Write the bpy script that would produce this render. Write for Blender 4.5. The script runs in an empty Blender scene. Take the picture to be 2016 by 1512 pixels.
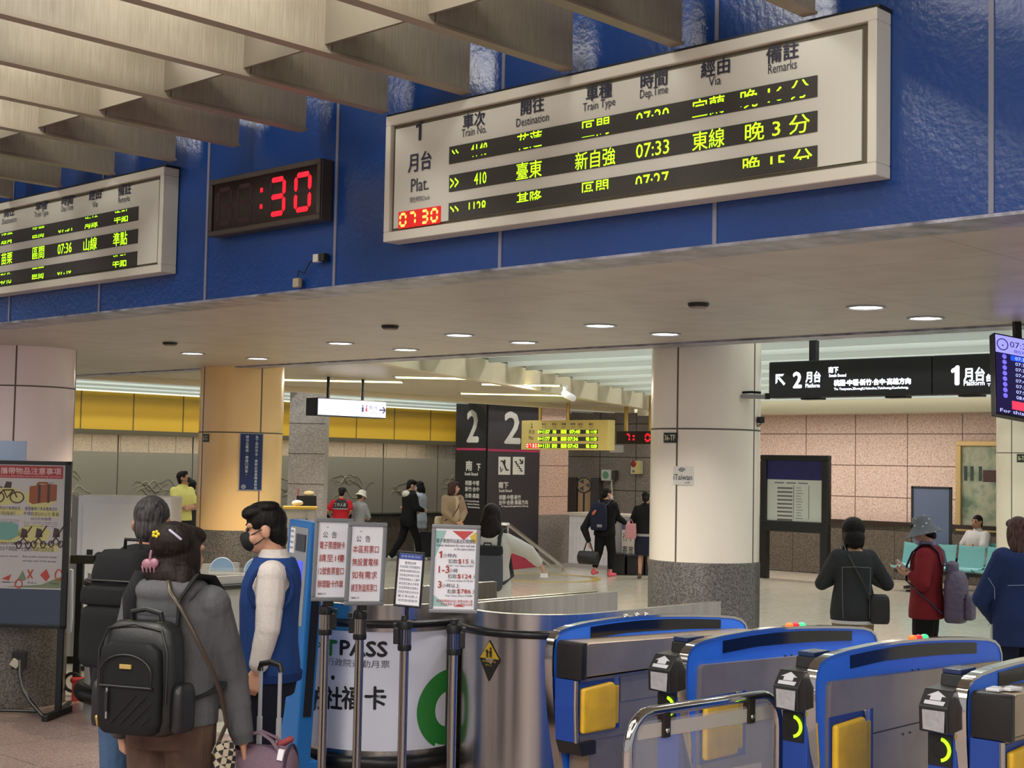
import bpy, bmesh, math, random
from mathutils import Vector, Matrix, Euler
random.seed(7)
SC = bpy.context.scene
COL = SC.collection
R = math.radians

# ------------------------------------------------------------------ camera
# world: X runs at right angles to the blue fascia, Y along it, Z up; the camera stands at the origin at CAM_H
FPX, PITCH, ROLL, YAW, CAM_H = 2850.04, R(3.17736), R(1.11282), R(46.58709), 2.0
_r0 = Matrix(((1, 0, 0), (0, 0, -1), (0, 1, 0)))
_rx = Matrix(((1, 0, 0), (0, math.cos(PITCH), math.sin(PITCH)), (0, -math.sin(PITCH), math.cos(PITCH))))
_rz = Matrix(((math.cos(ROLL), -math.sin(ROLL), 0), (math.sin(ROLL), math.cos(ROLL), 0), (0, 0, 1)))
_yaw = Matrix(((math.cos(YAW), math.sin(YAW), 0), (-math.sin(YAW), math.cos(YAW), 0), (0, 0, 1)))
CW = _rz @ _rx @ _r0 @ _yaw.transposed()          # world -> camera (x right, y down, z forward)
CT = CW.transposed()
cam_data = bpy.data.cameras.new('camera')
cam_data.sensor_width = 36.0
cam_data.lens = FPX / 2016 * 36.0
cam_data.clip_start, cam_data.clip_end = 0.05, 200
cam = bpy.data.objects.new('camera', cam_data)
COL.objects.link(cam)
_m = CT @ Matrix(((1, 0, 0), (0, -1, 0), (0, 0, -1)))
cam.matrix_world = Matrix.Translation((0, 0, CAM_H)) @ _m.to_4x4()
SC.camera = cam
HEAD = math.atan2(math.cos(YAW), math.sin(YAW))    # world angle of the viewing direction
FWD = Vector((math.cos(HEAD), math.sin(HEAD), 0))
RGT = Vector((math.sin(HEAD), -math.cos(HEAD), 0))
EYE = Vector((0, 0, CAM_H))

def ray(px, py): return CT @ Vector(((px - 1008) / FPX, (py - 756) / FPX, 1))
def at(px, py, d):
    v = ray(px, py); return EYE + v * (d / v.dot(FWD))
def onX(px, py, c):
    v = ray(px, py); return EYE + v * (c / v.x)
def onY(px, py, c):
    v = ray(px, py); return EYE + v * (c / v.y)
def onZ(px, py, c):
    v = ray(px, py); return EYE + v * ((c - CAM_H) / v.z)

# ------------------------------------------------------------------ view, world, large lights
SC.view_settings.view_transform = 'Standard'
SC.view_settings.look = 'None'
SC.view_settings.gamma = 1.0
SC.view_settings.use_curve_mapping = False
SC.view_settings.exposure = 0.20
W = bpy.data.worlds.new('world'); SC.world = W; W.use_nodes = True
W.node_tree.nodes['Background'].inputs[0].default_value = (0.80, 0.78, 0.80, 1)
W.node_tree.nodes['Background'].inputs[1].default_value = 0.55

def area(name, loc, sx, sy, power, color=(1, 1, 1), rot=(0, 0, 0), spread=180):
    l = bpy.data.lights.new(name, 'AREA'); l.shape = 'RECTANGLE'; l.size = sx; l.size_y = sy
    l.energy = power; l.color = color; l.spread = R(spread)
    o = bpy.data.objects.new(name, l); COL.objects.link(o); o.location = loc; o.rotation_euler = rot
    return o
WARM, COOL, NEUT = (1.0, 0.86, 0.70), (0.94, 0.98, 0.97), (1.0, 0.96, 0.90)
# lamps over the baffles of the front hall, and added fill around the camera
area('hall_lamp_and_fill', (1.2, 6.2, 4.45), 4.2, 0.5, 85, NEUT)
area('hall_lamp_and_fill', (1.2, 3.8, 4.45), 4.2, 0.5, 80, NEUT)
area('hall_lamp_and_fill', (1.0, 9.0, 4.45), 4.2, 0.5, 85, NEUT)
area('hall_lamp_and_fill', (-2.0, 0.5, 4.6), 4.0, 2.5, 420, NEUT)  # this and the next two: unseen fill added to brighten the pillars
area('hall_lamp_and_fill', (-2.5, 6.5, 4.6), 3.0, 5.0, 360, NEUT)
area('hall_lamp_and_fill', (2.0, -3.5, 4.6), 4.0, 2.5, 300, NEUT)
area('hall_lamp_and_fill', (3.15, 5.8, 4.22), 0.18, 8.5, 75, (1.0, 0.97, 0.86))
# lamps in the ceiling of the far hall, and one added fill strip
for _n in range(13):
    _x = 9.06 + 1.24 * _n; _y = min(11.9 + 0.44 * (_x - 11.9), 15.9)
    area('far_lamp_and_fill', (_x, (_y - 3.0) / 2, 3.64), 0.16, _y + 3.0, 4.4 * (_y + 3.0), COOL)
for _n in range(6):
    area('far_lamp_and_fill', (16.2, 16.66 + 1.24 * _n, 3.6), 14.0, 0.14, 62, COOL)
area('far_lamp_and_fill', (22.9, 14.2, 3.06), 0.5, 5.0, 115, (1.0, 0.90, 0.82))
area('far_lamp_and_fill', (16.0, 22.7, 3.42), 14.0, 0.3, 48, WARM)  # unseen strip added to brighten the yellow band
area('far_lamp_and_fill', (24.0, 18.5, 3.3), 1.2, 2.5, 25, WARM)

# ------------------------------------------------------------------ materials
def lin(c):
    return tuple((v / 12.92 if v <= 0.04045 else ((v + 0.055) / 1.055) ** 2.4) for v in (x / 255.0 for x in c)) + (1.0,)

class NT:
    def __init__(s, name):
        s.m = bpy.data.materials.new(name); s.m.use_nodes = True
        s.t = s.m.node_tree; s.b = s.t.nodes['Principled BSDF']
    def n(s, typ, **kw):
        nd = s.t.nodes.new(typ)
        for k, v in kw.items():
            if k in nd.inputs: nd.inputs[k].default_value = v
            else: setattr(nd, k, v)
        return nd
    def l(s, a, b): s.t.links.new(a, b)
    def obj(s, scale=(1, 1, 1), rot=(0, 0, 0)):
        tc = s.n('ShaderNodeTexCoord'); mp = s.n('ShaderNodeMapping')
        mp.inputs['Scale'].default_value = scale; mp.inputs['Rotation'].default_value = rot
        s.l(tc.outputs['Object'], mp.inputs['Vector']); return mp.outputs['Vector']
    def ramp(s, fac, stops):
        r = s.n('ShaderNodeValToRGB'); e = r.color_ramp.elements
        while len(e) < len(stops): e.new(0.5)
        for i, (p, c) in enumerate(stops): e[i].position = p; e[i].color = lin(c)
        s.l(fac, r.inputs['Fac']); return r.outputs['Color']
    def bump(s, h, strength, dist=0.01):
        b = s.n('ShaderNodeBump'); b.inputs['Strength'].default_value = strength; b.inputs['Distance'].default_value = dist
        s.l(h, b.inputs['Height']); s.l(b.outputs['Normal'], s.b.inputs['Normal'])

_mats = {}
def plain(name, c, rough=0.5, metal=0.0, spec=0.5, bump=None, vary=None, coat=0.0):
    """bump=(noise scale, strength); vary=(noise scale, amount 0..1 towards darker)"""
    if name in _mats: return _mats[name]
    t = NT(name); b = t.b
    b.inputs['Base Color'].default_value = lin(c); b.inputs['Roughness'].default_value = rough
    b.inputs['Metallic'].default_value = metal; b.inputs['Specular IOR Level'].default_value = spec
    b.inputs['Coat Weight'].default_value = coat
    if bump or vary: v = t.obj()
    if vary:
        nz = t.n('ShaderNodeTexNoise', Scale=vary[0], Detail=5.0); t.l(v, nz.inputs['Vector'])
        d = tuple(int(x * (1 - vary[1])) for x in c)
        t.l(t.ramp(nz.outputs['Fac'], [(0.3, d), (0.7, c)]), b.inputs['Base Color'])
    if bump:
        nz = t.n('ShaderNodeTexNoise', Scale=bump[0], Detail=4.0); t.l(v, nz.inputs['Vector'])
        t.bump(nz.outputs['Fac'], bump[1])
    _mats[name] = t.m; return t.m

def glow(name, c, strength):
    if name in _mats: return _mats[name]
    t = NT(name); t.b.inputs['Base Color'].default_value = lin(c)
    t.b.inputs['Emission Color'].default_value = lin(c); t.b.inputs['Emission Strength'].default_value = strength
    _mats[name] = t.m; return t.m

def steel(name, c=(150, 148, 145), rough=0.28, stretch=(1, 1, 60)):
    if name in _mats: return _mats[name]
    t = NT(name); b = t.b
    b.inputs['Metallic'].default_value = 1.0; b.inputs['Base Color'].default_value = lin(c)
    nz = t.n('ShaderNodeTexNoise', Scale=6.0, Detail=3.0); t.l(t.obj(stretch), nz.inputs['Vector'])
    mr = t.n('ShaderNodeMapRange'); mr.inputs['To Min'].default_value = rough - 0.04; mr.inputs['To Max'].default_value = rough + 0.06
    t.l(nz.outputs['Fac'], mr.inputs['Value']); t.l(mr.outputs['Result'], b.inputs['Roughness'])
    t.l(t.ramp(nz.outputs['Fac'], [(0.25, tuple(int(x * .92) for x in c)), (0.75, c)]), b.inputs['Base Color'])
    _mats[name] = t.m; return t.m

def glass(name, c=(255, 255, 255), rough=0.05, alpha=0.25):
    if name in _mats: return _mats[name]
    t = NT(name); b = t.b
    b.inputs['Base Color'].default_value = lin(c); b.inputs['Roughness'].default_value = rough
    b.inputs['Alpha'].default_value = alpha; b.inputs['Specular IOR Level'].default_value = 0.8
    _mats[name] = t.m; return t.m

def granite(name, cols, scale=60, rough=0.35, tile=None, joint=(60, 50, 45), spec=0.5, wave=0.0):
    """speckled stone; tile=(axis_u, axis_v, width, height, joint width, off_u, off_v) draws joints in that plane"""
    if name in _mats: return _mats[name]
    t = NT(name); b = t.b; v = t.obj()
    vo = t.n('ShaderNodeTexNoise', Scale=scale, Detail=3.0, Roughness=0.7); t.l(v, vo.inputs['Vector'])
    n2 = t.n('ShaderNodeTexVoronoi', Scale=scale * 1.6); t.l(v, n2.inputs['Vector'])
    mx = t.n('ShaderNodeMix', data_type='FLOAT'); mx.inputs[0].default_value = 0.4
    t.l(vo.outputs['Fac'], mx.inputs[2]); t.l(n2.outputs['Distance'], mx.inputs[3])
    k = len(cols)
    col = t.ramp(mx.outputs[0], [(0.28 + 0.34 * i / (k - 1), c) for i, c in enumerate(cols)])
    if tile:
        au, av, w, h, jw, ou, ov = tile
        sx = t.n('ShaderNodeSeparateXYZ'); t.l(v, sx.inputs[0])
        def line(ax, size, off):
            a = t.n('ShaderNodeMath', operation='ADD'); a.inputs[1].default_value = -off + 1000 * size; t.l(sx.outputs[ax], a.inputs[0])
            m = t.n('ShaderNodeMath', operation='MODULO'); m.inputs[1].default_value = size; t.l(a.outputs[0], m.inputs[0])
            g = t.n('ShaderNodeMath', operation='LESS_THAN'); g.inputs[1].default_value = jw; t.l(m.outputs[0], g.inputs[0])
            return g.outputs[0]
        mxm = t.n('ShaderNodeMath', operation='MAXIMUM'); t.l(line(au, w, ou), mxm.inputs[0]); t.l(line(av, h, ov), mxm.inputs[1])
        mc = t.n('ShaderNodeMix', data_type='RGBA'); t.l(mxm.outputs[0], mc.inputs[0]); t.l(col, mc.inputs[6]); mc.inputs[7].default_value = lin(joint)
        col = mc.outputs[2]
    t.l(col, b.inputs['Base Color']); b.inputs['Roughness'].default_value = rough; b.inputs['Specular IOR Level'].default_value = spec
    if wave:
        nz = t.n('ShaderNodeTexNoise', Scale=2.0, Detail=2.0); t.l(v, nz.inputs['Vector']); t.bump(nz.outputs['Fac'], wave, 0.02)
    _mats[name] = t.m; return t.m

# ------------------------------------------------------------------ mesh builder
class Fr:
    """a flat frame: (a, b, c) -> o + a*u + b*v + c*n"""
    def __init__(s, o, u, v, n=None):
        s.o = Vector(o); s.u = Vector(u).normalized(); s.v = Vector(v).normalized()
        s.n = Vector(n) if n else s.u.cross(s.v)
    def __call__(s, a, b, c=0.0): return s.o + s.u * a + s.v * b + s.n * c
FX = Fr((0, 0, 0), (1, 0, 0), (0, 0, 1), (0, -1, 0))     # local front: x right, z up, out towards -y

_txt = {'1': ([(.20, 0), (.34, 0), (.34, .73), (.24, .73), (.19, .66), (.05, .60), (.05, .49), (.20, .545)], [(0, 1, 2, 3, 4, 7), (7, 4, 5, 6)])}
def glyphs(s):
    if s not in _txt:
        cu = bpy.data.curves.new('tmp', 'FONT'); cu.body = s; cu.resolution_u = 2
        o = bpy.data.objects.new('tmp', cu); me = bpy.data.meshes.new_from_object(o)
        vs = [(v.co.x, v.co.y) for v in me.vertices]; fs = [tuple(p.vertices) for p in me.polygons]
        bpy.data.objects.remove(o); bpy.data.curves.remove(cu); bpy.data.meshes.remove(me)
        _txt[s] = (vs, fs)
    return _txt[s]

class MB:
    def __init__(s): s.v = []; s.f = []
    def add(s, vs, fs):
        k = len(s.v); s.v += [Vector(p) for p in vs]; s.f += [tuple(i + k for i in f) for f in fs]; return s
    def box(s, a, b, M=None):
        x0, y0, z0 = a; x1, y1, z1 = b
        vs = [Vector(p) for p in ((x0, y0, z0), (x1, y0, z0), (x1, y1, z0), (x0, y1, z0), (x0, y0, z1), (x1, y0, z1), (x1, y1, z1), (x0, y1, z1))]
        if M: vs = [M @ p for p in vs]
        return s.add(vs, [(0, 3, 2, 1), (4, 5, 6, 7), (0, 1, 5, 4), (1, 2, 6, 5), (2, 3, 7, 6), (3, 0, 4, 7)])
    def rings(s, rs, closed=False, cap=True):
        """loft a list of equally long point rings"""
        n = len(rs[0]); k = len(s.v); m = len(rs)
        for r in rs: s.v += [Vector(p) for p in r]
        for i in range(m if closed else m - 1):
            for j in range(n):
                a = k + i * n + j; b = k + i * n + (j + 1) % n; i2 = (i + 1) % m
                s.f.append((a, b, k + i2 * n + (j + 1) % n, k + i2 * n + j))
        if cap and not closed:
            s.f.append(tuple(k + j for j in reversed(range(n)))); s.f.append(tuple(k + (m - 1) * n + j for j in range(n)))
        return s
    def tube(s, pts, r, n=10, closed=False, flat=None):
        """round tube along points; r may be a list; flat=(rx, rz) gives a strap cross-section"""
        P = [Vector(p) for p in pts]; m = len(P); rs = []; prev = None
        for i, p in enumerate(P):
            if closed: d = P[(i + 1) % m] - P[i - 1]
            else: d = P[min(i + 1, m - 1)] - P[max(i - 1, 0)]
            d = d.normalized() if d.length > 1e-9 else Vector((0, 0, 1))
            if prev is None:
                a = Vector((0, 0, 1)) if abs(d.z) < 0.9 else Vector((1, 0, 0))
                u = d.cross(a).normalized()
            else: u = (prev - d * prev.dot(d)).normalized()
            prev = u; w = d.cross(u); rr = r[i] if isinstance(r, (list, tuple)) else r
            ru, rw = (rr, rr) if not flat else flat
            rs.append([p + u * (ru * math.cos(2 * math.pi * j / n)) + w * (rw * math.sin(2 * math.pi * j / n)) for j in range(n)])
        return s.rings(rs, closed)
    def cyl(s, a, b, r, r2=None, n=24): return s.tube([a, b], [r, r if r2 is None else r2], n)
    def cap(s, a, b, r, r2=None, n=12):
        """capsule with round ends"""
        a = Vector(a); b = Vector(b); r2 = r if r2 is None else r2; d = b - a
        d = d.normalized() if d.length > 1e-6 else Vector((0, 0, 1)); P = []; Q = []
        for t in (-90, -65, -40, -15): P.append(a + d * (r * math.sin(R(t)))); Q.append(max(r * math.cos(R(t)), 1e-4))
        for t in (15, 40, 65, 90): P.append(b + d * (r2 * math.sin(R(t)))); Q.append(max(r2 * math.cos(R(t)), 1e-4))
        return s.tube(P, Q, n)
    def chain(s, pts, rs, n=12):
        for i in range(len(pts) - 1): s.cap(pts[i], pts[i + 1], rs[i], rs[i + 1], n)
        return s
    def ell(s, c, r, M=None, nu=16, nv=10):
        c = Vector(c); rs = []
        for i in range(nv + 1):
            t = math.pi * i / nv - math.pi / 2; q = max(math.cos(t), 1e-3)
            ring = [Vector((r[0] * q * math.cos(2 * math.pi * j / nu), r[1] * q * math.sin(2 * math.pi * j / nu), r[2] * math.sin(t))) for j in range(nu)]
            rs.append([c + (M @ p if M else p) for p in ring])
        return s.rings(rs)
    def lathe(s, prof, c=(0, 0, 0), n=32, hollow=False):
        c = Vector(c)
        return s.rings([[c + Vector((r * math.cos(2 * math.pi * j / n), r * math.sin(2 * math.pi * j / n), z)) for j in range(n)] for r, z in prof], closed=hollow)
    def prism(s, poly, fr, c0, c1):
        """extrude a 2-D outline in frame fr from offset c0 to c1"""
        n = len(poly); k = len(s.v)
        s.v += [fr(a, b, c0) for a, b in poly] + [fr(a, b, c1) for a, b in poly]
        s.f.append(tuple(k + i for i in reversed(range(n)))); s.f.append(tuple(k + n + i for i in range(n)))
        for i in range(n): s.f.append((k + i, k + (i + 1) % n, k + n + (i + 1) % n, k + n + i))
        return s
    def plate(s, fr, x0, y0, x1, y1, c0, c1): return s.prism([(x0, y0), (x1, y0), (x1, y1), (x0, y1)], fr, c0, c1)
    def flat(s, poly, fr, c=0.0):
        k = len(s.v); s.v += [fr(a, b, c) for a, b in poly]; s.f.append(tuple(range(k, k + len(poly)))); return s
    def text(s, st, fr, cx, cy, h=None, w=None, c=0.002, bold=0.0, clip=None, left=None, map3=None, hh=None, bands=None):
        """letters whose bounding box is centred on (cx, cy), h high and w wide (either may be left free);
        left= x of the left edge instead of cx; bands=[(lo, hi), ...] keeps only these parts of the height"""
        vs, fs = glyphs(st)
        if not vs: return s
        xs = [p[0] for p in vs]; ys = [p[1] for p in vs]
        x0, x1, y0, y1 = min(xs), max(xs), min(ys), max(ys)
        ky = (h / (y1 - y0)) if h else None; kx = (w / (x1 - x0)) if w else None
        if ky is None: ky = kx
        if kx is None: kx = ky
        ox = (left - x0 * kx) if left is not None else cx - (x0 + x1) / 2 * kx
        oy = cy - (y0 + y1) / 2 * ky
        offs = [(0, 0)] if not bold else [(0, 0), (bold, 0), (-bold, 0), (0, bold), (0, -bold)]
        for i, (dx, dy) in enumerate(offs):
            P = [(p[0] * kx + ox + dx, p[1] * ky + oy + dy) for p in vs]; F = fs; cc = c + 0.0002 * i
            if bands:
                bm0 = bmesh.new(); B = [bm0.verts.new((p[0], p[1], 0)) for p in P]
                for f in fs:
                    try: bm0.faces.new([B[q] for q in f])
                    except ValueError: pass
                for lo, hi in bands:
                    bm = bm0.copy(); Yl = cy + (lo - .5) * (y1 - y0) * ky; Yh = cy + (hi - .5) * (y1 - y0) * ky
                    for pt, no in (((0, Yl, 0), (0, -1, 0)), ((0, Yh, 0), (0, 1, 0))):
                        bmesh.ops.bisect_plane(bm, geom=bm.verts[:] + bm.edges[:] + bm.faces[:], plane_co=pt, plane_no=no, clear_outer=True)
                    bm.verts.index_update()
                    s._lay([(v.co.x, v.co.y) for v in bm.verts], [tuple(v.index for v in f.verts) for f in bm.faces], fr, cc, map3); bm.free()
                bm0.free()
            else: s._lay(P, F, fr, cc, map3)
        return s
    def _lay(s, P, F, fr, c, map3):
        k = len(s.v)
        s.v += [map3(a, b, c) if map3 else fr(a, b, c) for a, b in P]
        s.f += [tuple(i + k for i in f) for f in F]
    def xf(s, M, start=0):
        for i in range(start, len(s.v)): s.v[i] = M @ s.v[i]
        return s
    def mesh(s, name):
        me = bpy.data.meshes.new(name); me.from_pydata([tuple(p) for p in s.v], [], s.f); me.update(); return me
    def build(s, name, m, parent=None, smooth=40, bevel=0, seg=2, normals=True, dec=0):
        me = s.mesh(name)
        if normals or bevel:
            bm = bmesh.new(); bm.from_mesh(me)
            if normals: bmesh.ops.recalc_face_normals(bm, faces=bm.faces)
            if bevel:
                es = [e for e in bm.edges if len(e.link_faces) == 2 and e.calc_face_angle(0) > R(30)]
                bmesh.ops.bevel(bm, geom=es, offset=bevel, segments=seg, affect='EDGES', profile=0.6, clamp_overlap=True)
            bm.to_mesh(me); bm.free()
        if smooth:
            me.polygons.foreach_set('use_smooth', [True] * len(me.polygons)); me.set_sharp_from_angle(angle=R(smooth))
        me.materials.append(m)
        o = bpy.data.objects.new(name, me); COL.objects.link(o)
        if parent: o.parent = parent
        return o

def fuse(name, mb, vox, m, parent=None, it=4, fac=0.5):
    """melt overlapping closed shapes into one continuous surface"""
    o = bpy.data.objects.new('tmp', mb.mesh('tmp')); COL.objects.link(o)
    md = o.modifiers.new('r', 'REMESH'); md.mode = 'VOXEL'; md.voxel_size = vox; md.use_smooth_shade = True
    if it:
        sm = o.modifiers.new('s', 'SMOOTH'); sm.factor = fac; sm.iterations = it
    dg = bpy.context.evaluated_depsgraph_get()
    me = bpy.data.meshes.new_from_object(o.evaluated_get(dg)); me.name = name
    old = o.data; bpy.data.objects.remove(o); bpy.data.meshes.remove(old)
    me.polygons.foreach_set('use_smooth', [True] * len(me.polygons))
    me.materials.clear(); me.materials.append(m)
    r = bpy.data.objects.new(name, me); COL.objects.link(r)
    if parent: r.parent = parent
    return r

def tag(o, label, cat, group=None):
    o['label'] = label; o['category'] = cat
    if group: o['group'] = group
    return o
def struct(o): o['kind'] = 'structure'; return o
def thing(name, label, cat, loc=(0, 0, 0), rz=0.0, group=None, rot=None):
    o = bpy.data.objects.new(name, None); COL.objects.link(o); o.empty_display_size = 0.1
    o.location = loc; o.rotation_euler = rot if rot else (0, 0, rz)
    return tag(o, label, cat, group)
def facing(phi): return HEAD - R(90) - R(phi)      # local +y points away from the camera, turned phi degrees to the right
def spot(px, d, z=0.0, py=1100):
    p = at(px, py, d); return Vector((p.x, p.y, z))
# ------------------------------------------------------------------ shared materials
M_BLACK = plain('black_plastic', (18, 18, 20), 0.45)
M_RUBBER = plain('black_rubber', (22, 22, 24), 0.35)
M_STEEL = steel('brushed_steel', (200, 195, 190), 0.24, (6, 6, .15))
M_STEELH = steel('brushed_steel_along', (150, 146, 140), 0.33, (60, 60, 1))
M_CHROME = plain('chrome', (205, 203, 200), 0.1, 1.0)
M_ALU = plain('aluminium', (165, 168, 172), 0.35, 0.85)
M_WHITE = plain('white_paint', (225, 224, 226), 0.4)
M_PAPER = plain('paper', (244, 243, 250), 0.6)
M_INK = plain('dark_ink', (38, 40, 60), 0.6)
M_INKBLK = plain('black_ink', (25, 25, 28), 0.6)
M_INKRED = plain('red_ink', (178, 70, 62), 0.6)
M_GREEN_LED = glow('green_led', (165, 255, 20), 2.2)
M_RED_LED = glow('red_led', (255, 12, 30), 2.2)
M_ORANGE_LED = glow('orange_led', (255, 150, 70), 2.4)
M_DARK_LED = plain('unlit_led_panel', (62, 58, 52), 0.6, vary=(300, .2))
M_WHITE_GLOW = glow('lit_white_acrylic', (235, 242, 255), 1.5)
M_CREAM_METAL = plain('cream_sign_metal', (208, 204, 190), 0.42)
M_GOLD = plain('brass', (190, 160, 90), 0.3, 0.8)

# ------------------------------------------------------------------ floor
FB = 6.35
m_floor_a = granite('pink_granite_floor', [(84, 66, 62), (128, 106, 99), (150, 128, 120), (172, 152, 144)], 55, 0.32, (0, 1, 0.9, 0.9, 0.006, 0.3, 0.45), (66, 54, 50))
m_floor_b = granite('pale_stone_floor', [(184, 175, 157), (194, 186, 168), (202, 195, 178)], 9, 0.17, (0, 1, 0.9, 0.9, 0.006, FB, 0.0), (140, 132, 117), 0.6, 0.006)
struct(MB().box((-8, -10, -0.1), (FB, 26, 0)).build('floor_entrance', m_floor_a))
struct(MB().box((FB, -10, -0.1), (30, 30, 0)).build('floor', m_floor_b))

# ------------------------------------------------------------------ blue fascia and soffit
FXX, SOF, FAR = 4.594, 2.87, 8.10
t = NT('blue_enamel'); t.b.inputs['Roughness'].default_value = 0.24; t.b.inputs['Specular IOR Level'].default_value = 0.5
nz = t.n('ShaderNodeTexNoise', Scale=38.0, Detail=2.0); t.l(t.obj(), nz.inputs['Vector']); t.bump(nz.outputs['Fac'], 0.09, 0.02)
t.b.inputs['Base Color'].default_value = lin((20, 60, 124)); M_BLUE = t.m
seams = [y for y in (2.148, 3.275, 4.432, 5.577, 6.682, 7.78, 8.89, 10.0, 11.1, 12.2)]
w = struct(MB().box((FXX, -2, SOF), (FXX + 0.2, 14.5, 4.7)).build('wall_fascia', M_BLUE))
m_joint = plain('grey_joint', (120, 122, 140), 0.5)
for y in seams:
    MB().box((FXX - 0.006, y - 0.009, SOF), (FXX + 0.01, y + 0.009, 4.7)).build('joint_strip', m_joint, w, 0)
m_soffit = granite('cream_ceiling_panel', [(168, 160, 150), (176, 168, 158), (182, 174, 164)], 3.0, 0.38, (0, 1, 0.6, 1.12, 0.006, 4.86, 0.28), (128, 118, 108), 0.5, 0.10)
struct(MB().box((FXX + 0.2, -2, SOF), (FAR, 16, SOF + 0.15)).build('ceiling_soffit', m_soffit))
m_edge = plain('worn_edge_metal', (172, 172, 186), 0.32, 0.35, vary=(9, .45), bump=(40, .2))
struct(MB().box((FXX - 0.004, -2, SOF - 0.012), (FXX + 0.235, 14.5, SOF + 0.0)).build('trim_1', m_edge))
struct(MB().box((FAR - 0.02, -2, SOF - 0.012), (FAR + 0.2, 16, SOF + 0.02)).build('trim_2', m_edge))
struct(MB().box((FAR, -2, SOF), (FAR + 0.2, 16, 3.75)).build('wall_back_of_fascia', plain('grey_blue_paint', (110, 116, 132), .5)))
struct(MB().box((-8, -10, 4.7), (FXX + 0.2, 26, 4.8)).build('ceiling_entrance', plain('dim_ceiling', (120, 112, 100), .8)))

# perforated metal baffles hanging before the fascia
t = NT('perforated_baffle'); t.b.inputs['Roughness'].default_value = 0.5; t.b.inputs['Metallic'].default_value = 0.0
v = t.obj((1, 1, 1)); nz = t.n('ShaderNodeTexNoise', Scale=5.0, Detail=6.0); t.l(v, nz.inputs['Vector'])
wv = t.n('ShaderNodeTexNoise', Scale=1.0, Detail=2.0); t.l(t.obj((120, 1, 6)), wv.inputs['Vector'])
mx = t.n('ShaderNodeMix', data_type='FLOAT'); mx.inputs[0].default_value = 0.5; t.l(nz.outputs['Fac'], mx.inputs[2]); t.l(wv.outputs['Fac'], mx.inputs[3])
t.l(t.ramp(mx.outputs[0], [(0.3, (128, 119, 103)), (0.55, (150, 142, 126)), (0.75, (160, 152, 136))]), t.b.inputs['Base Color'])
M_BAF = t.m
ends = [2.17, 2.769, 3.368, 3.935, 4.543, 5.093, 5.704, 6.267, 6.858, 7.49, 8.10, 8.70, 9.30]
nums = ['', 'first', 'second', 'third', 'fourth', 'fifth', 'sixth', 'seventh', 'eighth', 'ninth', 'tenth', 'eleventh', 'twelfth']
hints = ['', 'touching the departure board near its right end', 'above the via column', 'above the departure board middle',
         'ending over the departure board left half', 'ending at the departure board upper left corner', 'ending over the red clock right half',
         'ending above the red clock left edge', 'ending between clock and cut off board', 'ending over the cut off board corner',
         'ending low over the cut off board', 'the deepest in the row', '']
for i, y in enumerate(ends):
    if i == 0: continue
    if i > 11: break
    t = thing('ceiling_baffle', f'{nums[i]} beige ceiling baffle from the right, {hints[i]}', 'ceiling baffle', (0, y, 3.655), 0, 'beige ceiling baffles')
    MB().box((-3.5, 0, 0), (3.70, 0.05, 0.27)).box((3.704, 0, 0), (4.492, 0.05, 0.27)).build('blade', M_BAF, t, 0, bevel=0.004, seg=1)
    MB().box((-3.5, -0.006, -0.004), (4.494, 0.056, 0.008)).build('bottom_rail', plain('baffle_rail', (146, 134, 118), .45), t, 0)
    MB().box((3.66, 0.05, 0.03), (3.675, ends[i + 1] - y, 0.27)).build('added_shade_plate', plain('baffle_plate', (112, 104, 90), .6), t, 0)  # plate added between blades to split them into lit and dark parts

# round recessed downlights and detectors in the soffit
M_LENS = glow('downlight_lens', (255, 250, 244), 14)
dls = [(6.83, 3.89), (7.49, 3.89), (6.85, 5.74), (7.51, 5.74), (6.85, 6.98), (7.51, 7.0), (6.86, 8.24), (7.52, 8.25), (6.87, 10.15), (7.52, 10.13)]
where = ['nearest the platform sign, front row', 'nearest the platform sign, rear row', 'second from right, front row', 'second from right, rear row',
         'third from right in the front row', 'third from right in the rear row', 'fourth from right, front row', 'fourth from right, rear row', 'leftmost in the front row', 'leftmost in the rear row']
for (x, y), h in zip(dls, where):
    t = thing('downlight', f'round white recessed downlight in the cream soffit, {h}', 'ceiling light', (x, y, SOF), 0, 'soffit downlights')
    MB().lathe([(0.086, 0), (0.105, 0), (0.105, -0.006), (0.09, -0.009), (0.086, 0)]).build('trim_ring', M_ALU, t)
    MB().lathe([(0.001, -0.003), (0.086, -0.003), (0.086, 0.0), (0.001, 0.0)]).build('lens', M_LENS, t)
    l = bpy.data.lights.new('downlight_lamp', 'SPOT'); l.energy = 60 if y < 10 else 120; l.spot_size = R(115); l.spot_blend = 0.6; l.shadow_soft_size = 0.08; l.color = (1, .97, .92) if y < 10 else (1, .84, .62)
    lo = bpy.data.objects.new('downlight_lamp', l); COL.objects.link(lo); lo.location = (0, 0, -0.02); lo.parent = t
for (x, y), h in zip([(6.208, 4.527), (6.153, 6.903), (6.141, 9.372)], ['between the departure board and the round pillar', 'below the red clock', 'above the left round pillar']):
    t = thing('smoke_detector', f'small cream smoke detector on the soffit {h}', 'smoke detector', (x, y, SOF), 0, 'smoke detectors')
    MB().lathe([(0.001, -0.028), (0.04, -0.028), (0.052, -0.012), (0.055, 0), (0.001, 0)]).build('housing', plain('detector_cream', (150, 140, 126), .5), t)
    MB().lathe([(0.046, -0.016), (0.05, -0.02), (0.058, -0.004), (0.054, 0.0), (0.046, -0.016)]).build('dark_rim', M_BLACK, t)

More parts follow.
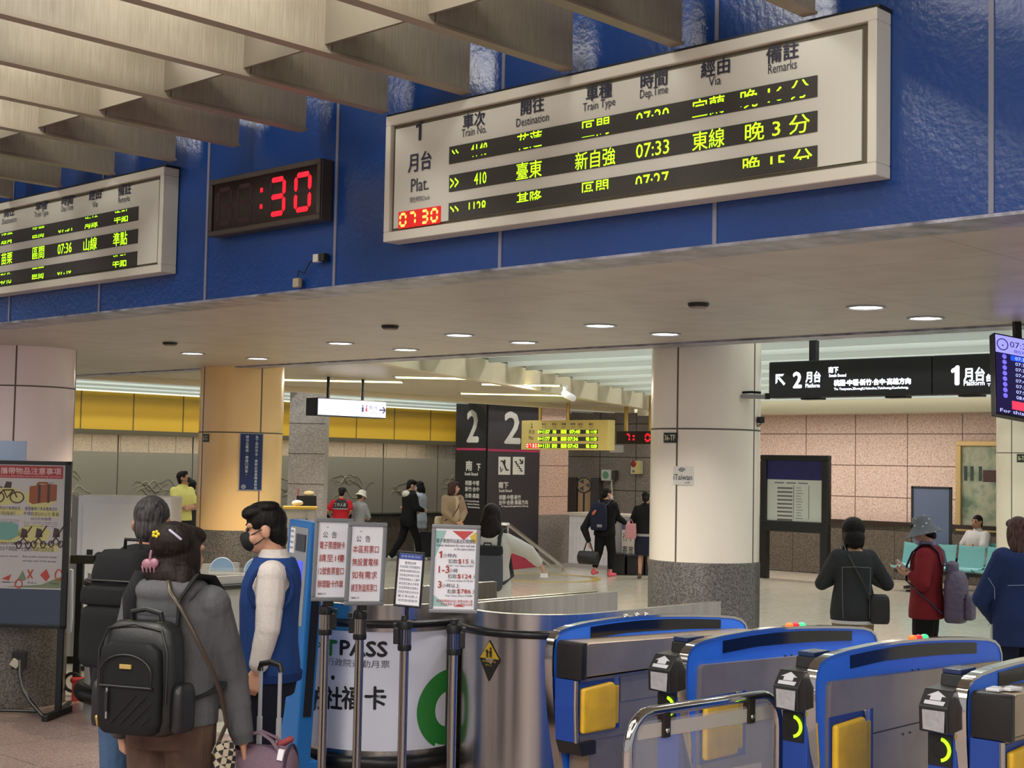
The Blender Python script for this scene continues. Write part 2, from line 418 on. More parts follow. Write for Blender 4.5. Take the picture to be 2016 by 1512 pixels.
# ------------------------------------------------------------------ ceiling of the far hall
m_slat = plain('pale_green_slat', (206, 214, 206), 0.45)
cf = struct(MB().box((FAR + 0.2, -8, 3.7), (30, 28, 3.8)).build('ceiling', plain('upper_ceiling', (100, 106, 100), .8)))
def yend(x): return 12.0 + 0.44 * (x - 11.9)
x = FAR + 0.45
while x < 25.5:
    ye = min(yend(x) - .16, 16.0)
    if ye > 4: MB().box((x, -6, 3.2), (x + 0.03, ye, 3.4)).build('slat', m_slat, cf, 0)
    x += 0.62
y = 16.35
while y < 23.2:
    MB().box((FAR + 0.6, y, 3.16), (24.5, y + 0.03, 3.36)).build('slat', m_slat, cf, 0); y += 0.62
m_flat = plain('flat_ceiling_panel', (168, 158, 138), 0.35, bump=(6, .06))
poly = [(FAR + 0.2, yend(FAR + .2)), (21.4, yend(21.4)), (21.4, 16.2), (FAR + 0.2, 16.2)]
struct(MB().prism(poly, Fr((0, 0, 0), (1, 0, 0), (0, 1, 0)), 3.03, 3.12).build('ceiling_flat', m_flat, None, 0))
a, b = Vector((FAR + .2, yend(FAR + .2), 0)), Vector((21.5, yend(21.5), 0)); nrm = Vector((-(b - a).y, (b - a).x, 0)).normalized() * 0.12; a -= nrm * .9; b -= nrm * .9
struct(MB().rings([[a + Vector((0, 0, 2.98)), a + nrm + Vector((0, 0, 2.98)), a + nrm + Vector((0, 0, 3.24)), a + Vector((0, 0, 3.24))],
                   [b + Vector((0, 0, 2.98)), b + nrm + Vector((0, 0, 2.98)), b + nrm + Vector((0, 0, 3.24)), b + Vector((0, 0, 3.24))]]).build('trim_3', plain('cream_beam', (196, 184, 156), .4), None, 0))
struct(MB().box((FAR + 0.2, 16.1, 2.96), (20.2, 16.35, 3.3)).build('trim_4', plain('cream_beam', (196, 184, 156), .4), None, 0))
struct(MB().box((22.0, 7.5, 3.08), (24.7, 17.3, 3.3)).build('ceiling_right', plain('pink_cream_ceiling', (196, 180, 166), .5), None, 0))
struct(MB().box((21.8, 7.5, 2.98), (22.0, 17.3, 3.32)).build('trim_5', plain('cream_beam', (196, 184, 156), .4), None, 0))
M_SLOT = glow('warm_slot_lamp', (255, 240, 170), 3.0)
for (px, py, wd), h in zip([(848, 743, .42), (1025, 757, .5), (1015, 776, .8), (668, 749, .8)], ['nearest the soffit middle', 'right of the nearest one', 'above the black platform pillar', 'for the reflection above the toilet sign']):  # the last panel stands in for a ceiling reflection, not a lamp
    p = onZ(px, py, 3.03)
    t = thing('slot_light', f'warm yellow slot lamp in the flat far ceiling, {h}', 'ceiling light', p, facing(0), 'far ceiling slot lamps')
    MB().box((-wd, -0.13, -0.012), (wd, 0.13, 0.0)).build('lens', M_SLOT, t, 0)
    MB().box((-wd - .03, -0.16, -0.006), (wd + .03, 0.16, 0.0)).build('frame', M_ALU, t, 0)
    area('slot_lamp', (0, 0, -.02), wd * 2, .26, 45, WARM).parent = t

# ------------------------------------------------------------------ far walls
m_pink = granite('pink_granite_wall', [(156, 128, 116), (192, 164, 150), (208, 184, 170), (220, 200, 188)], 26, 0.5, (1, 2, 1.09, 0.597, 0.018, 16.45, 2.70), (105, 80, 68))
m_brown = granite('brown_granite', [(58, 52, 46), (84, 76, 68), (106, 98, 88)], 26, 0.35, (1, 2, 1.1, 0.9, 0.012, 0.2, 0.0), (40, 34, 30))
m_greyg = granite('grey_granite_wall', [(112, 106, 102), (140, 134, 130), (158, 152, 148)], 24, 0.5, (1, 2, 1.3, 0.6, 0.014, 0.0, 2.6), (70, 62, 58))
m_dimg = granite('dim_grey_granite', [(92, 84, 78), (122, 112, 104), (140, 130, 122)], 24, 0.5, (1, 2, 1.05, 0.75, 0.02, 0.3, 0.7), (44, 38, 34))
struct(MB().box((24.7, 8.0, 1.06), (25.0, 17.3, 3.3)).build('wall_right', m_pink))
struct(MB().box((24.62, 8.0, 0.0), (25.0, 17.3, 1.02)).build('wall_right_wainscot', m_brown))
struct(MB().box((24.55, 8.0, 1.0), (24.7, 17.3, 1.07)).build('trim_6', plain('dark_ledge', (48, 36, 32), .35)))
struct(MB().box((25.5, 15, 0), (25.8, 26, 3.5)).build('wall_far', m_dimg))
struct(MB().box((24.0, 24.0, 0), (24.2, 26.0, 3.5)).build('wall_far_corner', m_dimg))
struct(MB().box((24.9, 2.0, 0), (25.2, 8.0, 3.7)).build('wall_right_end', m_dimg))
# ticket hall wall: yellow band, pale stone, frosted glass, dark counter
YW = 23.5
wy = struct(MB().box((8, YW, 2.49), (24, YW + 0.2, 3.3)).build('wall_yellow_band', plain('yellow_enamel', (198, 160, 50), .35, bump=(12, .05))))
for i in range(12):
    xx = 12.5 + 1.08 * i
    MB().box((xx - .01, YW - .006, 2.49), (xx + .01, YW + .01, 3.3)).build('joint_strip', plain('dark_joint', (96, 82, 40), .5), wy, 0)
struct(MB().box((8, YW - 0.12, 2.40), (24, YW + 0.05, 2.49)).build('trim_7', plain('dark_bronze', (86, 80, 62), .4)))
m_bstone = granite('beige_stone', [(160, 142, 118), (186, 168, 142), (198, 182, 158)], 20, 0.5, (0, 2, 0.62, 1.2, 0.014, 0.2, 1.9), (110, 96, 78))
struct(MB().box((8, 24.6, 0), (24, 24.8, 2.5)).build('wall_ticket_hall', m_bstone))
area('ticket_hall_lamp', (16, 24.1, 2.46), 14, 0.5, 60, WARM)
m_frost = NT('frosted_glass'); m_frost.b.inputs['Base Color'].default_value = lin((150, 146, 132)); m_frost.b.inputs['Roughness'].default_value = 0.42
m_frost.b.inputs['Alpha'].default_value = 0.86; m_frost = m_frost.m
m_clear = glass('clear_glass', (220, 225, 220), 0.04, 0.12)
m_etch = plain('etched_line', (176, 166, 140), 0.7)
m_etchd = plain('etched_dark_line', (96, 92, 84), 0.7)
for i in range(9):
    x0 = 9.5 + 1.62 * i
    t = thing('glass_partition', f'frosted glass partition pane of the ticket hall, {nums[i + 1] if i < 8 else "last"} from the left', 'glass partition', (x0, YW, 0), 0, 'ticket hall glass panes')
    MB().box((0.01, -0.01, 0.9), (1.61, 0.01, 2.09)).build('frosted_pane', m_frost, t, 0)
    MB().box((0.01, -0.006, 2.09), (1.61, 0.006, 2.40)).build('clear_pane', m_clear, t, 0)
    MB().box((-0.008, -0.012, 0.9), (0.008, 0.012, 2.40)).build('edge_strip', plain('joint_dark', (70, 66, 58), .5), t, 0)
    rnd = random.Random(40 + i); g = MB(); gd = MB()
    for k in range(5):
        pts = []; zz = 1.45 + rnd.uniform(-.18, .22); xx = rnd.uniform(.05, .6); ph = rnd.uniform(0, 6)
        for j in range(14): pts.append((xx + j * .06, -0.014, zz + .09 * math.sin(ph + j * .55) + .03 * math.sin(j * 1.3)))
        (g if k % 2 else gd).tube(pts, [.003 + .006 * math.sin(math.pi * j / 13) for j in range(14)], 5)
    g.build('etched_pattern', m_etch, t); gd.build('etched_dark_pattern', m_etchd, t)
struct(MB().box((8, 22.9, 0.0), (24, YW - .02, 0.86)).build('wall_counter_front', m_brown))
t = MB().box((8, 22.8, 0.86), (24, YW - 0.02, 0.92)).build('worktop', plain('dark_stone_top', (36, 34, 34), .15), None, 0); tag(t, 'long dark stone worktop running below the frosted glass panes', 'counter')

# ------------------------------------------------------------------ round tiled pillars
m_tile_p = plain('pinkish_enamel', (238, 224, 224), 0.16, bump=(60, .02))
m_tile_c = plain('cream_enamel', (238, 228, 208), 0.18, bump=(50, .02))
m_tile_y = plain('warm_lit_cream_enamel', (250, 210, 146), 0.2, bump=(50, .02))  # warm lamplight put into this pillar's base colour
m_gran_w = granite('grey_brown_granite', [(38, 36, 34), (72, 68, 64), (98, 94, 88), (118, 112, 106)], 55, 0.3)
m_seam = plain('pillar_seam', (88, 80, 70), .6)
PR = 0.4
def pillar(c, m, zr, ztop, seam0, side, zw=1.33):
    o = struct(MB().lathe([(PR, zw), (PR, ztop)], (c[0], c[1], 0), 64).build('pillar_' + side, m, None, 40))
    a = MB().lathe([(PR + .006, 0), (PR + .006, zw - .015), (PR + .002, zw), (PR, zw + .001)], (c[0], c[1], 0), 64).build('wainscot', m_gran_w, o)
    s = MB()
    s.lathe([(PR - .002, zr - .006), (PR + .002, zr - .005), (PR + .002, zr + .005), (PR - .002, zr + .006)], (c[0], c[1], 0), 64)
    for k in range(4):
        ang = HEAD - R(90) + R(seam0 + 90 * k); d = Vector((math.cos(ang), math.sin(ang), 0)); p = Vector((c[0], c[1], 0)) + d * PR
        tt = Vector((-d.y, d.x, 0)) * .006
        s.rings([[p - tt - d * .01 + Vector((0, 0, z)), p + tt - d * .01 + Vector((0, 0, z)), p + tt + d * .002 + Vector((0, 0, z)), p - tt + d * .002 + Vector((0, 0, z))] for z in (zw, ztop)])
    s.build('seam', m_seam, o); return o
# angles count from the picture's right, 180..360 faces the camera
TF, TC, LP = (8.722, 6.284), (8.369, 11.508), spot(46, 11.9, 0, 850)
_r = spot(2024, 19.2, 0, 950); RP = (_r.x, _r.y)
pillar(TF, m_tile_c, 2.278, 3.2, 322.5 - 0, 'middle')
pillar(TC, m_tile_y, 2.25, 3.2, 307.6 - 0, 'left')
pillar((LP.x, LP.y), m_tile_p, 2.55, SOF, 278, 'front_left')
pillar(RP, m_tile_c, 2.278, 3.6, 310, 'right', .72)
# square granite pier beside the warm pillar
p0 = at(600, 1000, 23.0)
struct(MB().box((-0.28, 0, 0), (0.29, 0.5, 3.3)).xf(Matrix.Translation((p0.x, p0.y, 0)) @ Matrix.Rotation(facing(0), 4, 'Z')).build('pillar_granite_left', granite('grey_pier', [(118, 110, 106), (146, 138, 134), (162, 154, 150)], 26, .5), None, 0))
s = MB()
for z in (1.62, 2.10, 2.58): s.box((-0.285, -0.004, z), (0.292, 0.02, z + .012))
s.xf(Matrix.Translation((p0.x, p0.y, 0)) @ Matrix.Rotation(facing(0), 4, 'Z'))
struct(s.build('trim_8', m_seam, None, 0))
# black platform pier with its pink granite flank
PX0, PY0 = 20.0, 19.56
pier = struct(MB().box((PX0, PY0, 0), (21.52, 20.42, 3.3)).build('pillar_platform', plain('black_panel', (30, 28, 32), .45), None, 0))
struct(MB().box((21.52, PY0 + .02, 1.0), (22.42, 20.4, 3.3)).build('wall_pier_flank', granite('pink_pier', [(160, 122, 104), (196, 160, 142), (218, 188, 170)], 26, .5, (0, 2, 3.0, .62, .014, 21.0, 2.6), (105, 80, 68)), None, 0))
struct(MB().box((21.52, PY0, 0), (22.44, 20.4, 1.0)).build('wall_pier_wainscot', granite('grey_pier_base', [(92, 84, 80), (124, 116, 110), (142, 134, 128)], 30, .45), None, 0))
# ------------------------------------------------------------------ departure boards on the fascia
SX = 4.50
SEG = {'0': 'abcdef', '1': 'bc', '2': 'abged', '3': 'abgcd', '4': 'fgbc', '5': 'afgcd', '6': 'afgedc', '7': 'abc', '8': 'abcdefg', '9': 'abcdfg'}
def seven(mb, ch, fr, x, y, w, h, th, c, segs=None):
    """seven-segment digit with lower left corner (x, y)"""
    g = th * .22; q = th / 2
    def hz(yy): return [(x + q + g, yy), (x + th + g * .4, yy + q), (x + w - th - g * .4, yy + q), (x + w - q - g, yy), (x + w - th - g * .4, yy - q), (x + th + g * .4, yy - q)]
    def vt(xx, ya, yb): return [(xx, ya + g), (xx + q, ya + q + g), (xx + q, yb - q - g), (xx, yb - g), (xx - q, yb - q - g), (xx - q, ya + q + g)]
    L = {'a': hz(y + h - q), 'g': hz(y + h / 2), 'd': hz(y + q), 'f': vt(x + q, y + h / 2, y + h - q), 'b': vt(x + w - q, y + h / 2, y + h - q),
         'e': vt(x + q, y + q, y + h / 2), 'c': vt(x + w - q, y + q, y + h / 2)}
    for k in (segs if segs is not None else SEG[ch]): mb.flat(L[k], fr, c)
LF = Fr((0, 0, 0), (0, -1, 0), (0, 0, 1))

def board(label, corners, heads, strips, led, big=None):
    """corners: (left px, top py, bottom py) and (right px, top, bottom)"""
    if isinstance(corners[0], tuple):
        a = onX(corners[0][0], corners[0][2], SX)
    else: a = corners[0]
    b = onX(corners[1][0], corners[1][1], SX)
    y0, z0, Wd, Hh = a.y, a.z, a.y - b.y, b.z - a.z
    t = thing('departure_board', label, 'departure board', (SX, y0, z0), 0)
    uv = lambda px, py: ((lambda p: (y0 - p.y, p.z - z0))(onX(px, py, SX)))
    fw = 0.045
    m = MB(); m.plate(LF, 0, 0, Wd, fw, -.09, .012).plate(LF, 0, Hh - fw, Wd, Hh, -.09, .012).plate(LF, 0, fw, fw * .8, Hh - fw, -.09, .012).plate(LF, Wd - fw * .8, fw, Wd, Hh - fw, -.09, .012)
    m.build('frame', M_CREAM_METAL, t, 0, bevel=.003, seg=1)
    MB().plate(LF, fw * .8, fw, Wd - fw * .8, Hh - fw, -.02, -.012).build('inner_border', plain('olive_grey_border', (92, 86, 66), .5), t, 0)
    MB().plate(LF, fw * .8 + .018, fw + .016, Wd - fw * .8 - .03, Hh - fw - .02, -.02, -.004).build('face_panel', plain('cream_face', (206, 204, 192), .38, bump=(8, .02)), t, 0)
    MB().plate(LF, -.004, Hh, Wd + .004, Hh + .012, -.09, .0).build('top_shadow_gap', M_BLACK, t, 0)
    k = MB()
    for zh, en, pz, pe in heads:
        k.text(zh, LF, *uv(*pz), h=.066, c=.0, bold=.0012); k.text(en, LF, *uv(*pe), h=.046 if any(ch in en for ch in 'pgy') else .036, w=.0165 * len(en) + .008, c=.0)
    if big:
        k.text('1', LF, *uv(824, 258), h=.09, c=.0); k.text('月台', LF, *uv(826, 318), h=.088, w=.155, bold=.0012, c=.0)
        k.text('Plat.', LF, *uv(826, 363), h=.062, w=.118, c=.0); k.text('現在時刻Clock', LF, *uv(826, 391), h=.026, w=.135, c=.0)
        p0 = uv(784, 451); p1 = uv(867, 405)
        c = MB().plate(LF, p0[0], p0[1], p1[0], p1[1], -.004, .001).build('clock_display', glow('red_clock_face', (178, 14, 10), .8), t, 0)
        dd = MB(); w = (p1[0] - p0[0]) / 4.4; h = (p1[1] - p0[1]) * .84; yb = p0[1] + (p1[1] - p0[1]) * .08
        for i, ch in enumerate('0730'): seven(dd, ch, LF, p0[0] + .008 + i * w * 1.0 + (w * .3 if i > 1 else 0), yb, w * .78, h, .0125, .002)
        dd.build('clock_digits', M_ORANGE_LED, c, 0)
    k.build('lettering', M_INK, t, 0)
    g = MB()
    for (lx, lt, lb, rx, rt, rb), items in zip(strips, led):
        A = uv(lx, lb) if lx is not None else (0.06, None); Bt = uv(rx, rt); Bb = uv(rx, rb)
        ylo, yhi = Bb[1], Bt[1]
        x0 = A[0]
        MB().plate(LF, x0, ylo, Bt[0], yhi, -.004, .0012).build('led_strip', M_DARK_LED, t, 0)
        for st, (px, py), hh, ww, bands in items:
            u, _ = uv(px, py); yc = (ylo + yhi) / 2
            g.text(st, LF, u, yc, h=hh * (yhi - ylo), w=ww, c=.0022, bands=bands, bold=0)
    g.build('led_text', M_GREEN_LED, t, 0)
    return t

top, bot, full = [(.60, 1.0), (.0, .08)], [(.42, 1.0)], None
up, lo = [(.55, 1.0)], [(0, .3), (.8, .95)]
board('large cream platform 1 departure board with green text on blue wall', ((757.5, 0, 477.5), (1729.5, 14, 340)),
      [('車次', 'Train No.', (933, 236), (933, 258)), ('開往', 'Destination', (1048, 208), (1048, 236)), ('車種', 'Train Type', (1179, 180), (1179, 208)),
       ('時間', 'Dep.Time', (1287, 156), (1287, 183)), ('經由', 'Via', (1408, 132), (1407, 159)), ('備註', 'Remarks', (1540, 103), (1540, 131))],
      [(884, 292.5, 325.5, 1608.5, 148, 190), (884, 345.6, 380.5, 1608.5, 217.6, 258.6), (883, 406, 435.7, 1608.5, 286, 328)],
      [[('>>', (897, 305), .6, .042, up), ('4148', (943, 295), .7, .105, top), ('花蓮', (1043, 275), .9, .145, top), ('區間', (1173, 250), .9, .145, top), ('07:20', (1285, 235), .7, .165, up), ('宜蘭', (1395, 205), .9, .15, top), ('晚 16 分', (1525, 175), .9, .30, [(.62, 1.0), (.0, .14)])],
       [('>>', (895, 362), .6, .052, full), ('410', (946, 355), .68, .075, full), ('臺東', (1042, 337), .96, .148, full), ('新自強', (1172, 317), .96, .215, full), ('07:33', (1285, 296), .74, .165, full), ('東線', (1395, 275), .96, .15, full), ('晚 3 分', (1530, 252), .92, .28, full)],
       [('>>', (895, 415), .6, .052, bot), ('1128', (940, 409), .7, .105, bot), ('基隆', (1042, 392), .9, .145, bot), ('區間', (1172, 370), .9, .14, bot), ('07:27', (1284, 353), .74, .165, bot), ('晚 15 分', (1530, 315), .9, .30, bot)]], big=True)
p = onX(320, 535.5, SX)
board('cream departure board cut off by the picture edge, left of red clock', (Vector((SX, p.y + 2.645, p.z)), (326.5, 328, 0)),
      [('車次', 'Train No.', (-62, 432), (-62, 450)), ('開往', 'Destination', (18, 416), (18, 434)), ('車種', 'Train Type', (81, 403), (81, 422)),
       ('時間', 'Dep.Time', (132, 393), (132, 411)), ('經由', 'Via', (187, 382), (187, 402)), ('備註', 'Remarks', (245, 373), (244, 392))],
      [(-94, 0, 483, 272, 406, 433.5), (-94, 0, 528, 271, 450.5, 478.5), (-94, 0, 572, 269.5, 494.5, 522.5)],
      [[('通霄', (14, 462), .9, .145, lo), ('區間', (76, 452), .9, .14, lo), ('07:31', (129, 445), .75, .165, [(0, .28)]), ('海線', (180, 440), .9, .15, [(0, .4), (.85, 1)]), ('準點', (239, 426), .9, .15, [(0, .45), (.85, 1)])],
       [('苗栗', (14, 503), .92, .145, full), ('區間', (76, 494), .92, .145, full), ('07:36', (128, 486), .75, .165, full), ('山線', (178, 480), .92, .15, full), ('準點', (237, 470), .95, .15, full)],
       [('彰化', (12, 545), .9, .145, lo), ('區間', (75, 538), .9, .14, [(0, .45), (.9, 1)]), ('07:40', (127, 530), .75, .165, [(0, .28)]), ('準點', (236, 512), .9, .15, [(0, .5), (.88, 1)])]])

# red digital clock
cx0, cx1 = onX(413, 467, SX + .02), onX(632, 430, SX + .02)
zt = onX(413, 357, SX + .02).z; Wd, Hh = cx0.y - cx1.y, zt - cx0.z
t = thing('digital_clock', 'dark red digital clock showing 30 on the blue wall', 'digital clock', (SX + .02, cx0.y, cx0.z))
m_case = plain('bronze_case', (72, 64, 58), .4, .3)
MB().plate(LF, 0, 0, Wd, Hh, -.07, 0).plate(LF, 0, 0, Wd, .028, 0, .014).plate(LF, 0, Hh - .028, Wd, Hh, 0, .014).plate(LF, 0, .028, .026, Hh - .028, 0, .014).plate(LF, Wd - .026, .028, Wd, Hh - .028, 0, .014).build('case', m_case, t, 0, bevel=.003, seg=1)
MB().plate(LF, .026, .028, Wd - .026, Hh - .028, 0, .004).build('dark_face', plain('dark_red_glass', (26, 6, 10), .2), t, 0)
d = MB(); dm = MB(); h = Hh * .66; yb = Hh * .17; w = Wd * .145
xs = [Wd * .07, Wd * .255, Wd * .555, Wd * .775]
for i, ch in enumerate(('8', '8', '3', '0')):
    seven(dm, '8', LF, xs[i], yb, w, h, .023, .005)
    if i > 1: seven(d, ch, LF, xs[i], yb, w, h, .026, .0062)
dm.build('unlit_segments', plain('unlit_red', (44, 10, 16), .4), t, 0)
for yy in (.38, .66): d.plate(LF, Wd * .475, Hh * yy - .011, Wd * .495, Hh * yy + .011, .005, .0065)
d.build('lit_digits', M_RED_LED, t, 0)
# loose plug and lead on the fascia
pa, pb = onX(633, 508, FXX - .02), onX(588, 553, FXX - .02)
t = thing('loose_plug', 'loose white plug dangling on a thin lead below the red clock', 'plug', pa)
q = pb - pa
MB().box((-.03, -.006, -.022), (0, .034, .018)).build('socket', plain('dull_white', (190, 190, 180), .5), t, 0, bevel=.003)
MB().box((-.025, -.045, -.02), (0.01, -.008, .02)).build('black_end', M_BLACK, t, 0, bevel=.003)
MB().tube([(-.01, .03, 0), (-.012, .08, -.02), (-.012, .12, -.07), (-.012, q.y - .01, q.z + .05), (-.01, q.y, q.z)], .0035, 6).build('lead', M_BLACK, t)
MB().box((-.025, q.y - .028, q.z - .035), (0, q.y + .02, q.z + .012)).build('adapter', plain('dirty_white', (160, 150, 126), .6), t, 0, bevel=.006)

# ------------------------------------------------------------------ illuminated platform sign (faces the camera side, runs along Y)
PXS = onZ(1600, 780, 2.68).x
p0, p1 = onX(1513, 784, PXS), onX(1513, 713, PXS)
Hh = p1.z - p0.z; yL = p0.y; yM = onX(1835, 745, PXS).y; yR = onX(2090, 745, PXS).y
def platform_sign(label, ya, yb, items, arrow):
    t = thing('platform_sign', label, 'platform sign', (PXS, ya, p0.z), 0)
    w = ya - yb; uv = lambda px, py: ((lambda p: (ya - p.y, p.z - p0.z))(onX(px, py, PXS)))
    MB().plate(LF, 0, 0, w - .004, Hh, -.16, 0).build('housing', M_BLACK, t, 0, bevel=.012, seg=2)
    k = MB()
    for st, pos, hh, ww in items: k.text(st, LF, *uv(*pos), h=hh, w=ww, c=.002, bold=.007 if hh > .13 else .0035 if hh > .05 else .0012)
    if arrow:
        x, y = uv(1537, 748); a = .055
        k.flat([(x - a, y + a), (x + a * .7, y + a), (x + a * .35, y + a * .62), (x - a * .62, y + a * .62), (x - a * .62, y - a * .35), (x - a, y - a * .7)], LF, .002)
        k.flat([(x - a * .6, y + a * .3), (x - a * .3, y + a * .6), (x + a * .95, y - a * .65), (x + a * .65, y - a * .95)], LF, .0025)
    k.build('lit_lettering', M_WHITE_GLOW, t, 0)
    for q in ((.24,) if arrow else ()): MB().plate(LF, w * q, Hh, w * q + .07, Hh + .55, -.12, -.06).build('hanger', M_BLACK, t, 0)
    for q in (.2, .72): MB().plate(LF, w * q, -.018, w * q + .2, 0, -.14, -.03).build('bottom_bracket', M_BLACK, t, 0)
platform_sign('black lit sign pointing to platform 2 with white lettering', yL, yM,
    [('2', (1570, 748), .14, .085), ('月台', (1601, 742), .10, .155), ('Platform', (1600, 759), .036, .15), ('南下', (1641, 728), .052, .10), ('South Bound', (1649, 739), .026, .175), ('桃園·中壢·新竹·台中·高雄方向', (1716, 752), .054, .76), ('To Taoyuan,Zhongli,Hsinchu,Taichung,Kaohsiung.', (1714, 765), .026, .74)], True)
platform_sign('black lit sign for platform 1, partly behind the tilted screen', yM, yR,
    [('1', (1881, 739), .155, None), ('月台', (1918, 737), .115, .185), ('Platform', (1918, 754), .04, .185), ('北上', (1966, 722), .06, .12), ('North Bound', (1975, 733), .03, .2), ('台北·松山·七堵·宜蘭方向', (2010, 742), .06, .6), ('To Taipei,Songshan,Qidu,Yilan', (2010, 757), .03, .58)], False)

# tilted information screen
sc = at(1992, 740, 8.1)
t = thing('information_screen', 'tilted blue train information screen hanging at the right picture edge', 'screen', sc, 0, None, Euler((R(-16), R(8.0), facing(-12)), 'XYZ'))
Wd, Hh = .36, .49; SF = Fr((-.105, -Hh / 2, 0), (1, 0, 0), (0, 0, 1)); SF = Fr((-.105, 0, -Hh / 2), (1, 0, 0), (0, 0, 1), (0, -1, 0))
MB().plate(SF, 0, 0, Wd, Hh, -.05, 0).build('casing', M_BLACK, t, 0, bevel=.004)
MB().plate(SF, .008, .375, Wd - .008, Hh - .01, 0, .002).build('header', glow('screen_lilac', (150, 150, 255), 1.0), t, 0)
MB().plate(SF, .008, .012, Wd - .008, .374, 0, .0015).build('screen', glow('screen_dark_blue', (26, 20, 70), .7), t, 0)
k = MB(); k.text('07:30', SF, .165, .435, h=.036, w=.135, c=.003); k.text('現在時間', SF, .17, .395, h=.022, w=.1, c=.003)
k.lathe([(.031, 0), (.036, 0), (.036, .002), (.031, .002)], n=28, hollow=True)
for i in range(len(k.v) - 28 * 4, len(k.v)):
    q = k.v[i]; k.v[i] = SF(.05 + q.x, .425 + q.y, .003 + q.z)
k.text('◄', SF, .05, .42, h=.014, c=.003); k.build('header_text', plain('screen_ink', (46, 44, 120), .5), t, 0)
MB().plate(SF, .10, .338, Wd - .01, .368, .0015, .003).build('highlight_row', glow('screen_blue', (30, 80, 230), 1.0), t, 0)
g = MB(); d = MB()
for i, st in enumerate(('07:33', '07:35', '07:36', '07:40', '07:42', '07:51', '07:56', '08:00')):
    yy = .353 - i * .0335
    g.text(st, SF, .165, yy, h=.02, w=.075, c=.004); g.text('區間', SF, .26, yy, h=.022, w=.05, c=.004)
    d.lathe([(.001, 0), (.014, 0), (.014, .001), (.001, .001)], n=16)
    for j in range(len(d.v) - 64, len(d.v)):
        q = d.v[j]; d.v[j] = SF(.06 + q.x, yy + q.y, .003)
g.text('For this train', SF, .15, .028, h=.02, w=.25, c=.003)
g.build('timetable_text', glow('screen_text', (190, 200, 255), 1.1), t, 0); d.build('row_dots', glow('screen_violet', (120, 110, 245), .9), t, 0)
MB().plate(SF, .10, .045, .30, .095, .0015, .003).build('red_notice', glow('screen_red', (225, 60, 90), .9), t, 0)
MB().plate(SF, .15, Hh, .19, Hh + .35, -.05, -.02).build('hanger', M_BLACK, t, 0)

# lit toilet sign
tp = at(624, 818, 17.5)
t = thing('toilet_sign', 'white lit hanging toilet sign with right arrow and black ends', 'toilet sign', (tp.x, tp.y, tp.z))
TFm = Fr((0, 0, 0), (1, 0, 0), (0, 0, 1), (0, -1, 0)); e = onY(760, 822, tp.y); Wd = e.x - tp.x; Hh = onY(624, 782, tp.y).z - tp.z
MB().plate(TFm, 0, 0, Wd, Hh, -.22, -.004).build('housing', M_BLACK, t, 0, bevel=.01)
MB().plate(TFm, .012, .012, Wd - .012, Hh - .012, -.006, .004).build('lit_face', glow('toilet_face', (200, 212, 244), .55), t, 0)
k = MB(); k.text('廁所', TFm, Wd * .80, Hh * .60, h=Hh * .26, w=Wd * .12, c=.006); k.text('Toilets', TFm, Wd * .79, Hh * .33, h=Hh * .13, w=Wd * .12, c=.006)
k.tube([TFm(Wd * .89, Hh * .48, .008), TFm(Wd * .975, Hh * .48, .008)], .009, 6).tube([TFm(Wd * .945, Hh * .66, .008), TFm(Wd * .978, Hh * .48, .008), TFm(Wd * .945, Hh * .30, .008)], .009, 6)
for (cx, blue) in ((.645, 1),): 
    k.prism([(Wd * cx - .016, Hh * .32), (Wd * cx + .016, Hh * .32), (Wd * cx + .016, Hh * .6), (Wd * cx - .016, Hh * .6)], TFm, .005, .007)
    k.ell(TFm(Wd * cx, Hh * .67, .006), (.012, .003, .012), None, 10, 6)
k.build('dark_print', plain('sign_navy', (50, 56, 110), .5), t, 0)
k = MB(); cx = .70; k.prism([(Wd * cx - .02, Hh * .36), (Wd * cx + .02, Hh * .36), (Wd * cx + .008, Hh * .6), (Wd * cx - .008, Hh * .6)], TFm, .005, .007).ell(TFm(Wd * cx, Hh * .67, .006), (.012, .003, .012), None, 10, 6)
k.build('red_print', plain('sign_red', (170, 70, 90), .5), t, 0)
for f in (.22, .72): MB().cyl((Wd * f, .1, Hh), (Wd * f, .1, Hh + .5), .02, n=10).build('hanger_rod', M_BLACK, t)

# hanging platform 2 departure board and clock in the far hall
hb = at(1026, 885, 24.5); HX = hb.x
e = onX(1196, 886, HX); Wd = hb.y - e.y; Hh = onX(1026, 828, HX).z - hb.z
t = thing('departure_board', 'hanging yellowish platform 2 departure board in the far hall', 'departure board', (HX, hb.y, hb.z))
MB().plate(LF, 0, 0, Wd, Hh, -.18, 0).build('housing', plain('yellow_cream_case', (206, 186, 112), .4), t, 0, bevel=.006)
uv = lambda px, py: ((lambda p: (hb.y - p.y, p.z - hb.z))(onX(px, py, HX)))
k = MB(); k.text('2', LF, *uv(1047, 838), h=Hh * .15, c=.003); k.text('月台', LF, *uv(1047, 850), h=Hh * .15, w=.14, c=.003); k.text('Plat.', LF, *uv(1046, 862), h=Hh * .12, w=.11, c=.003)
for st, px in zip(('車次', '開往', '車種', '時間', '經由', '備註'), (1071, 1092, 1110, 1128, 1143, 1164)):
    k.text(st, LF, *uv(px, 835), h=Hh * .09, w=.10, c=.003); k.text('Train No', LF, *uv(px, 841), h=Hh * .04, w=.09, c=.003)
k.build('lettering', M_INK, t, 0)
g = MB()
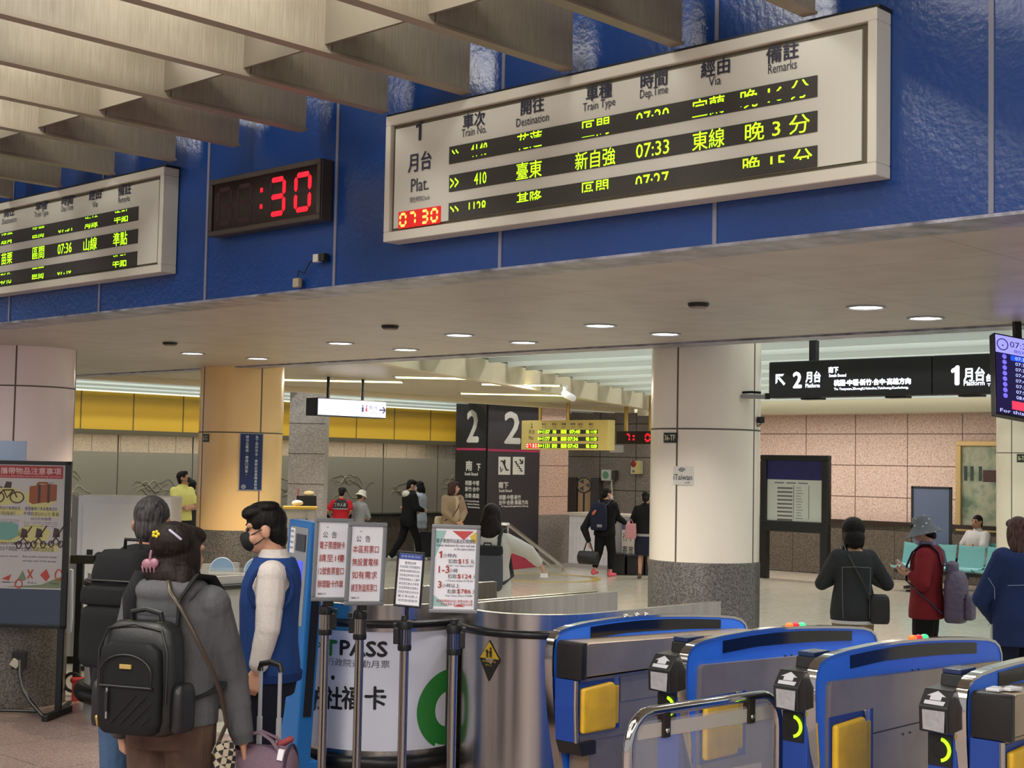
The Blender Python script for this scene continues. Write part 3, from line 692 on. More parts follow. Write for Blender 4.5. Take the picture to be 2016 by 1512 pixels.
for i, (y0, row) in enumerate(((850, (('>>1157', 1071), ('海', 1092), ('區間', 1110), ('07:40', 1132), ('晚 11分', 1165))), (864, (('>>1177', 1071), ('嘉義', 1092), ('區間', 1110), ('07:36', 1128), ('晚 11分', 1165))), (878, (('>>1131', 1071), ('新竹', 1092), ('區間', 1110), ('07:43', 1128), ('晚 12分', 1165))))):
    a = uv(1062, y0 + 4); b = uv(1177, y0 - 4)
    MB().plate(LF, a[0], a[1], b[0], b[1], 0, .003).build('led_strip', M_DARK_LED, t, 0)
    for st, px in row: g.text(st, LF, uv(px, y0)[0], (a[1] + b[1]) / 2, h=(b[1] - a[1]) * .8, w=.037 * len(st) + .04, c=.005, bold=.003)
g.build('led_text', M_GREEN_LED, t, 0)
a = uv(1036, 882); b = uv(1059, 873)
c = MB().plate(LF, a[0], a[1], b[0], b[1], 0, .003).build('clock_display', glow('red_clock_face_far', (210, 30, 20), 1.0), t, 0)
dd = MB(); w = (b[0] - a[0]) / 4.3
for i, ch in enumerate('0730'): seven(dd, ch, LF, a[0] + .006 + i * w + (w * .15 if i > 1 else 0), a[1] + .008, w * .74, b[1] - a[1] - .016, .013, .005)
dd.build('clock_digits', glow('pale_red_led', (255, 190, 170), 2), c, 0)
for px in (1057, 1112): MB().cyl((.08, -uv(px, 830)[0], Hh), (.08, -uv(px, 830)[0], 3.1 - hb.z), .03, n=10).build('hanger_rod', M_GOLD, t)
hc = at(1213, 874, 24.8); e = onX(1284, 875, hc.x); Wd = hc.y - e.y; Hh = onX(1213, 849, hc.x).z - hc.z
t = thing('digital_clock', 'hanging digital clock with red digits beside the round pillar', 'digital clock', hc)
MB().plate(LF, 0, 0, Wd, Hh, -.1, 0).build('case', plain('dark_plum', (36, 18, 28), .3), t, 0, bevel=.004)
d = MB(); seven(d, '7', LF, Wd * .27, Hh * .18, Wd * .12, Hh * .64, .028, .003); seven(d, '0', LF, Wd * .80, Hh * .18, Wd * .15, Hh * .64, .03, .003)
for yy in (.36, .62): d.plate(LF, Wd * .47, Hh * yy - .014, Wd * .51, Hh * yy + .014, 0, .004)
d.build('lit_digits', M_RED_LED, t, 0)
for f in (.22, .9): MB().cyl((.05, -Wd * f, Hh), (.05, -Wd * f, 3.2 - hc.z), .035, n=10).build('hanger_rod', M_GOLD, t)

# lettering and pictograms on the black platform pier (its own panels)
pm = plain('pier_print', (206, 200, 192), .6)
t = thing('platform_pier_poster', 'narrow black panel with large 2 and south bound lettering', 'wall sign', (PX0 - .01, 20.4, 0))
uv = lambda px, py: ((lambda p: (20.4 - p.y, p.z))(onX(px, py, PX0 - .01)))
MB().plate(LF, 0.02, .02, .83, 3.28, -.008, 0).build('backing', plain('black_vinyl', (22, 20, 23), .45), t, 0)
k = MB(); x, y = uv(931, 839); k.text('2', LF, x, y, h=.60, w=.30, c=.002, bold=.02)
for st, px, py, hh, ww in (('南', 923, 917, .19, .17), ('下', 944, 920, .13, .10), ('South Bound', 928, 933, .06, .36), ('桃園·中壢', 930, 951, .09, .38), ('新竹·台中', 930, 963, .09, .38), ('台南·高雄', 930, 976, .09, .38), ('To Taoyuan,Zhongli,', 930, 987, .035, .38), ('Hsinchu,Taichung', 932, 993, .035, .33), ('Tainan,Kaohsiung', 933, 999, .035, .33)):
    x, y = uv(px, py); k.text(st, LF, .43 + (x - .43) * .9, y, h=hh, w=ww, c=.002, bold=.007 if hh > .12 else .003)
k.build('lettering', pm, t, 0)
MB().plate(LF, 0.02, uv(930, 886.5)[1], .83, uv(930, 882)[1], 0, .003).build('magenta_band', plain('magenta', (176, 40, 84), .5), t, 0)
YF = Fr((0, 0, 0), (1, 0, 0), (0, 0, 1), (0, -1, 0))
t = thing('platform_pier_poster', 'wide black panel with large 2 and escalator pictograms', 'wall sign', (PX0, PY0 - .02, 0))
uv = lambda px, py: ((lambda p: (p.x - PX0, p.z))(onY(px, py, PY0 - .02)))
MB().plate(YF, .01, .02, 1.5, 3.28, -.008, 0).build('backing', plain('charcoal_vinyl', (44, 40, 46), .45), t, 0)
k = MB(); x, y = uv(1009, 842); k.text('2', YF, x, y, h=.60, w=.44, c=.002, bold=.02)
for st, px, py, hh, ww in (('南下', 991, 955, .12, .27), ('South Bound', 995, 966, .05, .36), ('桃園·中壢·新竹', 1004, 979, .09, .62), ('台中·台南·高雄方向', 1011, 989, .09, .82), ('To Taoyuan,Zhongli,Hsinchu,Taichung', 1013, 997, .035, .78)):
    x, y = uv(px, py); k.text(st, YF, x, y, h=hh, w=ww, c=.002, bold=.006 if hh > .11 else .003)
k.build('lettering', pm, t, 0)
MB().plate(YF, .01, uv(1010, 889.5)[1], 1.5, uv(1010, 885)[1], 0, .003).build('magenta_band', plain('magenta', (176, 40, 84), .5), t, 0)
for px, esc in ((993, 1), (1021, 0)):
    x, y = uv(px, 917); b = MB().plate(YF, x - .17, y - .175, x + .17, y + .175, 0, .003).build('pictogram_tile', plain('tile_white', (222, 216, 206), .5), t, 0, bevel=.01)
    z = MB()
    if esc:
        z.tube([YF(x - .11, y + .09, .006), YF(x - .05, y + .09, .006), YF(x + .05, y - .08, .006), YF(x + .11, y - .08, .006)], .016, 6).tube([YF(x - .12, y - .02, .006), YF(x - .1, y - .12, .006), YF(x - .05, y - .06, .006)], .01, 5).tube([YF(x, y + .12, .006), YF(x, y + .03, .006)], .016, 6)
    else:
        pts = []
        for i in range(5): pts += [YF(x - .12 + i * .045, y + .08 - i * .045, .006), YF(x - .075 + i * .045, y + .08 - i * .045, .006)]
        z.tube(pts, .013, 6).tube([YF(x + .02, y + .13, .006), YF(x + .11, y + .05, .006)], .013, 6).tube([YF(x + .11, y + .12, .006), YF(x + .11, y + .05, .006), YF(x + .03, y + .05, .006)], .012, 6)
    z.build('pictogram', M_INKBLK, b)

# plates and notices on the pillars
def plate_on(label, name, cat, c, ang_px, z0, z1, wdt, mats, lines, rad=PR):
    """a curved plate wrapped on the pillar at centre c; ang_px = picture column of its middle"""
    cp = Vector((c[0], c[1], 0)); d = cp.dot(FWD); lat0 = cp.dot(RGT)
    s = max(-1, min(1, ((ang_px - 1008) / FPX * (d - rad * .8) - lat0) / rad)); th0 = math.asin(s)
    t = thing(name, label, cat, (c[0], c[1], z0))
    def m3(a, b, cc):
        th = th0 + (a - wdt / 2) / rad; r = rad + .004 + cc
        return RGT * (r * math.sin(th)) - FWD * (r * math.cos(th)) + Vector((0, 0, b))
    def sheet(x0, y0, x1, y1, c0, c1, n=8):
        q = MB(); A = []
        for i in range(n + 1):
            x = x0 + (x1 - x0) * i / n; A.append([m3(x, y0, c0), m3(x, y1, c0), m3(x, y1, c1), m3(x, y0, c1)])
        return q.rings(A)
    return t, m3, sheet
m_sgreen = plain('dark_green_plate', (24, 40, 32), .4)
def code_plate(label, c, px, py0, py1, wdt, st):
    dd = Vector((c[0], c[1], 0)).dot(FWD) - PR; z0, z1 = at(px, py1, dd).z, at(px, py0, dd).z
    t, m3, sheet = plate_on(label, 'pillar_plate', 'pillar plate', c, px, z0, z1, wdt, None, None)
    sheet(0, 0, wdt, z1 - z0, 0, .004).build('plate', m_sgreen, t, 0)
    MB().text(st, LF, wdt / 2, (z1 - z0) / 2, h=(z1 - z0) * .55, w=wdt * .8, c=.0055, map3=m3, bold=.0012).build('lettering', plain('plate_print', (206, 204, 170), .5), t, 0)
code_plate('small green plate reading 36-TF on the cream pillar', TF, 1323, 851, 871, .12, '36-TF')
code_plate('small green plate reading 36-TC on the warm pillar', TC, 407, 854, 870, .098, '36-TC')
code_plate('small green plate on the far right pillar, cut by the picture edge', RP, 2012, 894, 910, .12, '36-TH')
dd = 13.6; z0, z1 = at(500, 966, dd).z, at(500, 853, dd).z; hh = z1 - z0
t, m3, sheet = plate_on('tall navy notice with vertical white lettering on warm pillar', 'safety_notice', 'notice', TC, 500, z0, z1, .225, None, None)
sheet(0, 0, .225, hh, 0, .003).build('border', plain('silver_edge', (150, 160, 170), .4), t, 0)
sheet(.008, .008, .217, hh - .008, .002, .006).build('navy_panel', plain('navy_panel', (24, 44, 92), .4), t, 0)
k = MB()
for st, xx in (('為了您的安全,請務必留意隨身財物', .157), ('請勿在電梯,樓梯口停留。', .068)):
    for i, ch in enumerate(st): k.text(ch, LF, xx, hh - .035 - i * .032, h=.027 if ch not in ',。' else .008, c=.0075, map3=m3, bold=.0006)
for a0 in range(0, 360, 24):
    k.flat([(.045 + .02 * math.cos(R(a0 + q)) * s2, .035 + .02 * math.sin(R(a0 + q)) * s2) for q, s2 in ((0, 1), (24, 1), (24, .75), (0, .75))], LF, 0); 
    for i in range(len(k.v) - 4, len(k.v)): q = k.v[i]; k.v[i] = m3(-q.y, q.z, .0075)
k.text('鐵', LF, .045, .035, h=.02, c=.0075, map3=m3); k.build('lettering', plain('notice_print', (196, 204, 214), .5), t, 0)
dd = 10.25; z0, z1 = at(1348, 955, dd).z, at(1348, 918, dd).z; hh = z1 - z0
t, m3, sheet = plate_on('small white wifi sticker on the cream pillar', 'wifi_sticker', 'sticker', TF, 1347, z0, z1, .155, None, None)
sheet(0, 0, .155, hh, 0, .001).build('backing', plain('sticker_white', (212, 208, 196), .3), t, 0)
k = MB(); k.text('iTaiwan', LF, .075, hh * .42, h=hh * .3, w=.14, c=.0025, map3=m3, bold=.0008); k.text('wifi', LF, .11, hh * .14, h=hh * .14, c=.0025, map3=m3)
for rr in (.012, .022, .032):
    pts = [m3(.07 + rr * math.cos(R(q)), hh * .66 + rr * math.sin(R(q)), .003) for q in range(40, 150, 12)]; k.tube(pts, .0025, 5)
k.build('logo', plain('sticker_grey', (84, 90, 92), .5), t, 0)
# pale blue sheet on the left pillar
dd = 11.5; z0, z1 = at(28, 925, dd).z, at(28, 868, dd).z
t, m3, sheet = plate_on('pale blue sheet stuck on the left pillar above the poster stand', 'blue_sheet', 'sheet', (LP.x, LP.y), 28, z0, z1, .26, None, None)
sheet(0, 0, .26, z1 - z0, 0, .002).build('paper', plain('pale_blue', (176, 200, 232), .4), t, 0)
# ------------------------------------------------------------------ ticket gates
M_GBLUE = plain('gate_blue', (44, 118, 244), .35, bump=(80, .02))
M_GDEEP = plain('gate_deep_blue', (28, 66, 150), .4)
M_YEL = plain('yellow_flap', (232, 184, 44), .5, bump=(30, .05), vary=(14, .08))
M_GSTEEL = plain('satin_gate_steel', (190, 170, 146), .36, .7, vary=(3, .12))
M_STICK = plain('worn_sticker', (172, 170, 174), .6, vary=(40, .12))
PROF = [(.14, 0), (.115, .25), (.085, .45), (.05, .6), (.022, .74), (.006, .88), (0, 1.0), (.002, 1.06), (.012, 1.098), (.034, 1.126), (.07, 1.144), (.14, 1.157), (.28, 1.168),
        (.5, 1.175), (.75, 1.176), (1.0, 1.168), (1.25, 1.153), (1.5, 1.134), (1.66, 1.118), (1.74, 1.10), (1.79, 1.072), (1.815, 1.03), (1.82, .97), (1.82, 0)]
def gate(x0, y0, label, box, reader, L=1.82, lamps=True, dark=False):
    t = thing('ticket_gate', label, 'ticket gate', (x0, y0, 0), 0, 'ticket gates')
    k = L / 1.82; P = [(x * k if x > .3 else x, z) for x, z in PROF]
    MB().prism(P, FX, -.02, .02).build('side_panel', M_GBLUE, t, 30)
    rs = []
    for i, (x, z) in enumerate(P[1:-1]):
        i += 1; d = Vector((P[i + 1][0] - P[i - 1][0], P[i + 1][1] - P[i - 1][1])); d.normalize(); nx, nz = -d.y, d.x
        rs.append([Vector((x + nx * .008, -.025, z + nz * .008)), Vector((x + nx * .008, .025, z + nz * .008)), Vector((x - nx * .006, .025, z - nz * .006)), Vector((x - nx * .006, -.025, z - nz * .006))])
    MB().rings(rs).build('edge_trim', M_CHROME, t, 50)
    top = lambda x: max(z for z in [PZ(P, x)])
    xs = [.30 + (1.53 * k - .30) * i / 16 for i in range(17)]
    lowz = lambda x: 1.09 + .018 * math.sin((x - .3) / 1.2 * 2.2) - .045 * max(0, (x - .6)) / .95
    MB().prism([(x, PZ(P, x) - .018) for x in xs] + [(x, lowz(x)) for x in reversed(xs)], FX, .02, .024).build('display_strip', plain('display_black', (14, 12, 14), .12), t, 30)
    b = MB()
    for q in (.86, .92): b.cyl((q * k, -.02, 1.055 - .03 * q), (q * k, -.025, 1.055 - .03 * q), .006, n=8)
    b.build('bolt', M_BLACK, t)
    if not box:
        MB().prism([(.085, .0), (.085, .9), (.09, 1.035), (.11, 1.05), (L - .06, 1.0), (L - .035, .98), (L - .03, 0)], FX, .02, .046).build('lower_panel', M_GSTEEL, t, 30)
        MB().plate(FX, .075, .58, .46, .895, .044, .05).build('flap_recess', M_GDEEP, t, 0)
        f = MB().prism([(.085, .60), (.355, .60), (.355, .845), (.33, .875), (.085, .862)], FX, .05, .085).build('flap', M_YEL, t, 40, bevel=.018, seg=3)
        MB().plate(FX, .34, .62, .42, .845, .05, .062).build('flap_tab', M_YEL, f, 0, bevel=.004)
        MB().plate(FX, .365, .845, .405, .90, .05, .066).build('hinge', M_STEEL, t, 0, bevel=.004)
        s = MB()
        for q in (.75, .82, 1.0, 1.07): s.cyl((q, -.046, .74), (q, -.050, .74), .005, n=8)
        s.plate(FX, .45, .775, L - .05, .781, .046, .0475); s.build('screw', plain('screw_dark', (60, 56, 52), .4, .6), t, 0)
    else:
        MB().prism([(.05, .93), (.05, 1.085), (.075, 1.10), (L - .12, 1.055), (L - .06, 1.04), (L - .06, .93)], FX, .02, .205).build('upper_box', M_GSTEEL, t, 30, bevel=.004, seg=1)
        MB().prism([(.012, .915), (.012, 1.09), (.03, 1.104), (.056, 1.104), (.056, .915)], FX, .036, .208).build('end_cap', plain('matte_black', (28, 26, 27), .45), t, 30, bevel=.008)
        MB().plate(FX, .05, .60, L - .1, .915, .02, .17).build('lower_box', M_GSTEEL, t, 0)
        MB().prism([(.02, .60), (.008, .78), (.012, .912), (.06, .912), (.06, .60)], FX, .034, .168).build('front_panel', M_GDEEP, t, 0)
        MB().tube([(.012, -.172, .912), (.01, -.173, .78), (.022, -.172, .60)], .012, 8).build('corner_strip', M_STEEL, t)
        MB().plate(FX, .03, .64, .36, .90, .17, .176).build('flap_recess', M_GDEEP, t, 0)
        f = MB().prism([(.035, .645), (.30, .645), (.30, .865), (.27, .888), (.035, .872)], FX, .174, .208).build('flap', M_YEL, t, 40, bevel=.018, seg=3)
        MB().plate(FX, .28, .665, .345, .862, .174, .184).build('flap_tab', M_YEL, f, 0, bevel=.004)
        MB().plate(FX, .30, .866, .335, .905, .17, .186).build('hinge', M_STEEL, t, 0, bevel=.003)
        MB().plate(FX, .37, .77, L - .13, .90, .17, .174).build('service_panel', M_GSTEEL, t, 0)
        MB().prism([(.05, .53), (.02, .60), (.16, .60), (.16, .53)], FX, .03, .19).build('bottom_cap', plain('matte_black', (28, 26, 27), .45), t, 0, bevel=.006)
        MB().plate(FX, .13, 0, L - .1, .60, .034, .165).build('plinth_panel', M_GSTEEL, t, 0)
    if lamps:
        for q, c in ((.93, (255, 110, 40)), (.99, (190, 30, 50)), (1.05, (60, 220, 130))):
            MB().ell((q, 0, PZ(P, q) + .012), (.026, .02, .014), None, 12, 8).build('signal_lamp', glow('lamp_%d_%d' % (c[0], c[1]), c, .9), t)
    else:
        for q in (.62, .72, .80): MB().ell((q, 0, PZ(P, q) + .01), (.02, .016, .012), None, 12, 8).build('signal_lamp', M_CHROME, t)
    if reader:
        MB().box((.0, .018, 0), (.34, .15, .93)).build('reader_column', M_GDEEP, t, 0, bevel=.008)
        r = MB().prism([(-.07, .925), (-.075, 1.03), (-.02, 1.098), (.10, 1.105), (.10, .925)], Fr((0, .022, 0), (1, 0, 0), (0, 0, 1), (0, 1, 0)), 0, .131).build('ticket_reader', plain('reader_black', (30, 30, 32), .4), t, 0, bevel=.006)
        MB().prism([(.08, 1.10), (.09, 1.15), (.20, 1.15), (.32, 1.12), (.32, .93), (.1, .93)], Fr((0, .035, 0), (1, 0, 0), (0, 0, 1), (0, 1, 0)), 0, .10).build('reader_hood', M_BLACK, t, 0, bevel=.005)
        EF = Fr((-.0755, .153, .925), (0, -1, 0), (.048, 0, 1))
        MB().prism([(.022, .012), (.116, .006), (.117, .092), (.016, .092)], EF, .002, .0045).build('white_sticker', M_STICK, r, 0)
        sl = Vector((.055, 0, .068)).normalized(); SF2 = Fr((-.075, .153, 1.03), (0, -1, 0), sl)
        q = MB().flat([(.02, .012), (.108, .010), (.112, .03), (.02, .03)], SF2, .0025)
        q.flat([(.04, .033), (.09, .033), (.09, .052), (.108, .052), (.065, .078), (.022, .052), (.04, .052)], SF2, .0025).build('arrow_sticker', plain('arrow_white', (206, 206, 214), .5), r, 0)
        MB().box((.10, .05, 1.15), (.24, .135, 1.172)).build('top_display', plain('display_blue', (36, 52, 92), .25), t, 0, bevel=.004)
        MB().plate(Fr((-.0, .15, 0), (0, -1, 0), (0, 0, 1)), .005, .78, .112, .91, -.002, .006).build('ring_plate', M_BLACK, t, 0)
        RF = Fr((-.007, .092, .848), (0, -1, 0), (0, 0, 1)); dk = MB().lathe([(.001, 0), (.034, 0), (.034, .006), (.001, .008)], n=24)
        dk.v = [RF(q.x, q.y, q.z) for q in dk.v]; dk.build('ring_knob', plain('knob_black', (10, 10, 10), .5), t)
        g = MB(); A = []
        for a in range(-78, 79, 12): A.append([RF(rr * math.cos(R(a)), rr * math.sin(R(a)), cc) for rr, cc in ((.038, 0), (.051, 0), (.051, .006), (.038, .006))])
        g.rings(A).build('ring_light', glow('ring_green', (150, 255, 20), 1.8), t, 0)
        MB().plate(Fr((-.0, .028, 0), (0, -1, 0), (0, 0, 1)), .0, .90, .012, 1.06, 0, .004).build('yellow_strip', plain('strip_yellow', (170, 150, 50), .5), t, 0)
    return t
def PZ(P, x):
    q = [p for p in P[6:-2]]
    for a, b in zip(q, q[1:]):
        if a[0] <= x <= b[0]: return a[1] + (b[1] - a[1]) * (x - a[0]) / max(b[0] - a[0], 1e-6)
    return q[-1][1]
gate(5.605, 5.0, 'blue ticket gate with black capped steel box and no reader, against steel counter', True, False, 1.76, False)
gate(5.67, 4.2, 'blue ticket gate half hidden by the chrome barrier, second from steel counter', False, True)
gate(5.685, 3.5, 'blue ticket gate third from the steel counter with full yellow flap', False, True, 1.88)
g4 = gate(5.69, 2.79, 'nearest blue ticket gate with black box carrying white cards', True, True, 1.85)
for (x, y, r) in ((5.80, 2.69, 5), (5.86, 2.655, -8)):
    t = MB().box((-.045, -.028, 0), (.045, .028, .012)).build('card_stack', plain('card_white', (232, 234, 240), .4), None, 0, bevel=.003)
    t.location = (x, y, 1.104); t.rotation_euler = (0, 0, R(r)); tag(t, 'white card %s on the black box of the nearest gate' % ('lying in front' if r > 0 else 'lying behind the other'), 'card')

# ------------------------------------------------------------------ steel attendant counters with rounded ends
def stadium(cx, cy, rad, X1, n=28):
    P = [(X1, cy - rad), (cx, cy - rad)]
    for i in range(1, n): a = R(270 - 180 * i / n); P.append((cx + rad * math.cos(a), cy + rad * math.sin(a)))
    return P + [(cx, cy + rad), (X1, cy + rad)]
def wall_path(P, th, z0, z1):
    """upright sheet following a plan path, th thick on its inner side"""
    rs = []
    for i, p in enumerate(P):
        a, b = P[max(i - 1, 0)], P[min(i + 1, len(P) - 1)]; d = Vector((b[0] - a[0], b[1] - a[1])).normalized(); nn = Vector((d.y, -d.x))
        q = Vector(p); i2 = q - nn * th * (-1)
        rs.append([(q.x, q.y, z0), (q.x, q.y, z1), (i2.x, i2.y, z1), (i2.x, i2.y, z0)])
    return MB().rings(rs)
def path_tube(P, off, z, r):
    pts = []
    for i, p in enumerate(P):
        a, b = P[max(i - 1, 0)], P[min(i + 1, len(P) - 1)]; d = Vector((b[0] - a[0], b[1] - a[1])).normalized()
        pts.append((p[0] - d.y * off * -1 * -1 * -1, p[1] - d.x * off, z))
    return MB().tube(pts, r, 12)
def counter(label, cx, cy, rad, X1, zt, low=.045, m=None):
    t = thing('attendant_counter', label, 'counter', (0, 0, 0))
    P = stadium(cx, cy, rad, X1)
    wall_path(P, .045, 0.0, zt).build('shell', m or M_STEEL, t, 40)
    o = [(cx + (x - cx) * (1 + .012 / rad), cy + (y - cy) * (1 + .012 / rad)) for x, y in P]
    MB().tube([(x, y, 1.02) for x, y in o], .024, 12).build('upper_bumper', M_RUBBER, t)
    if low:
        o = [(cx + (x - cx) * (1 + .01 / rad), cy + (y - cy) * (1 + .01 / rad)) for x, y in P]
        MB().tube([(x, y, .19) for x, y in o], low, 12).build('lower_bumper', M_RUBBER, t)
    return t
S1, S2, S3 = (6.575, 5.97, .455), (6.225, 6.985, .505), (6.50, 9.86, .60)
t1 = counter('steel rounded attendant counter beside the blue gates with yellow warning diamond', *S1, 7.85, 1.135, 0)
t2 = counter('rounded attendant counter wrapped in white with green and black lettering', *S2, 7.75, 1.135)
t3 = counter('rounded steel attendant counter behind the three queueing people', *S3, 7.6, 1.10, .07, plain('pale_satin_metal', (186, 184, 180), .35, .5))
def on_round(S, extra=0.0):
    c = Vector((S[0], S[1], 0)); dc, lc = c.dot(FWD), c.dot(RGT); rad = S[2] + extra
    def ang(px, py=1300):
        th = 0; v = ray(px, py); tl = v.dot(RGT) / v.dot(FWD)
        for _ in range(8): th = math.asin(max(-1, min(1, (tl * (dc - rad * math.cos(th)) - lc) / rad)))
        return th
    def m3(a, b, cc=0): r = rad + cc; th = a / rad; q = RGT * (lc + r * math.sin(th)) + FWD * (dc - r * math.cos(th)); return Vector((q.x, q.y, b))
    def zz(px, py): th = ang(px, py); return at(px, py, dc - rad * math.cos(th)).z
    return ang, m3, zz, rad
ang, m3, zz, rad = on_round(S2, .004)
q = MB(); A = []
for i in range(41):
    a = (-1.52 + 3.04 * i / 40) * rad; A.append([m3(a, .262, 0), m3(a, .972, 0), m3(a, .972, .003), m3(a, .262, .003)])
q.rings(A).build('white_wrap', plain('white_vinyl', (222, 224, 236), .3), t2, 40)
M_GR = plain('print_green', (48, 136, 58), .45); U = lambda px: ang(px) * rad
k = MB(); g = MB(); gy = MB()
k.text('PASS', LF, U(714), zz(714, 1277), h=.088, w=U(760) - U(669), c=.005, map3=m3, bold=.004)
g.text('T', LF, U(651), zz(651, 1275), h=.088, w=U(663) - U(640), c=.005, map3=m3, bold=.006)
gy.text('行政院通勤月票', LF, U(702), zz(702, 1306), h=.046, w=U(761) - U(641), c=.005, map3=m3)
for ch, px in zip('地方社福卡', (612, 628, 657, 692, 739)): k.text(ch, LF, ang(px, 1374) * rad, zz(px, 1374), h=.135, w=.125, c=.005, map3=m3, bold=.0035)
def ringp(mb, u0, z0, r0, r1, a0=0, a1=360, n=40, keep=None):
    pts = []
    for i in range(n):
        qa, qb = R(a0 + (a1 - a0) * i / n), R(a0 + (a1 - a0) * (i + 1) / n)
        for j in range(6):
            ra, rb = r0 + (r1 - r0) * j / 6, r0 + (r1 - r0) * (j + 1) / 6
            quad = [(u0 + rb * math.cos(qa), z0 + rb * math.sin(qa)), (u0 + rb * math.cos(qb), z0 + rb * math.sin(qb)), (u0 + ra * math.cos(qb), z0 + ra * math.sin(qb)), (u0 + ra * math.cos(qa), z0 + ra * math.sin(qa))]
            if keep and not all(keep(a, b) for a, b in quad): continue
            kk = len(mb.v); mb.v += [m3(a, b, .0045) for a, b in quad]; mb.f.append((kk, kk + 1, kk + 2, kk + 3))
ringp(k, U(657), zz(657, 1334), .0005, .014)
ringp(g, .507, zz(900, 1388), .105, .24, 0, 360, 90, lambda a, b: b > .264 and a < 1.5 * rad)
ringp(g, U(600), zz(606, 1278), .05, .085, -100, 100, 30, lambda a, b: a > -1.5 * rad)
ringp(g, U(628), zz(628, 1269), .008, .017)
k.build('black_lettering', M_INKBLK, t2, 0); g.build('green_print', M_GR, t2, 0); gy.build('grey_lettering', plain('grey_ink', (84, 88, 96), .5), t2, 0)
ang, m3, zz, rad = on_round(S1, .004)
def diamond(px, py, hw, hh, split):
    u0, z0 = ang(px) * rad, zz(px, py)
    M = lambda a, b, c: m3(a, b, c)
    def fl(poly, c, m, nm):
        q = MB(); q.v = [m3(u0 + a, z0 + b, c) for a, b in poly]; q.f = [tuple(range(len(poly)))]; return q.build(nm, m, None, 0)
    t = thing('warning_diamond', 'yellow and black diamond warning sticker on the steel counter', 'sticker', (0, 0, 0))
    for nm, poly, c, m in (('black_sheet', [(-hw, 0), (0, -hh * 1.15), (hw, 0), (0, hh)], .001, plain('sticker_black', (30, 26, 20), .5)),
                           ('yellow_sheet', [(-hw * .92, .004), (hw * .92, .004), (0, hh * .93)], .002, plain('sticker_yellow', (206, 172, 48), .5))):
        fl(poly, c, m, nm).parent = t
    f = MB()
    for xx, h0, s in ((-.014, .0, .8), (.012, .0, 1.0)):
        f.v += [m3(u0 + xx + a * s, z0 + h0 + b * s, .003) for a, b in ((-.008, .012), (-.002, .012), (0, .03), (.002, .012), (.008, .012), (.007, .055), (-.007, .055))]; n = len(f.v); f.f.append(tuple(range(n - 7, n)))
        f.v += [m3(u0 + xx + .008 * s * math.cos(i), z0 + h0 + .064 * s + .008 * s * math.sin(i), .003) for i in (0, 1, 2, 3, 4, 5)]; n = len(f.v); f.f.append(tuple(range(n - 6, n)))
    f.v += [m3(u0 + a, z0 + b, .003) for a, b in ((-.03, .05), (.02, .04), (.02, .034), (-.03, .044))]; n = len(f.v); f.f.append(tuple(range(n - 4, n)))
    f.build('pictogram', plain('sticker_black', (30, 26, 20), .5), t, 0)
    MB().text('請勿觸摸及依靠人員', LF, u0, z0 - .012, h=.013, w=.10, c=.003, map3=m3).text('閘門小心', LF, u0, z0 - .034, h=.012, w=.05, c=.003, map3=m3).build('lettering', plain('sticker_print', (190, 160, 60), .5), t, 0)
diamond(963, 1298, .078, .112, 0)

# ------------------------------------------------------------------ belt posts and their notices
M_POST = steel('polished_post', (190, 184, 176), .2, (40, 40, 1))
def stanchion(px, d, top, lean, label, clip, blackcap=False):
    p = spot(px, d, 0, 1500)
    t = thing('belt_post', label, 'belt post', p, 0, 'steel belt posts', Matrix.Rotation(R(lean), 3, FWD).to_euler())
    t.rotation_euler = (Matrix.Rotation(R(lean), 3, FWD) @ Matrix.Rotation(facing(0), 3, 'Z')).to_euler()
    r = .025
    MB().lathe([(.001, 0), (.17, 0), (.17, .012), (.16, .022), (.05, .035), (.045, .05), (.001, .05)]).build('base', M_STEEL, t)
    MB().lathe([(r, .04), (r, top - .17), (.001, top - .17)], n=28).build('post', M_POST, t, 50)
    MB().lathe([(.001, top - .18), (.037, top - .18), (.039, top - .165), (.037, top - .148), (.001, top - .148)]).build('lower_collar', M_BLACK, t, 30)
    c = MB()
    for i in range(14):
        a = 2 * math.pi * i / 14; c.cyl((.031 * math.cos(a), .031 * math.sin(a), top - .15), (.031 * math.cos(a), .031 * math.sin(a), top - .06), .0065, n=6)
    c.lathe([(.031, top - .15), (.031, top - .06)], n=20).build('cassette', M_POST, t)
    MB().lathe([(.001, top - .064), (.039, top - .064), (.041, top - .045), (.036, top - .02), (.022, top - .012), (.02, top + .012), (.001, top + .012)]).build('cap', M_BLACK, t, 30)
    MB().box((clip * .032, -.022, top - .145), (clip * .062, .022, top - .055)).box((clip * .045, -.015, top - .06), (clip * .066, .015, top - .03)).build('belt_clip', M_BLACK, t, 0, bevel=.006)
    return t
ST = [(633.5, 8.32, 1.19, 0), (702, 8.22, 1.18, 0), (791, 8.05, 1.145, 0), (888, 7.95, 1.14, 0)]
for (px, d, top, ln), (lb, cl) in zip(ST, (('steel belt post nearest the blue ticket machine', 1), ('steel belt post under the right notice of the pair', -1), ('steel belt post carrying the small black framed sheet', -1), ('steel belt post carrying the fare notice', 1))):
    stanchion(px, d, top, ln, lb, cl)

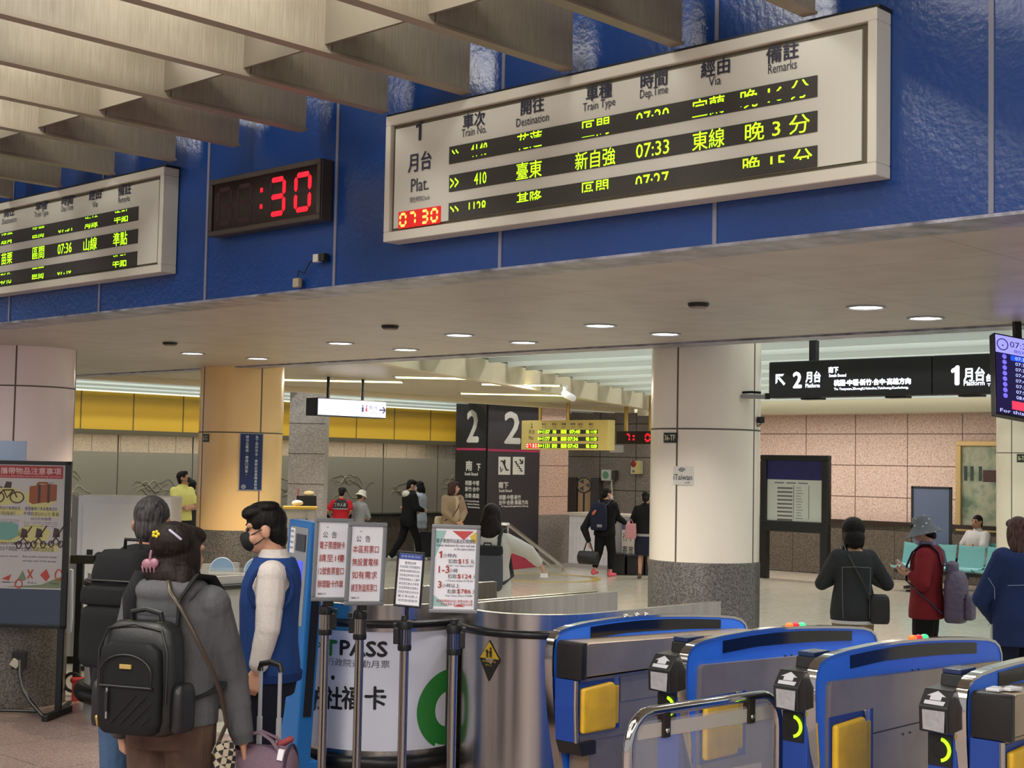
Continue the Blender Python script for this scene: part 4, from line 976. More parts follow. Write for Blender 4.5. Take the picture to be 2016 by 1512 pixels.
def frame_sign(name, label, px0, px1, pyt, pyb, d, phi, roll, fw, mfr, cat='notice'):
    """upright framed notice; returns (root, frame, width, height)"""
    a = at((px0 + px1) / 2, (pyt + pyb) / 2, d); Wd = (px1 - px0) / FPX * d / math.cos(R(phi)); Hh = (pyb - pyt) / FPX * d
    t = thing(name, label, cat, a); t.rotation_euler = (Matrix.Rotation(R(roll), 3, FWD) @ Matrix.Rotation(facing(phi), 3, 'Z')).to_euler()
    fr = Fr((-Wd / 2, 0, -Hh / 2), (1, 0, 0), (0, 0, 1), (0, -1, 0))
    MB().plate(fr, 0, 0, Wd, fw, -.012, .006).plate(fr, 0, Hh - fw, Wd, Hh, -.012, .006).plate(fr, 0, fw, fw, Hh - fw, -.012, .006).plate(fr, Wd - fw, fw, Wd, Hh - fw, -.012, .006).build('frame', mfr, t, 0, bevel=.006, seg=2)
    MB().plate(fr, fw, fw, Wd - fw, Hh - fw, -.01, -.002).build('sheet', M_PAPER, t, 0)
    return t, fr, Wd, Hh
M_ALUF = plain('grey_frame', (146, 148, 152), .35, .5)
for (x0, x1, y0, y1, dd, lines, lb) in ((619, 690, 1021, 1183, 8.27, ('電子票證辦卡', '請至1樓', '12號售票窗口', '辦理驗卡作業'), 'grey framed announcement notice, left one of the joined pair'),
                                   (684, 757, 1029, 1191, 8.15, ('本區剪票口', '無設置電梯', '如有需求', '請至對面剪票口'), 'grey framed announcement notice, right one of the joined pair')):
    t, fr, Wd, Hh = frame_sign('announcement_notice', lb, x0, x1, y0, y1, dd, -25, 1.6, .024, M_ALUF)
    k = MB(); k.text('公  告', fr, Wd * .40, Hh * .80, h=.036, w=Wd * .36, c=.0).text('**', fr, Wd * .33, Hh * .89, h=.008, c=.0).text('臺鐵公司', fr, Wd * .27, Hh * .09, h=.012, w=Wd * .2, c=0); k.build('black_lettering', M_INK, t, 0)
    k = MB()
    for i, s in enumerate(lines): k.text(s, fr, Wd * .48, Hh * (.675 - .155 * i), h=.042, w=min(Wd * .66, .037 * len(s)), c=0, bold=.0003)
    k.build('red_lettering', M_INKRED, t, 0)
    MB().box((-.02, .0, -Hh / 2 - .03), (.02, .012, -Hh / 2)).build('mount', M_BLACK, t, 0)
t, fr, Wd, Hh = frame_sign('small_notice', 'small black framed sheet of text between the two grey notices', 778, 833, 1086, 1195, 8.05, 10, 3.2, .012, M_BLACK)
MB().plate(fr, .012, Hh - .045, Wd - .012, Hh - .014, -.002, .0).build('blue_header', plain('header_blue', (52, 76, 150), .5), t, 0)
k = MB(); k.text('旅客乘車須知', fr, Wd * .5, Hh - .029, h=.014, w=Wd * .7, c=.001); k.build('header_text', plain('pale_ink', (170, 184, 230), .5), t, 0)
k = MB(); k.text('驗票說明', fr, Wd * .5, Hh * .79, h=.016, w=Wd * .4, c=-.001)
rows = ('本站為電子票證驗票站', '旅客進站後請依規定出站', '同站進出將收取月台票', '持票旅客請由人工閘門', '進站請主動出示票證', '如有疑問請洽服務台', '感謝您的配合與支持', '臺北車站敬上', '祝您旅途愉快')
for i, s in enumerate(rows): k.text(s, fr, Wd * .5, Hh * (.72 - .075 * i), h=.015, w=Wd * (.74 - .02 * (i % 3)), c=-.001)
k.build('lettering', plain('blue_grey_ink', (84, 92, 120), .6), t, 0)
MB().tube([(0, 0, -Hh / 2), (0, .004, -Hh / 2 - .05)], .011, 8).build('stem', M_BLACK, t)
t, fr, Wd, Hh = frame_sign('fare_notice', 'grey framed fare notice with red prices and coloured triangles on belt post', 848, 943, 1034, 1206, 7.98, -8, 1.0, .022, M_ALUF)
k = MB(); rd = MB()
k.text('電子票證同站進出扣款規則', fr, Wd * .5, Hh * .815, h=.024, w=Wd * .80, c=.001).text('Station deduction for enter and exit', fr, Wd * .5, Hh * .765, h=.014, w=Wd * .78, c=.001).text('at the same station', fr, Wd * .68, Hh * .725, h=.013, w=Wd * .42, c=.001)
for i, (n1, unit, fee, yy, en) in enumerate((('1', '小時內', '$15', .66, 'Within 1 hour deduct NT$15'), ('1-3', '小時', '$124', .49, '1-3 hours deduct NT$124'), ('3', '小時以上', '$786', .32, 'Over 3 hours deduct NT$786'))):
    rd.text(n1, fr, 0, Hh * yy, h=.036, w=None if len(n1) < 2 else .058, left=Wd * .17, c=.001, bold=.001)
    k.text(unit, fr, 0, Hh * (yy - .01), h=.023, w=.024 * len(unit), left=Wd * (.25 if len(n1) < 2 else .38), c=.001)
    k.text('扣款', fr, 0, Hh * (yy - .075), h=.024, w=.05, left=Wd * .36, c=.001); rd.text(fee, fr, 0, Hh * (yy - .075), h=.026, w=.019 * len(fee), left=Wd * .56, c=.001, bold=.0006); k.text('元', fr, 0, Hh * (yy - .075), h=.022, w=.022, left=Wd * .60 + .019 * len(fee), c=.001)
    k.text(en, fr, Wd * .6, Hh * (yy - .125), h=.011, w=Wd * .55, c=.001)
rd.text('超過時間請洽出站 驗票站務人員', fr, Wd * .52, Hh * .135, h=.016, w=Wd * .74, c=.001).text('不另收票款 當次扣費無法退費', fr, Wd * .56, Hh * .098, h=.014, w=Wd * .66, c=.001)
k.build('black_lettering', M_INK, t, 0); rd.build('red_lettering', M_INKRED, t, 0)
for nm, c, polys in (('teal_print', (160, 200, 196), [[(.08, .93), (.3, .93), (.08, .62)], [(.085, .075), (.4, .075), (.085, .2)]]), ('red_print', (206, 84, 84), [[(.42, .93), (.86, .93), (.66, .83)], [(.5, .072), (.74, .072), (.62, .10)]]), ('yellow_print', (226, 196, 84), [[(.78, .87), (.92, .93), (.92, .80), (.86, .8)]])):
    m = MB()
    for pl in polys: m.flat([(a * Wd, b * Hh) for a, b in pl], fr, -.0005)
    m.build(nm, plain(nm, c, .6), t, 0)

# ------------------------------------------------------------------ chrome barrier with clear panel in front of the gates
a = at(1243, 1440, 6.1); b = at(1528, 1400, 6.75)
dr = Vector((b.x - a.x, b.y - a.y, 0)); Lb = dr.length; zt = .985
t = thing('chrome_barrier', 'chrome tube barrier with clear panel standing before the blue gates', 'barrier', (a.x, a.y, 0), math.atan2(dr.y, dr.x))
pts = [(-.02, 0, 0.02), (-.02, 0, zt - .17)] + [(-.02 + .13 * (1 - math.cos(R(q))), 0, zt - .17 + .155 * math.sin(R(q))) for q in range(15, 91, 15)]
e = [(Lb + .02 - .13 * (1 - math.cos(R(q))), 0, zt - .17 + .155 * math.sin(R(q))) for q in range(90, 0, -15)] + [(Lb + .02, 0, zt - .17), (Lb + .02, 0, .02)]
MB().tube(pts + e, .0235, 16).build('tube_frame', M_CHROME, t, 60)
MB().box((.02, -.005, .12), (Lb - .02, .005, zt - .055)).build('clear_panel', glass('acrylic', (225, 225, 228), .06, .16), t, 0)
MB().box((.03, -.008, zt - .125), (Lb - .03, -.006, zt - .065)).build('white_band', glass('cloudy_band', (205, 198, 190), .4, .75), t, 0)
MB().box((.28, -.012, .42), (Lb - .12, -.008, .67)).build('white_card', glass('pale_card', (200, 196, 192), .4, .6), t, 0)
for q in (.20, Lb - .20):
    c = MB().box((q - .022, -.022, zt - .13), (q + .022, .016, zt - .01)).build('clip', plain('bronze_clip', (58, 48, 44), .35, .4), t, 0, bevel=.004)
    MB().ell((q, -.024, zt - .10), (.012, .006, .012), None, 10, 6).build('bolt', M_CHROME, c)
for q in (-.02, Lb + .02): MB().lathe([(.001, 0), (.07, 0), (.07, .012), (.03, .02), (.001, .02)], (q, 0, 0)).build('foot', M_CHROME, t)

# ------------------------------------------------------------------ poster stand at the left
p = spot(134, 11.25, 0, 1100)
t = thing('poster_stand', 'black framed poster stand with luggage rules poster at left edge', 'poster stand', p); t.rotation_euler = (0, 0, facing(6))
Wd = 1.02; zt, zb = 1.955, .665; fr = Fr((-Wd, 0, 0), (1, 0, 0), (0, 0, 1), (0, -1, 0)); mk = plain('stand_black', (16, 20, 24), .4)
MB().plate(fr, 0, zt - .03, Wd, zt, -.02, .012).plate(fr, 0, zb, Wd, zb + .03, -.02, .012).plate(fr, 0, zb, .04, zt, -.02, .012).plate(fr, Wd - .045, zb, Wd, zt, -.02, .012).build('frame', mk, t, 0, bevel=.004)
MB().plate(fr, .04, zb + .03, Wd - .045, .965, -.01, .0).build('slate_panel', plain('slate_blue', (56, 68, 88), .5), t, 0)
MB().plate(fr, .04, .965, Wd - .045, zt - .03, -.01, .0).build('poster_sheet', plain('poster_grey', (196, 192, 194), .3), t, 0)
for xx in (.02, Wd - .06):
    MB().plate(fr, xx, .03, xx + .045, zb, -.02, .012).build('leg', mk, t, 0)
    MB().box((-Wd + xx, -.25, 0), (-Wd + xx + .05, .22, .05)).build('foot', mk, t, 0, bevel=.01)
MB().plate(fr, .06, 1.82, Wd - .065, 1.915, 0, .002).build('red_title_band', plain('title_red', (176, 48, 56), .5), t, 0)
k = MB(); k.text('旅客乘車隨身攜帶物品注意事項', fr, Wd / 2, 1.876, h=.052, w=.86, c=.003, bold=.001).text('Important notices on luggage and items of passengers when taking a train, for the following information', fr, Wd / 2, 1.834, h=.018, w=.86, c=.003)
k.build('title_lettering', plain('title_print', (224, 190, 190), .6), t, 0)
class Warp:
    """poster frame whose columns and rows are set out as on the sheet"""
    Z = [(.97, .97), (1.0, 1.0), (1.06, 1.075), (1.15, 1.22), (1.20, 1.31), (1.36, 1.46), (1.42, 1.50), (1.475, 1.585), (1.50, 1.62), (1.71, 1.78), (1.76, 1.80)]
    def __call__(s, a, b, c=0.0):
        for (p, q), (u, v) in zip(s.Z, s.Z[1:]):
            if p <= b <= u: b = q + (v - q) * (b - p) / (u - p); break
        return fr(a + (.06 if a > .5 else .21 if a < .46 else .0), b, c)
pf = Warp()
k = MB(); blocks = ((.66, 1.475, ('旅客攜帶行李長寬高合計', '不得超過220公分,重量', '20公斤內為限')), (.22, 1.475, ('旅客攜帶自行車應裝袋', '且不得妨礙通行')), (.64, 1.205, ('嬰兒車應收合,並不得妨礙其他旅客', '大型嬰兒車請勿佔用走道')), (.22, 1.205, ('攜帶寵物應裝於容器內', '長寬高合計不得超過')), (.70, 1.73, ('臺鐵公司',)))
for x0, z0, ls in blocks:
    for i, s in enumerate(ls): k.text(s, pf, x0 + .07, z0 - i * .026, h=.02, w=.024 * len(s) if len(s) > 5 else .1, c=.001)
for x0, z0, ls in ((.70, 1.39, ('Each passenger luggage total', 'length, width, height within limits', 'table and weight per piece')), (.24, 1.41, ('Bicycles must be packed in bag', 'no longer than')), (.70, 1.145, ('Baby strollers should be folded', 'and kept clear of the passage')), (.24, 1.145, ('Pets must be kept in carriers',))):
    for i, s in enumerate(ls): k.text(s, pf, x0 + .03, z0 - i * .02, h=.012, w=.27, c=.001)
for x0, st in ((.52, 'Animals bag'), (.68, 'No'), (.86, 'Permitted')): k.text(st, pf, x0, 1.01, h=.012, w=.07, c=.001)
k.build('dark_lettering', M_INK, t, 0)
y = MB()
for x0, z0, rx, rz in ((.72, 1.57, .13, .10), (.28, 1.58, .16, .09), (.68, 1.285, .13, .08), (.28, 1.28, .15, .08)): y.flat([(x0 + rx * math.cos(R(q)), z0 + rz * math.sin(R(q))) for q in range(0, 360, 20)], pf, .0006)
for x0, z0 in ((.66, 1.455), (.22, 1.462), (.66, 1.19)): y.flat([(x0, z0 - .02), (x0 + .22, z0 - .02), (x0 + .22, z0 + .012), (x0, z0 + .012)], pf, .0006)
y.build('yellow_print', plain('poster_yellow', (206, 200, 136), .6), t, 0)
s = MB(); s.prism([(.63, 1.52), (.66, 1.50), (.85, 1.54), (.85, 1.70), (.79, 1.71), (.63, 1.68)], pf, .001, .003).tube([pf(.69, 1.695, .003), pf(.70, 1.725, .003), pf(.77, 1.73, .003), pf(.775, 1.705, .003)], .007, 5); s.build('brown_suitcase_print', plain('poster_brown', (150, 84, 52), .6), t, 0)
s = MB()
for x0 in (.70, .775): s.flat([(x0, 1.515), (x0 + .02, 1.518), (x0 + .02, 1.70), (x0, 1.698)], pf, .0035)
def wheel(m, x0, z0, r): m.tube([pf(x0 + r * math.cos(R(q)), z0 + r * math.sin(R(q)), .003) for q in range(0, 360, 24)], .005, 5, closed=True)
for x0 in (.22, .38): wheel(s, x0, 1.565, .055)
for pl in (((.22, 1.565), (.27, 1.64), (.35, 1.64), (.38, 1.565)), ((.27, 1.64), (.30, 1.56), (.35, 1.64)), ((.26, 1.66), (.24, 1.67))): s.tube([pf(a, b, .003) for a, b in pl], .005, 5)
for x0, wz in ((.56, 1.20), (.68, 1.205), (.82, 1.21)):
    for q in (0, .075): wheel(s, x0 + q, wz, .02)
    s.tube([pf(x0, wz, .003), pf(x0 + .05, wz + .07, .003), pf(x0 + .10, wz + .15, .003)], .005, 5).tube([pf(x0 + .075, wz, .003), pf(x0 + .02, wz + .07, .003)], .005, 5)
    s.flat([(x0 + .01, wz + .05), (x0 + .07, wz + .055), (x0 + .06, wz + .12), (x0 + .02, wz + .13)], pf, .003)
s.flat([(.27, 1.66), (.33, 1.66), (.335, 1.73), (.29, 1.74)], pf, .003); s.build('dark_picture_print', plain('poster_dark', (70, 54, 54), .6), t, 0)
s = MB(); s.prism([(.20, 1.235), (.34, 1.23), (.40, 1.27), (.40, 1.36), (.34, 1.385), (.20, 1.37)], pf, .001, .003); s.build('teal_crate_print', plain('poster_teal', (112, 164, 156), .6), t, 0)
s = MB(); s.text('X', pf, .66, 1.06, h=.045, c=.002, bold=.003)
for x0, z0 in ((.89, 1.06), (.42, 1.0)): wheel(s, x0, z0, .028)
s.flat([(.74, 1.06), (.79, 1.09), (.82, 1.05), (.79, 1.02)], pf, .002).flat([(.28, 1.03), (.36, 1.06), (.34, 1.02)], pf, .002); s.build('red_print', plain('poster_red', (186, 72, 58), .6), t, 0)
s = MB(); s.flat([(.56, 1.03), (.60, 1.08), (.63, 1.03), (.60, 1.02)], pf, .002).flat([(.5, .975), (.96, .975), (.96, 1.06), (.9, 1.05), (.75, 1.0)], pf, .0006); s.build('green_print', plain('poster_green', (124, 140, 110), .6), t, 0)
MB().plate(fr, .045, .97, Wd - .05, zt - .035, .004, .006).build('film_cover', glass('poster_film', (60, 60, 60), .12, .08), t, 0)

# ------------------------------------------------------------------ other things at the left
cp = at(38, 1305, 11.46)
t = thing('power_socket', 'black floor level socket on left pillar with plugged in cable', 'socket', cp, facing(0))
MB().box((-.055, -.02, -.05), (.055, .03, .09)).build('back_box', M_BLACK, t, 0, bevel=.004)
MB().box((-.05, -.05, -.04), (.015, -.02, .02), Matrix.Rotation(R(30), 4, 'Y')).build('plug', plain('cream_plug', (190, 184, 164), .5), t, 0, bevel=.006)
c0 = at(40, 1300, 11.3)
w = [Vector((c0.x, c0.y, c0.z)), at(40, 1330, 11.25), at(46, 1358, 11.2), at(60, 1382, 11.15)]
w += [Vector((*at(84, 1393, 11.1).xy, .03)), Vector((*at(110, 1388, 11.2).xy, .03)), Vector((*at(138, 1372, 11.6).xy, .05))]
tag(MB().tube(w, .016, 8).build('power_cable', M_RUBBER, None), 'thick black cable running from the pillar socket along the floor', 'cable')
pts = [Vector((*at(q, 1392, 11.32).xy, .025)) for q in (-60, -10, 30, 75)]
tag(MB().tube(pts, .014, 8).build('floor_cable', M_RUBBER, None), 'black cable lying at the foot of the left pillar', 'cable')
p = at(176, 1100, 12.2)
t = thing('hand_rail', 'dark green metal hand rail beside the poster stand', 'railing', (p.x, p.y, 0), facing(0))
mo = plain('olive_metal', (62, 66, 54), .4, .4)
MB().box((-.28, -.03, 1.10), (.14, .03, 1.17)).build('top_bar', mo, t, 0, bevel=.004)
MB().box((-.10, -.025, 0), (-.045, .025, 1.10)).build('post', plain('dark_post', (30, 34, 30), .4), t, 0)
MB().box((-.28, -.02, .27), (.14, .02, .33)).build('lower_bar', mo, t, 0)
p = at(196, 1098, 12.2)
t = thing('dome_camera', 'small dark glossy dome resting on the green hand rail end', 'dome', p)
MB().ell((0, 0, 0), (.05, .05, .05), None, 20, 12).build('dome_shell', plain('dome_dark', (40, 42, 60), .08), t)
MB().lathe([(.03, -.05), (.052, -.05), (.052, -.03), (.03, -.03)]).build('collar', M_ALU, t)
p = at(138, 1180, 11.9)
t = MB().lathe([(.001, .25), (.02, .24), (.026, 0), (.03, -.14), (.022, -.26), (.001, -.28)], n=14).build('plastic_sleeve', glass('film_white', (215, 225, 240), .3, .6), None); t.location = p
tag(t, 'long white plastic sleeve hanging beside the poster stand', 'plastic sleeve')
p = spot(150, 11.95, 0, 1350)
t = thing('red_nozzle', 'small red nozzle and coiled hose beside the poster stand foot', 'hose', p, facing(0))
MB().cap((-.02, 0, .17), (.06, 0, .18), .03, .02).build('nozzle', plain('nozzle_red', (190, 60, 54), .4), t)
MB().tube([(.075 * math.cos(q / 3) - .03, .02 * q / 12, .15 + .075 * math.sin(q / 3)) for q in range(20)], .014, 8).build('hose', M_RUBBER, t)
MB().box((-.03, -.02, 0), (.02, .02, .16)).build('bracket', plain('nozzle_red', (190, 60, 54), .4), t, 0)
p = spot(152, 13.6, 0, 1050)
t = thing('white_cabinet', 'large plain white cabinet behind the grey haired man', 'cabinet', p, facing(0))
MB().box((0, 0, .05), (.86, .5, 1.63)).build('body', plain('cabinet_white', (232, 238, 248), .35), t, 0, bevel=.006)
MB().box((.05, -.012, .12), (.82, 0, 1.56)).build('door', plain('cabinet_door', (236, 242, 250), .35), t, 0, bevel=.004)
MB().box((.10, -.018, 1.08), (.155, -.01, 1.13)).build('lock', plain('lock_dark', (24, 40, 36), .4), t, 0)
MB().box((-.07, .05, .05), (0, .45, 1.62)).build('side_panel', plain('cabinet_grey', (146, 150, 150), .4), t, 0)
MB().box((.02, .02, 0), (.84, .48, .05)).build('plinth', M_BLACK, t, 0)
# things standing on the hidden counter
for px, lb, c in ((437, 'pale blue round plastic guard on the counter, left of staff', (150, 186, 220)), (505, 'pale blue round plastic guard next to the staff vest', (150, 176, 206))):
    p = at(px, 1117, 11.7)
    t = thing('round_guard', lb, 'plastic guard', (p.x, p.y, 1.10), facing(-15))
    m = MB(); P = [(.095 * math.cos(R(q)), .105 * math.sin(R(q))) for q in range(0, 181, 12)]
    m.prism(P, FX, -.006, .006).build('disc', glass('guard_blue', c, .2, .8), t, 0)
    MB().tube([FX(a, b, 0) for a, b in P], .007, 6).build('rim', plain('guard_rim', (190, 206, 226), .3), t)
p = at(462, 1120, 11.4)
t = thing('acrylic_screen', 'clear acrylic screen with pale edge along the attendant counter', 'screen', (p.x, p.y, 1.10), facing(-4))
MB().box((-.20, -.004, 0), (.26, .004, .012)).box((-.2, -.004, .012), (-.192, .004, .02)).build('edge', plain('acrylic_edge', (214, 216, 214), .2), t, 0)
MB().box((-.20, -.003, .012), (.26, .003, .05)).build('pane', m_clear, t, 0)

# ------------------------------------------------------------------ blue ticket machine beside the staff member
p = spot(570, 8.75, 0, 1480)
t = thing('ticket_machine', 'slim blue ticket machine with grey screen face behind the staff', 'ticket machine', p, facing(58))
t.rotation_euler = (Matrix.Rotation(R(2.6), 3, FWD) @ Matrix.Rotation(facing(58), 3, 'Z')).to_euler()
mb_ = plain('machine_blue', (34, 116, 190), .35)
MB().box((-.17, -.05, .22), (.17, .05, 1.64)).build('body', mb_, t, 0, bevel=.012)
MB().box((-.17, -.10, .0), (.17, .10, .24)).build('base', mb_, t, 0, bevel=.01)
MB().box((-.12, -.056, 1.02), (.13, -.048, 1.60)).build('face', plain('machine_grey', (150, 156, 160), .4), t, 0, bevel=.003)
MB().box((-.02, -.062, 1.46), (.115, -.055, 1.56)).build('upper_screen', plain('screen_off', (24, 28, 40), .15), t, 0)
MB().box((-.06, -.062, 1.27), (.09, -.055, 1.40)).build('lit_screen', glow('screen_blue_lit', (70, 80, 220), 1.0), t, 0)
k = MB().box((-.11, -.060, 1.44), (-.05, -.055, 1.59)).box((-.06, -.060, 1.14), (.08, -.055, 1.20)); k.build('label_sheet', M_PAPER, t, 0)
q = MB(); mfr = Fr((0, -.0605, 0), (1, 0, 0), (0, 0, 1), (0, -1, 0)); q.text('服務處', mfr, .01, 1.17, h=.045, w=.12, c=.001)
for i in range(4): q.text('售票資訊', mfr, -.08, 1.57 - .033 * i, h=.014, w=.045, c=.001)
q.build('lettering', M_INKBLK, t, 0)
MB().box((.168, -.02, .5), (.176, .03, 1.55)).build('dark_edge', M_BLACK, t, 0)
MB().box((-.16, -.055, .45), (-.06, -.048, .62)).build('red_sticker', plain('sticker_orange_red', (190, 82, 56), .5), t, 0)
# box with a yellow rim and a black monitor behind it
p = spot(592, 12.6, 0, 1010)
t = thing('clear_tray', 'clear sided tray with yellow rim above the blue ticket machine', 'tray', p, facing(-6))
MB().box((-.14, -.12, 1.50), (.13, .12, 1.58)).build('clear_side', glass('tray_clear', (190, 186, 170), .2, .55), t, 0)
MB().box((-.15, -.13, 1.58), (.14, .13, 1.60)).build('yellow_rim', plain('rim_yellow', (196, 160, 60), .5), t, 0)
MB().box((-.04, -.04, 0), (.04, .04, 1.50)).build('stand', M_ALU, t, 0)
MB().ell((-.03, 0, 1.63), (.05, .04, .025), None, 14, 8).build('paper_bundle', plain('bundle', (206, 200, 186), .7), t)
p = spot(603, 13.2, 0, 1000)
t = thing('black_monitor', 'small black monitor behind the yellow rimmed tray', 'monitor', p, facing(-6))
MB().box((-.09, -.02, 1.55), (.09, .02, 1.68)).build('screen', M_BLACK, t, 0, bevel=.004)
MB().box((-.015, 0, 0), (.015, .03, 1.56)).build('stand', M_BLACK, t, 0)
MB().tube([(-.08, 0, 1.66), (-.075, 0, 1.74)], .006, 6).build('red_stick', plain('stick_red', (160, 40, 40), .5), t)
MB().ell((.02, 0, 1.70), (.05, .03, .025), None, 12, 8).build('flower', plain('flower_cream', (196, 184, 140), .8), t)

# ------------------------------------------------------------------ cameras on the cream pillar
p = at(1452, 776, 10.35)
t = thing('surveillance_projector', 'long grey arm unit fixed to the cream pillar before platform sign', 'camera', p, facing(0))
MB().ell((0, .02, 0), (.045, .05, .05), None, 16, 10).build('wall_mount', plain('mount_dark', (40, 38, 36), .5), t)
MB().tube([(0, -.02, .01), (.09, -.04, .015), (.16, -.04, .012)], .009, 8).build('arm', M_BLACK, t)
MB().box((.02, -.06, -.032), (.19, .0, -.002)).build('body', plain('body_grey', (150, 150, 144), .4), t, 0, bevel=.006)
MB().box((.19, -.062, -.034), (.225, .002, .008)).build('lens_hood', M_BLACK, t, 0, bevel=.004)
for q in (0, .045): MB().tube([(.01 + q, 0, .04), (.02 + q, .0, .18), (.05 + q * .6, .02, .33)], .004, 5).build('cable', plain('cable_grey', (70, 66, 60), .6), t)
p = at(1478, 838, 10.45)
t = thing('bracket_camera', 'small black camera on a beige bracket on the cream pillar edge', 'camera', p, facing(0))
MB().box((-.03, .02, -.03), (-.012, .06, .02)).build('wall_plate', plain('bracket_beige', (150, 140, 118), .4), t, 0)
MB().tube([(-.02, .03, 0), (.06, .0, .0), (.075, 0, .02)], .008, 8).build('bracket', plain('bracket_beige', (150, 140, 118), .4), t)
MB().box((.045, -.03, .02), (.095, .03, .065)).build('body', M_BLACK, t, 0, bevel=.005)
MB().cyl((.07, -.03, .042), (.07, -.04, .042), .014, n=14).build('lens', plain('lens_dark', (16, 16, 24), .08), t)

# ------------------------------------------------------------------ far hall furniture
kb = at(1628, 1138, 26.4); KX = onZ(1500, 1138, 0).x
a = onX(1494, 1138, KX); b = onX(1629, 1138, KX); Wd = a.y - b.y
t = thing('information_board', 'tall black information board with blue header and timetable behind glass', 'information board', (KX, a.y, 0))
zt, zb = onX(1494, 895, KX).z, onX(1560, 1048, KX).z
MB().plate(LF, 0, zb, Wd, zb + .2, -.12, 0).plate(LF, 0, zt - .1, Wd, zt, -.12, 0).plate(LF, 0, zb + .2, .14, zt - .1, -.12, 0).plate(LF, Wd - .14, zb + .2, Wd, zt - .1, -.12, 0).build('frame', M_BLACK, t, 0, bevel=.02)
for x0 in (.0, Wd - .16): MB().plate(LF, x0, 0, x0 + .15, zb, -.12, 0).build('leg', M_BLACK, t, 0)
MB().plate(LF, .14, zt - .45, Wd - .14, zt - .1, -.06, -.03).build('blue_header', plain('header_deep_blue', (20, 22, 96), .4), t, 0)
MB().plate(LF, .14, zb + .2, Wd - .14, zt - .45, -.06, -.04).build('sheet', plain('sheet_grey', (216, 222, 214), .4), t, 0)
k = MB()
for i in range(11): k.plate(LF, .36, zt - .62 - i * .072, .68, zt - .59 - i * .072, -.04, -.037)
for x0 in (.3, .55, .8): k.plate(LF, x0, zt - .52, x0 + .2, zt - .50, -.04, -.037)
k.plate(LF, .70, zb + .25, .71, zt - .55, -.04, -.037).plate(LF, 1.02, zb + .25, 1.03, zt - .55, -.04, -.037)
for i in range(12): k.plate(LF, .76, zt - .6 - i * .05, .86 + .02 * (i % 3), zt - .59 - i * .05, -.04, -.037)
k.build('timetable_print', plain('timetable_ink', (110, 108, 112), .6), t, 0)
MB().plate(LF, .14, zb + .2, Wd - .14, zt - .1, -.02, -.012).build('glass_door', glass('board_glass', (30, 32, 34), .05, .06), t, 0)
nb = onX(1793, 1060, 23.1); e = onX(1873, 1060, 23.1)
t = thing('folding_screen', 'plain grey blue partition board with dark frame behind the red jacket', 'partition board', (23.1, nb.y, 0))
Wd = nb.y - e.y; zt = onX(1800, 957, 23.1).z
MB().plate(LF, .04, .3, Wd - .04, zt - .04, -.03, -.005).build('panel', plain('grey_blue_felt', (106, 118, 148), .7), t, 0)
MB().plate(LF, 0, .2, .05, zt, -.04, 0).plate(LF, Wd - .05, .2, Wd, zt, -.04, 0).plate(LF, 0, zt - .04, Wd, zt, -.04, 0).plate(LF, 0, .26, Wd, .30, -.04, 0).build('frame', plain('dark_frame', (40, 40, 48), .4), t, 0, bevel=.008)
for x0 in (.0, Wd - .05): MB().box((-.25, -x0 - .05, 0), (.25, -x0, .05)).box((-.02, -x0 - .05, .05), (.02, -x0, .22)).build('foot', plain('dark_frame', (40, 40, 48), .4), t, 0)
# framed case in the right wall
a = onX(1880, 1045, 24.55); e = onX(1990, 1045, 24.55); zt = onX(1880, 868, 24.55).z; Wd = a.y - e.y; Hh = zt - a.z
t = thing('wall_display', 'gold framed glazed wall display with painted green reflections at right', 'wall display', (24.62, a.y, a.z))
mg = plain('gold_frame', (200, 172, 118), .35, .4)
MB().plate(LF, 0, 0, Wd, .09, -.05, .06).plate(LF, 0, Hh - .09, Wd, Hh, -.05, .06).plate(LF, 0, .09, .1, Hh - .09, -.05, .06).plate(LF, Wd - .1, .09, Wd, Hh - .09, -.05, .06).build('frame', mg, t, 0, bevel=.015)
tt = NT('pale_green_reflections'); nz = tt.n('ShaderNodeTexNoise', Scale=2.6, Detail=6.0); tt.l(tt.obj(), nz.inputs['Vector'])
tt.l(tt.ramp(nz.outputs['Fac'], [(.35, (112, 140, 116)), (.47, (176, 190, 160)), (.55, (206, 208, 180)), (.68, (146, 166, 140))]), tt.b.inputs['Base Color'])
MB().plate(LF, .1, .09, Wd - .1, Hh - .09, -.04, .0).build('picture', tt.m, t, 0)  # reflections in the glass, painted on as a pale green sheet
k = MB(); k.plate(LF, .5, Hh * .55, 1.15, Hh * .68, 0, .006); k.build('dark_red_shape', plain('dark_red_shape', (84, 44, 40), .6), t, 0)
k = MB()
for x0 in (.14, .26, .42): k.plate(LF, x0, Hh * .56, x0 + .06, Hh * .72, 0, .006)
k.build('dark_shapes', plain('dark_green_shape', (60, 74, 64), .6), t, 0)
MB().plate(LF, .1, .09, Wd - .1, Hh - .09, .02, .028).build('glass_pane', glass('display_glass', (60, 66, 60), .03, .12), t, 0)

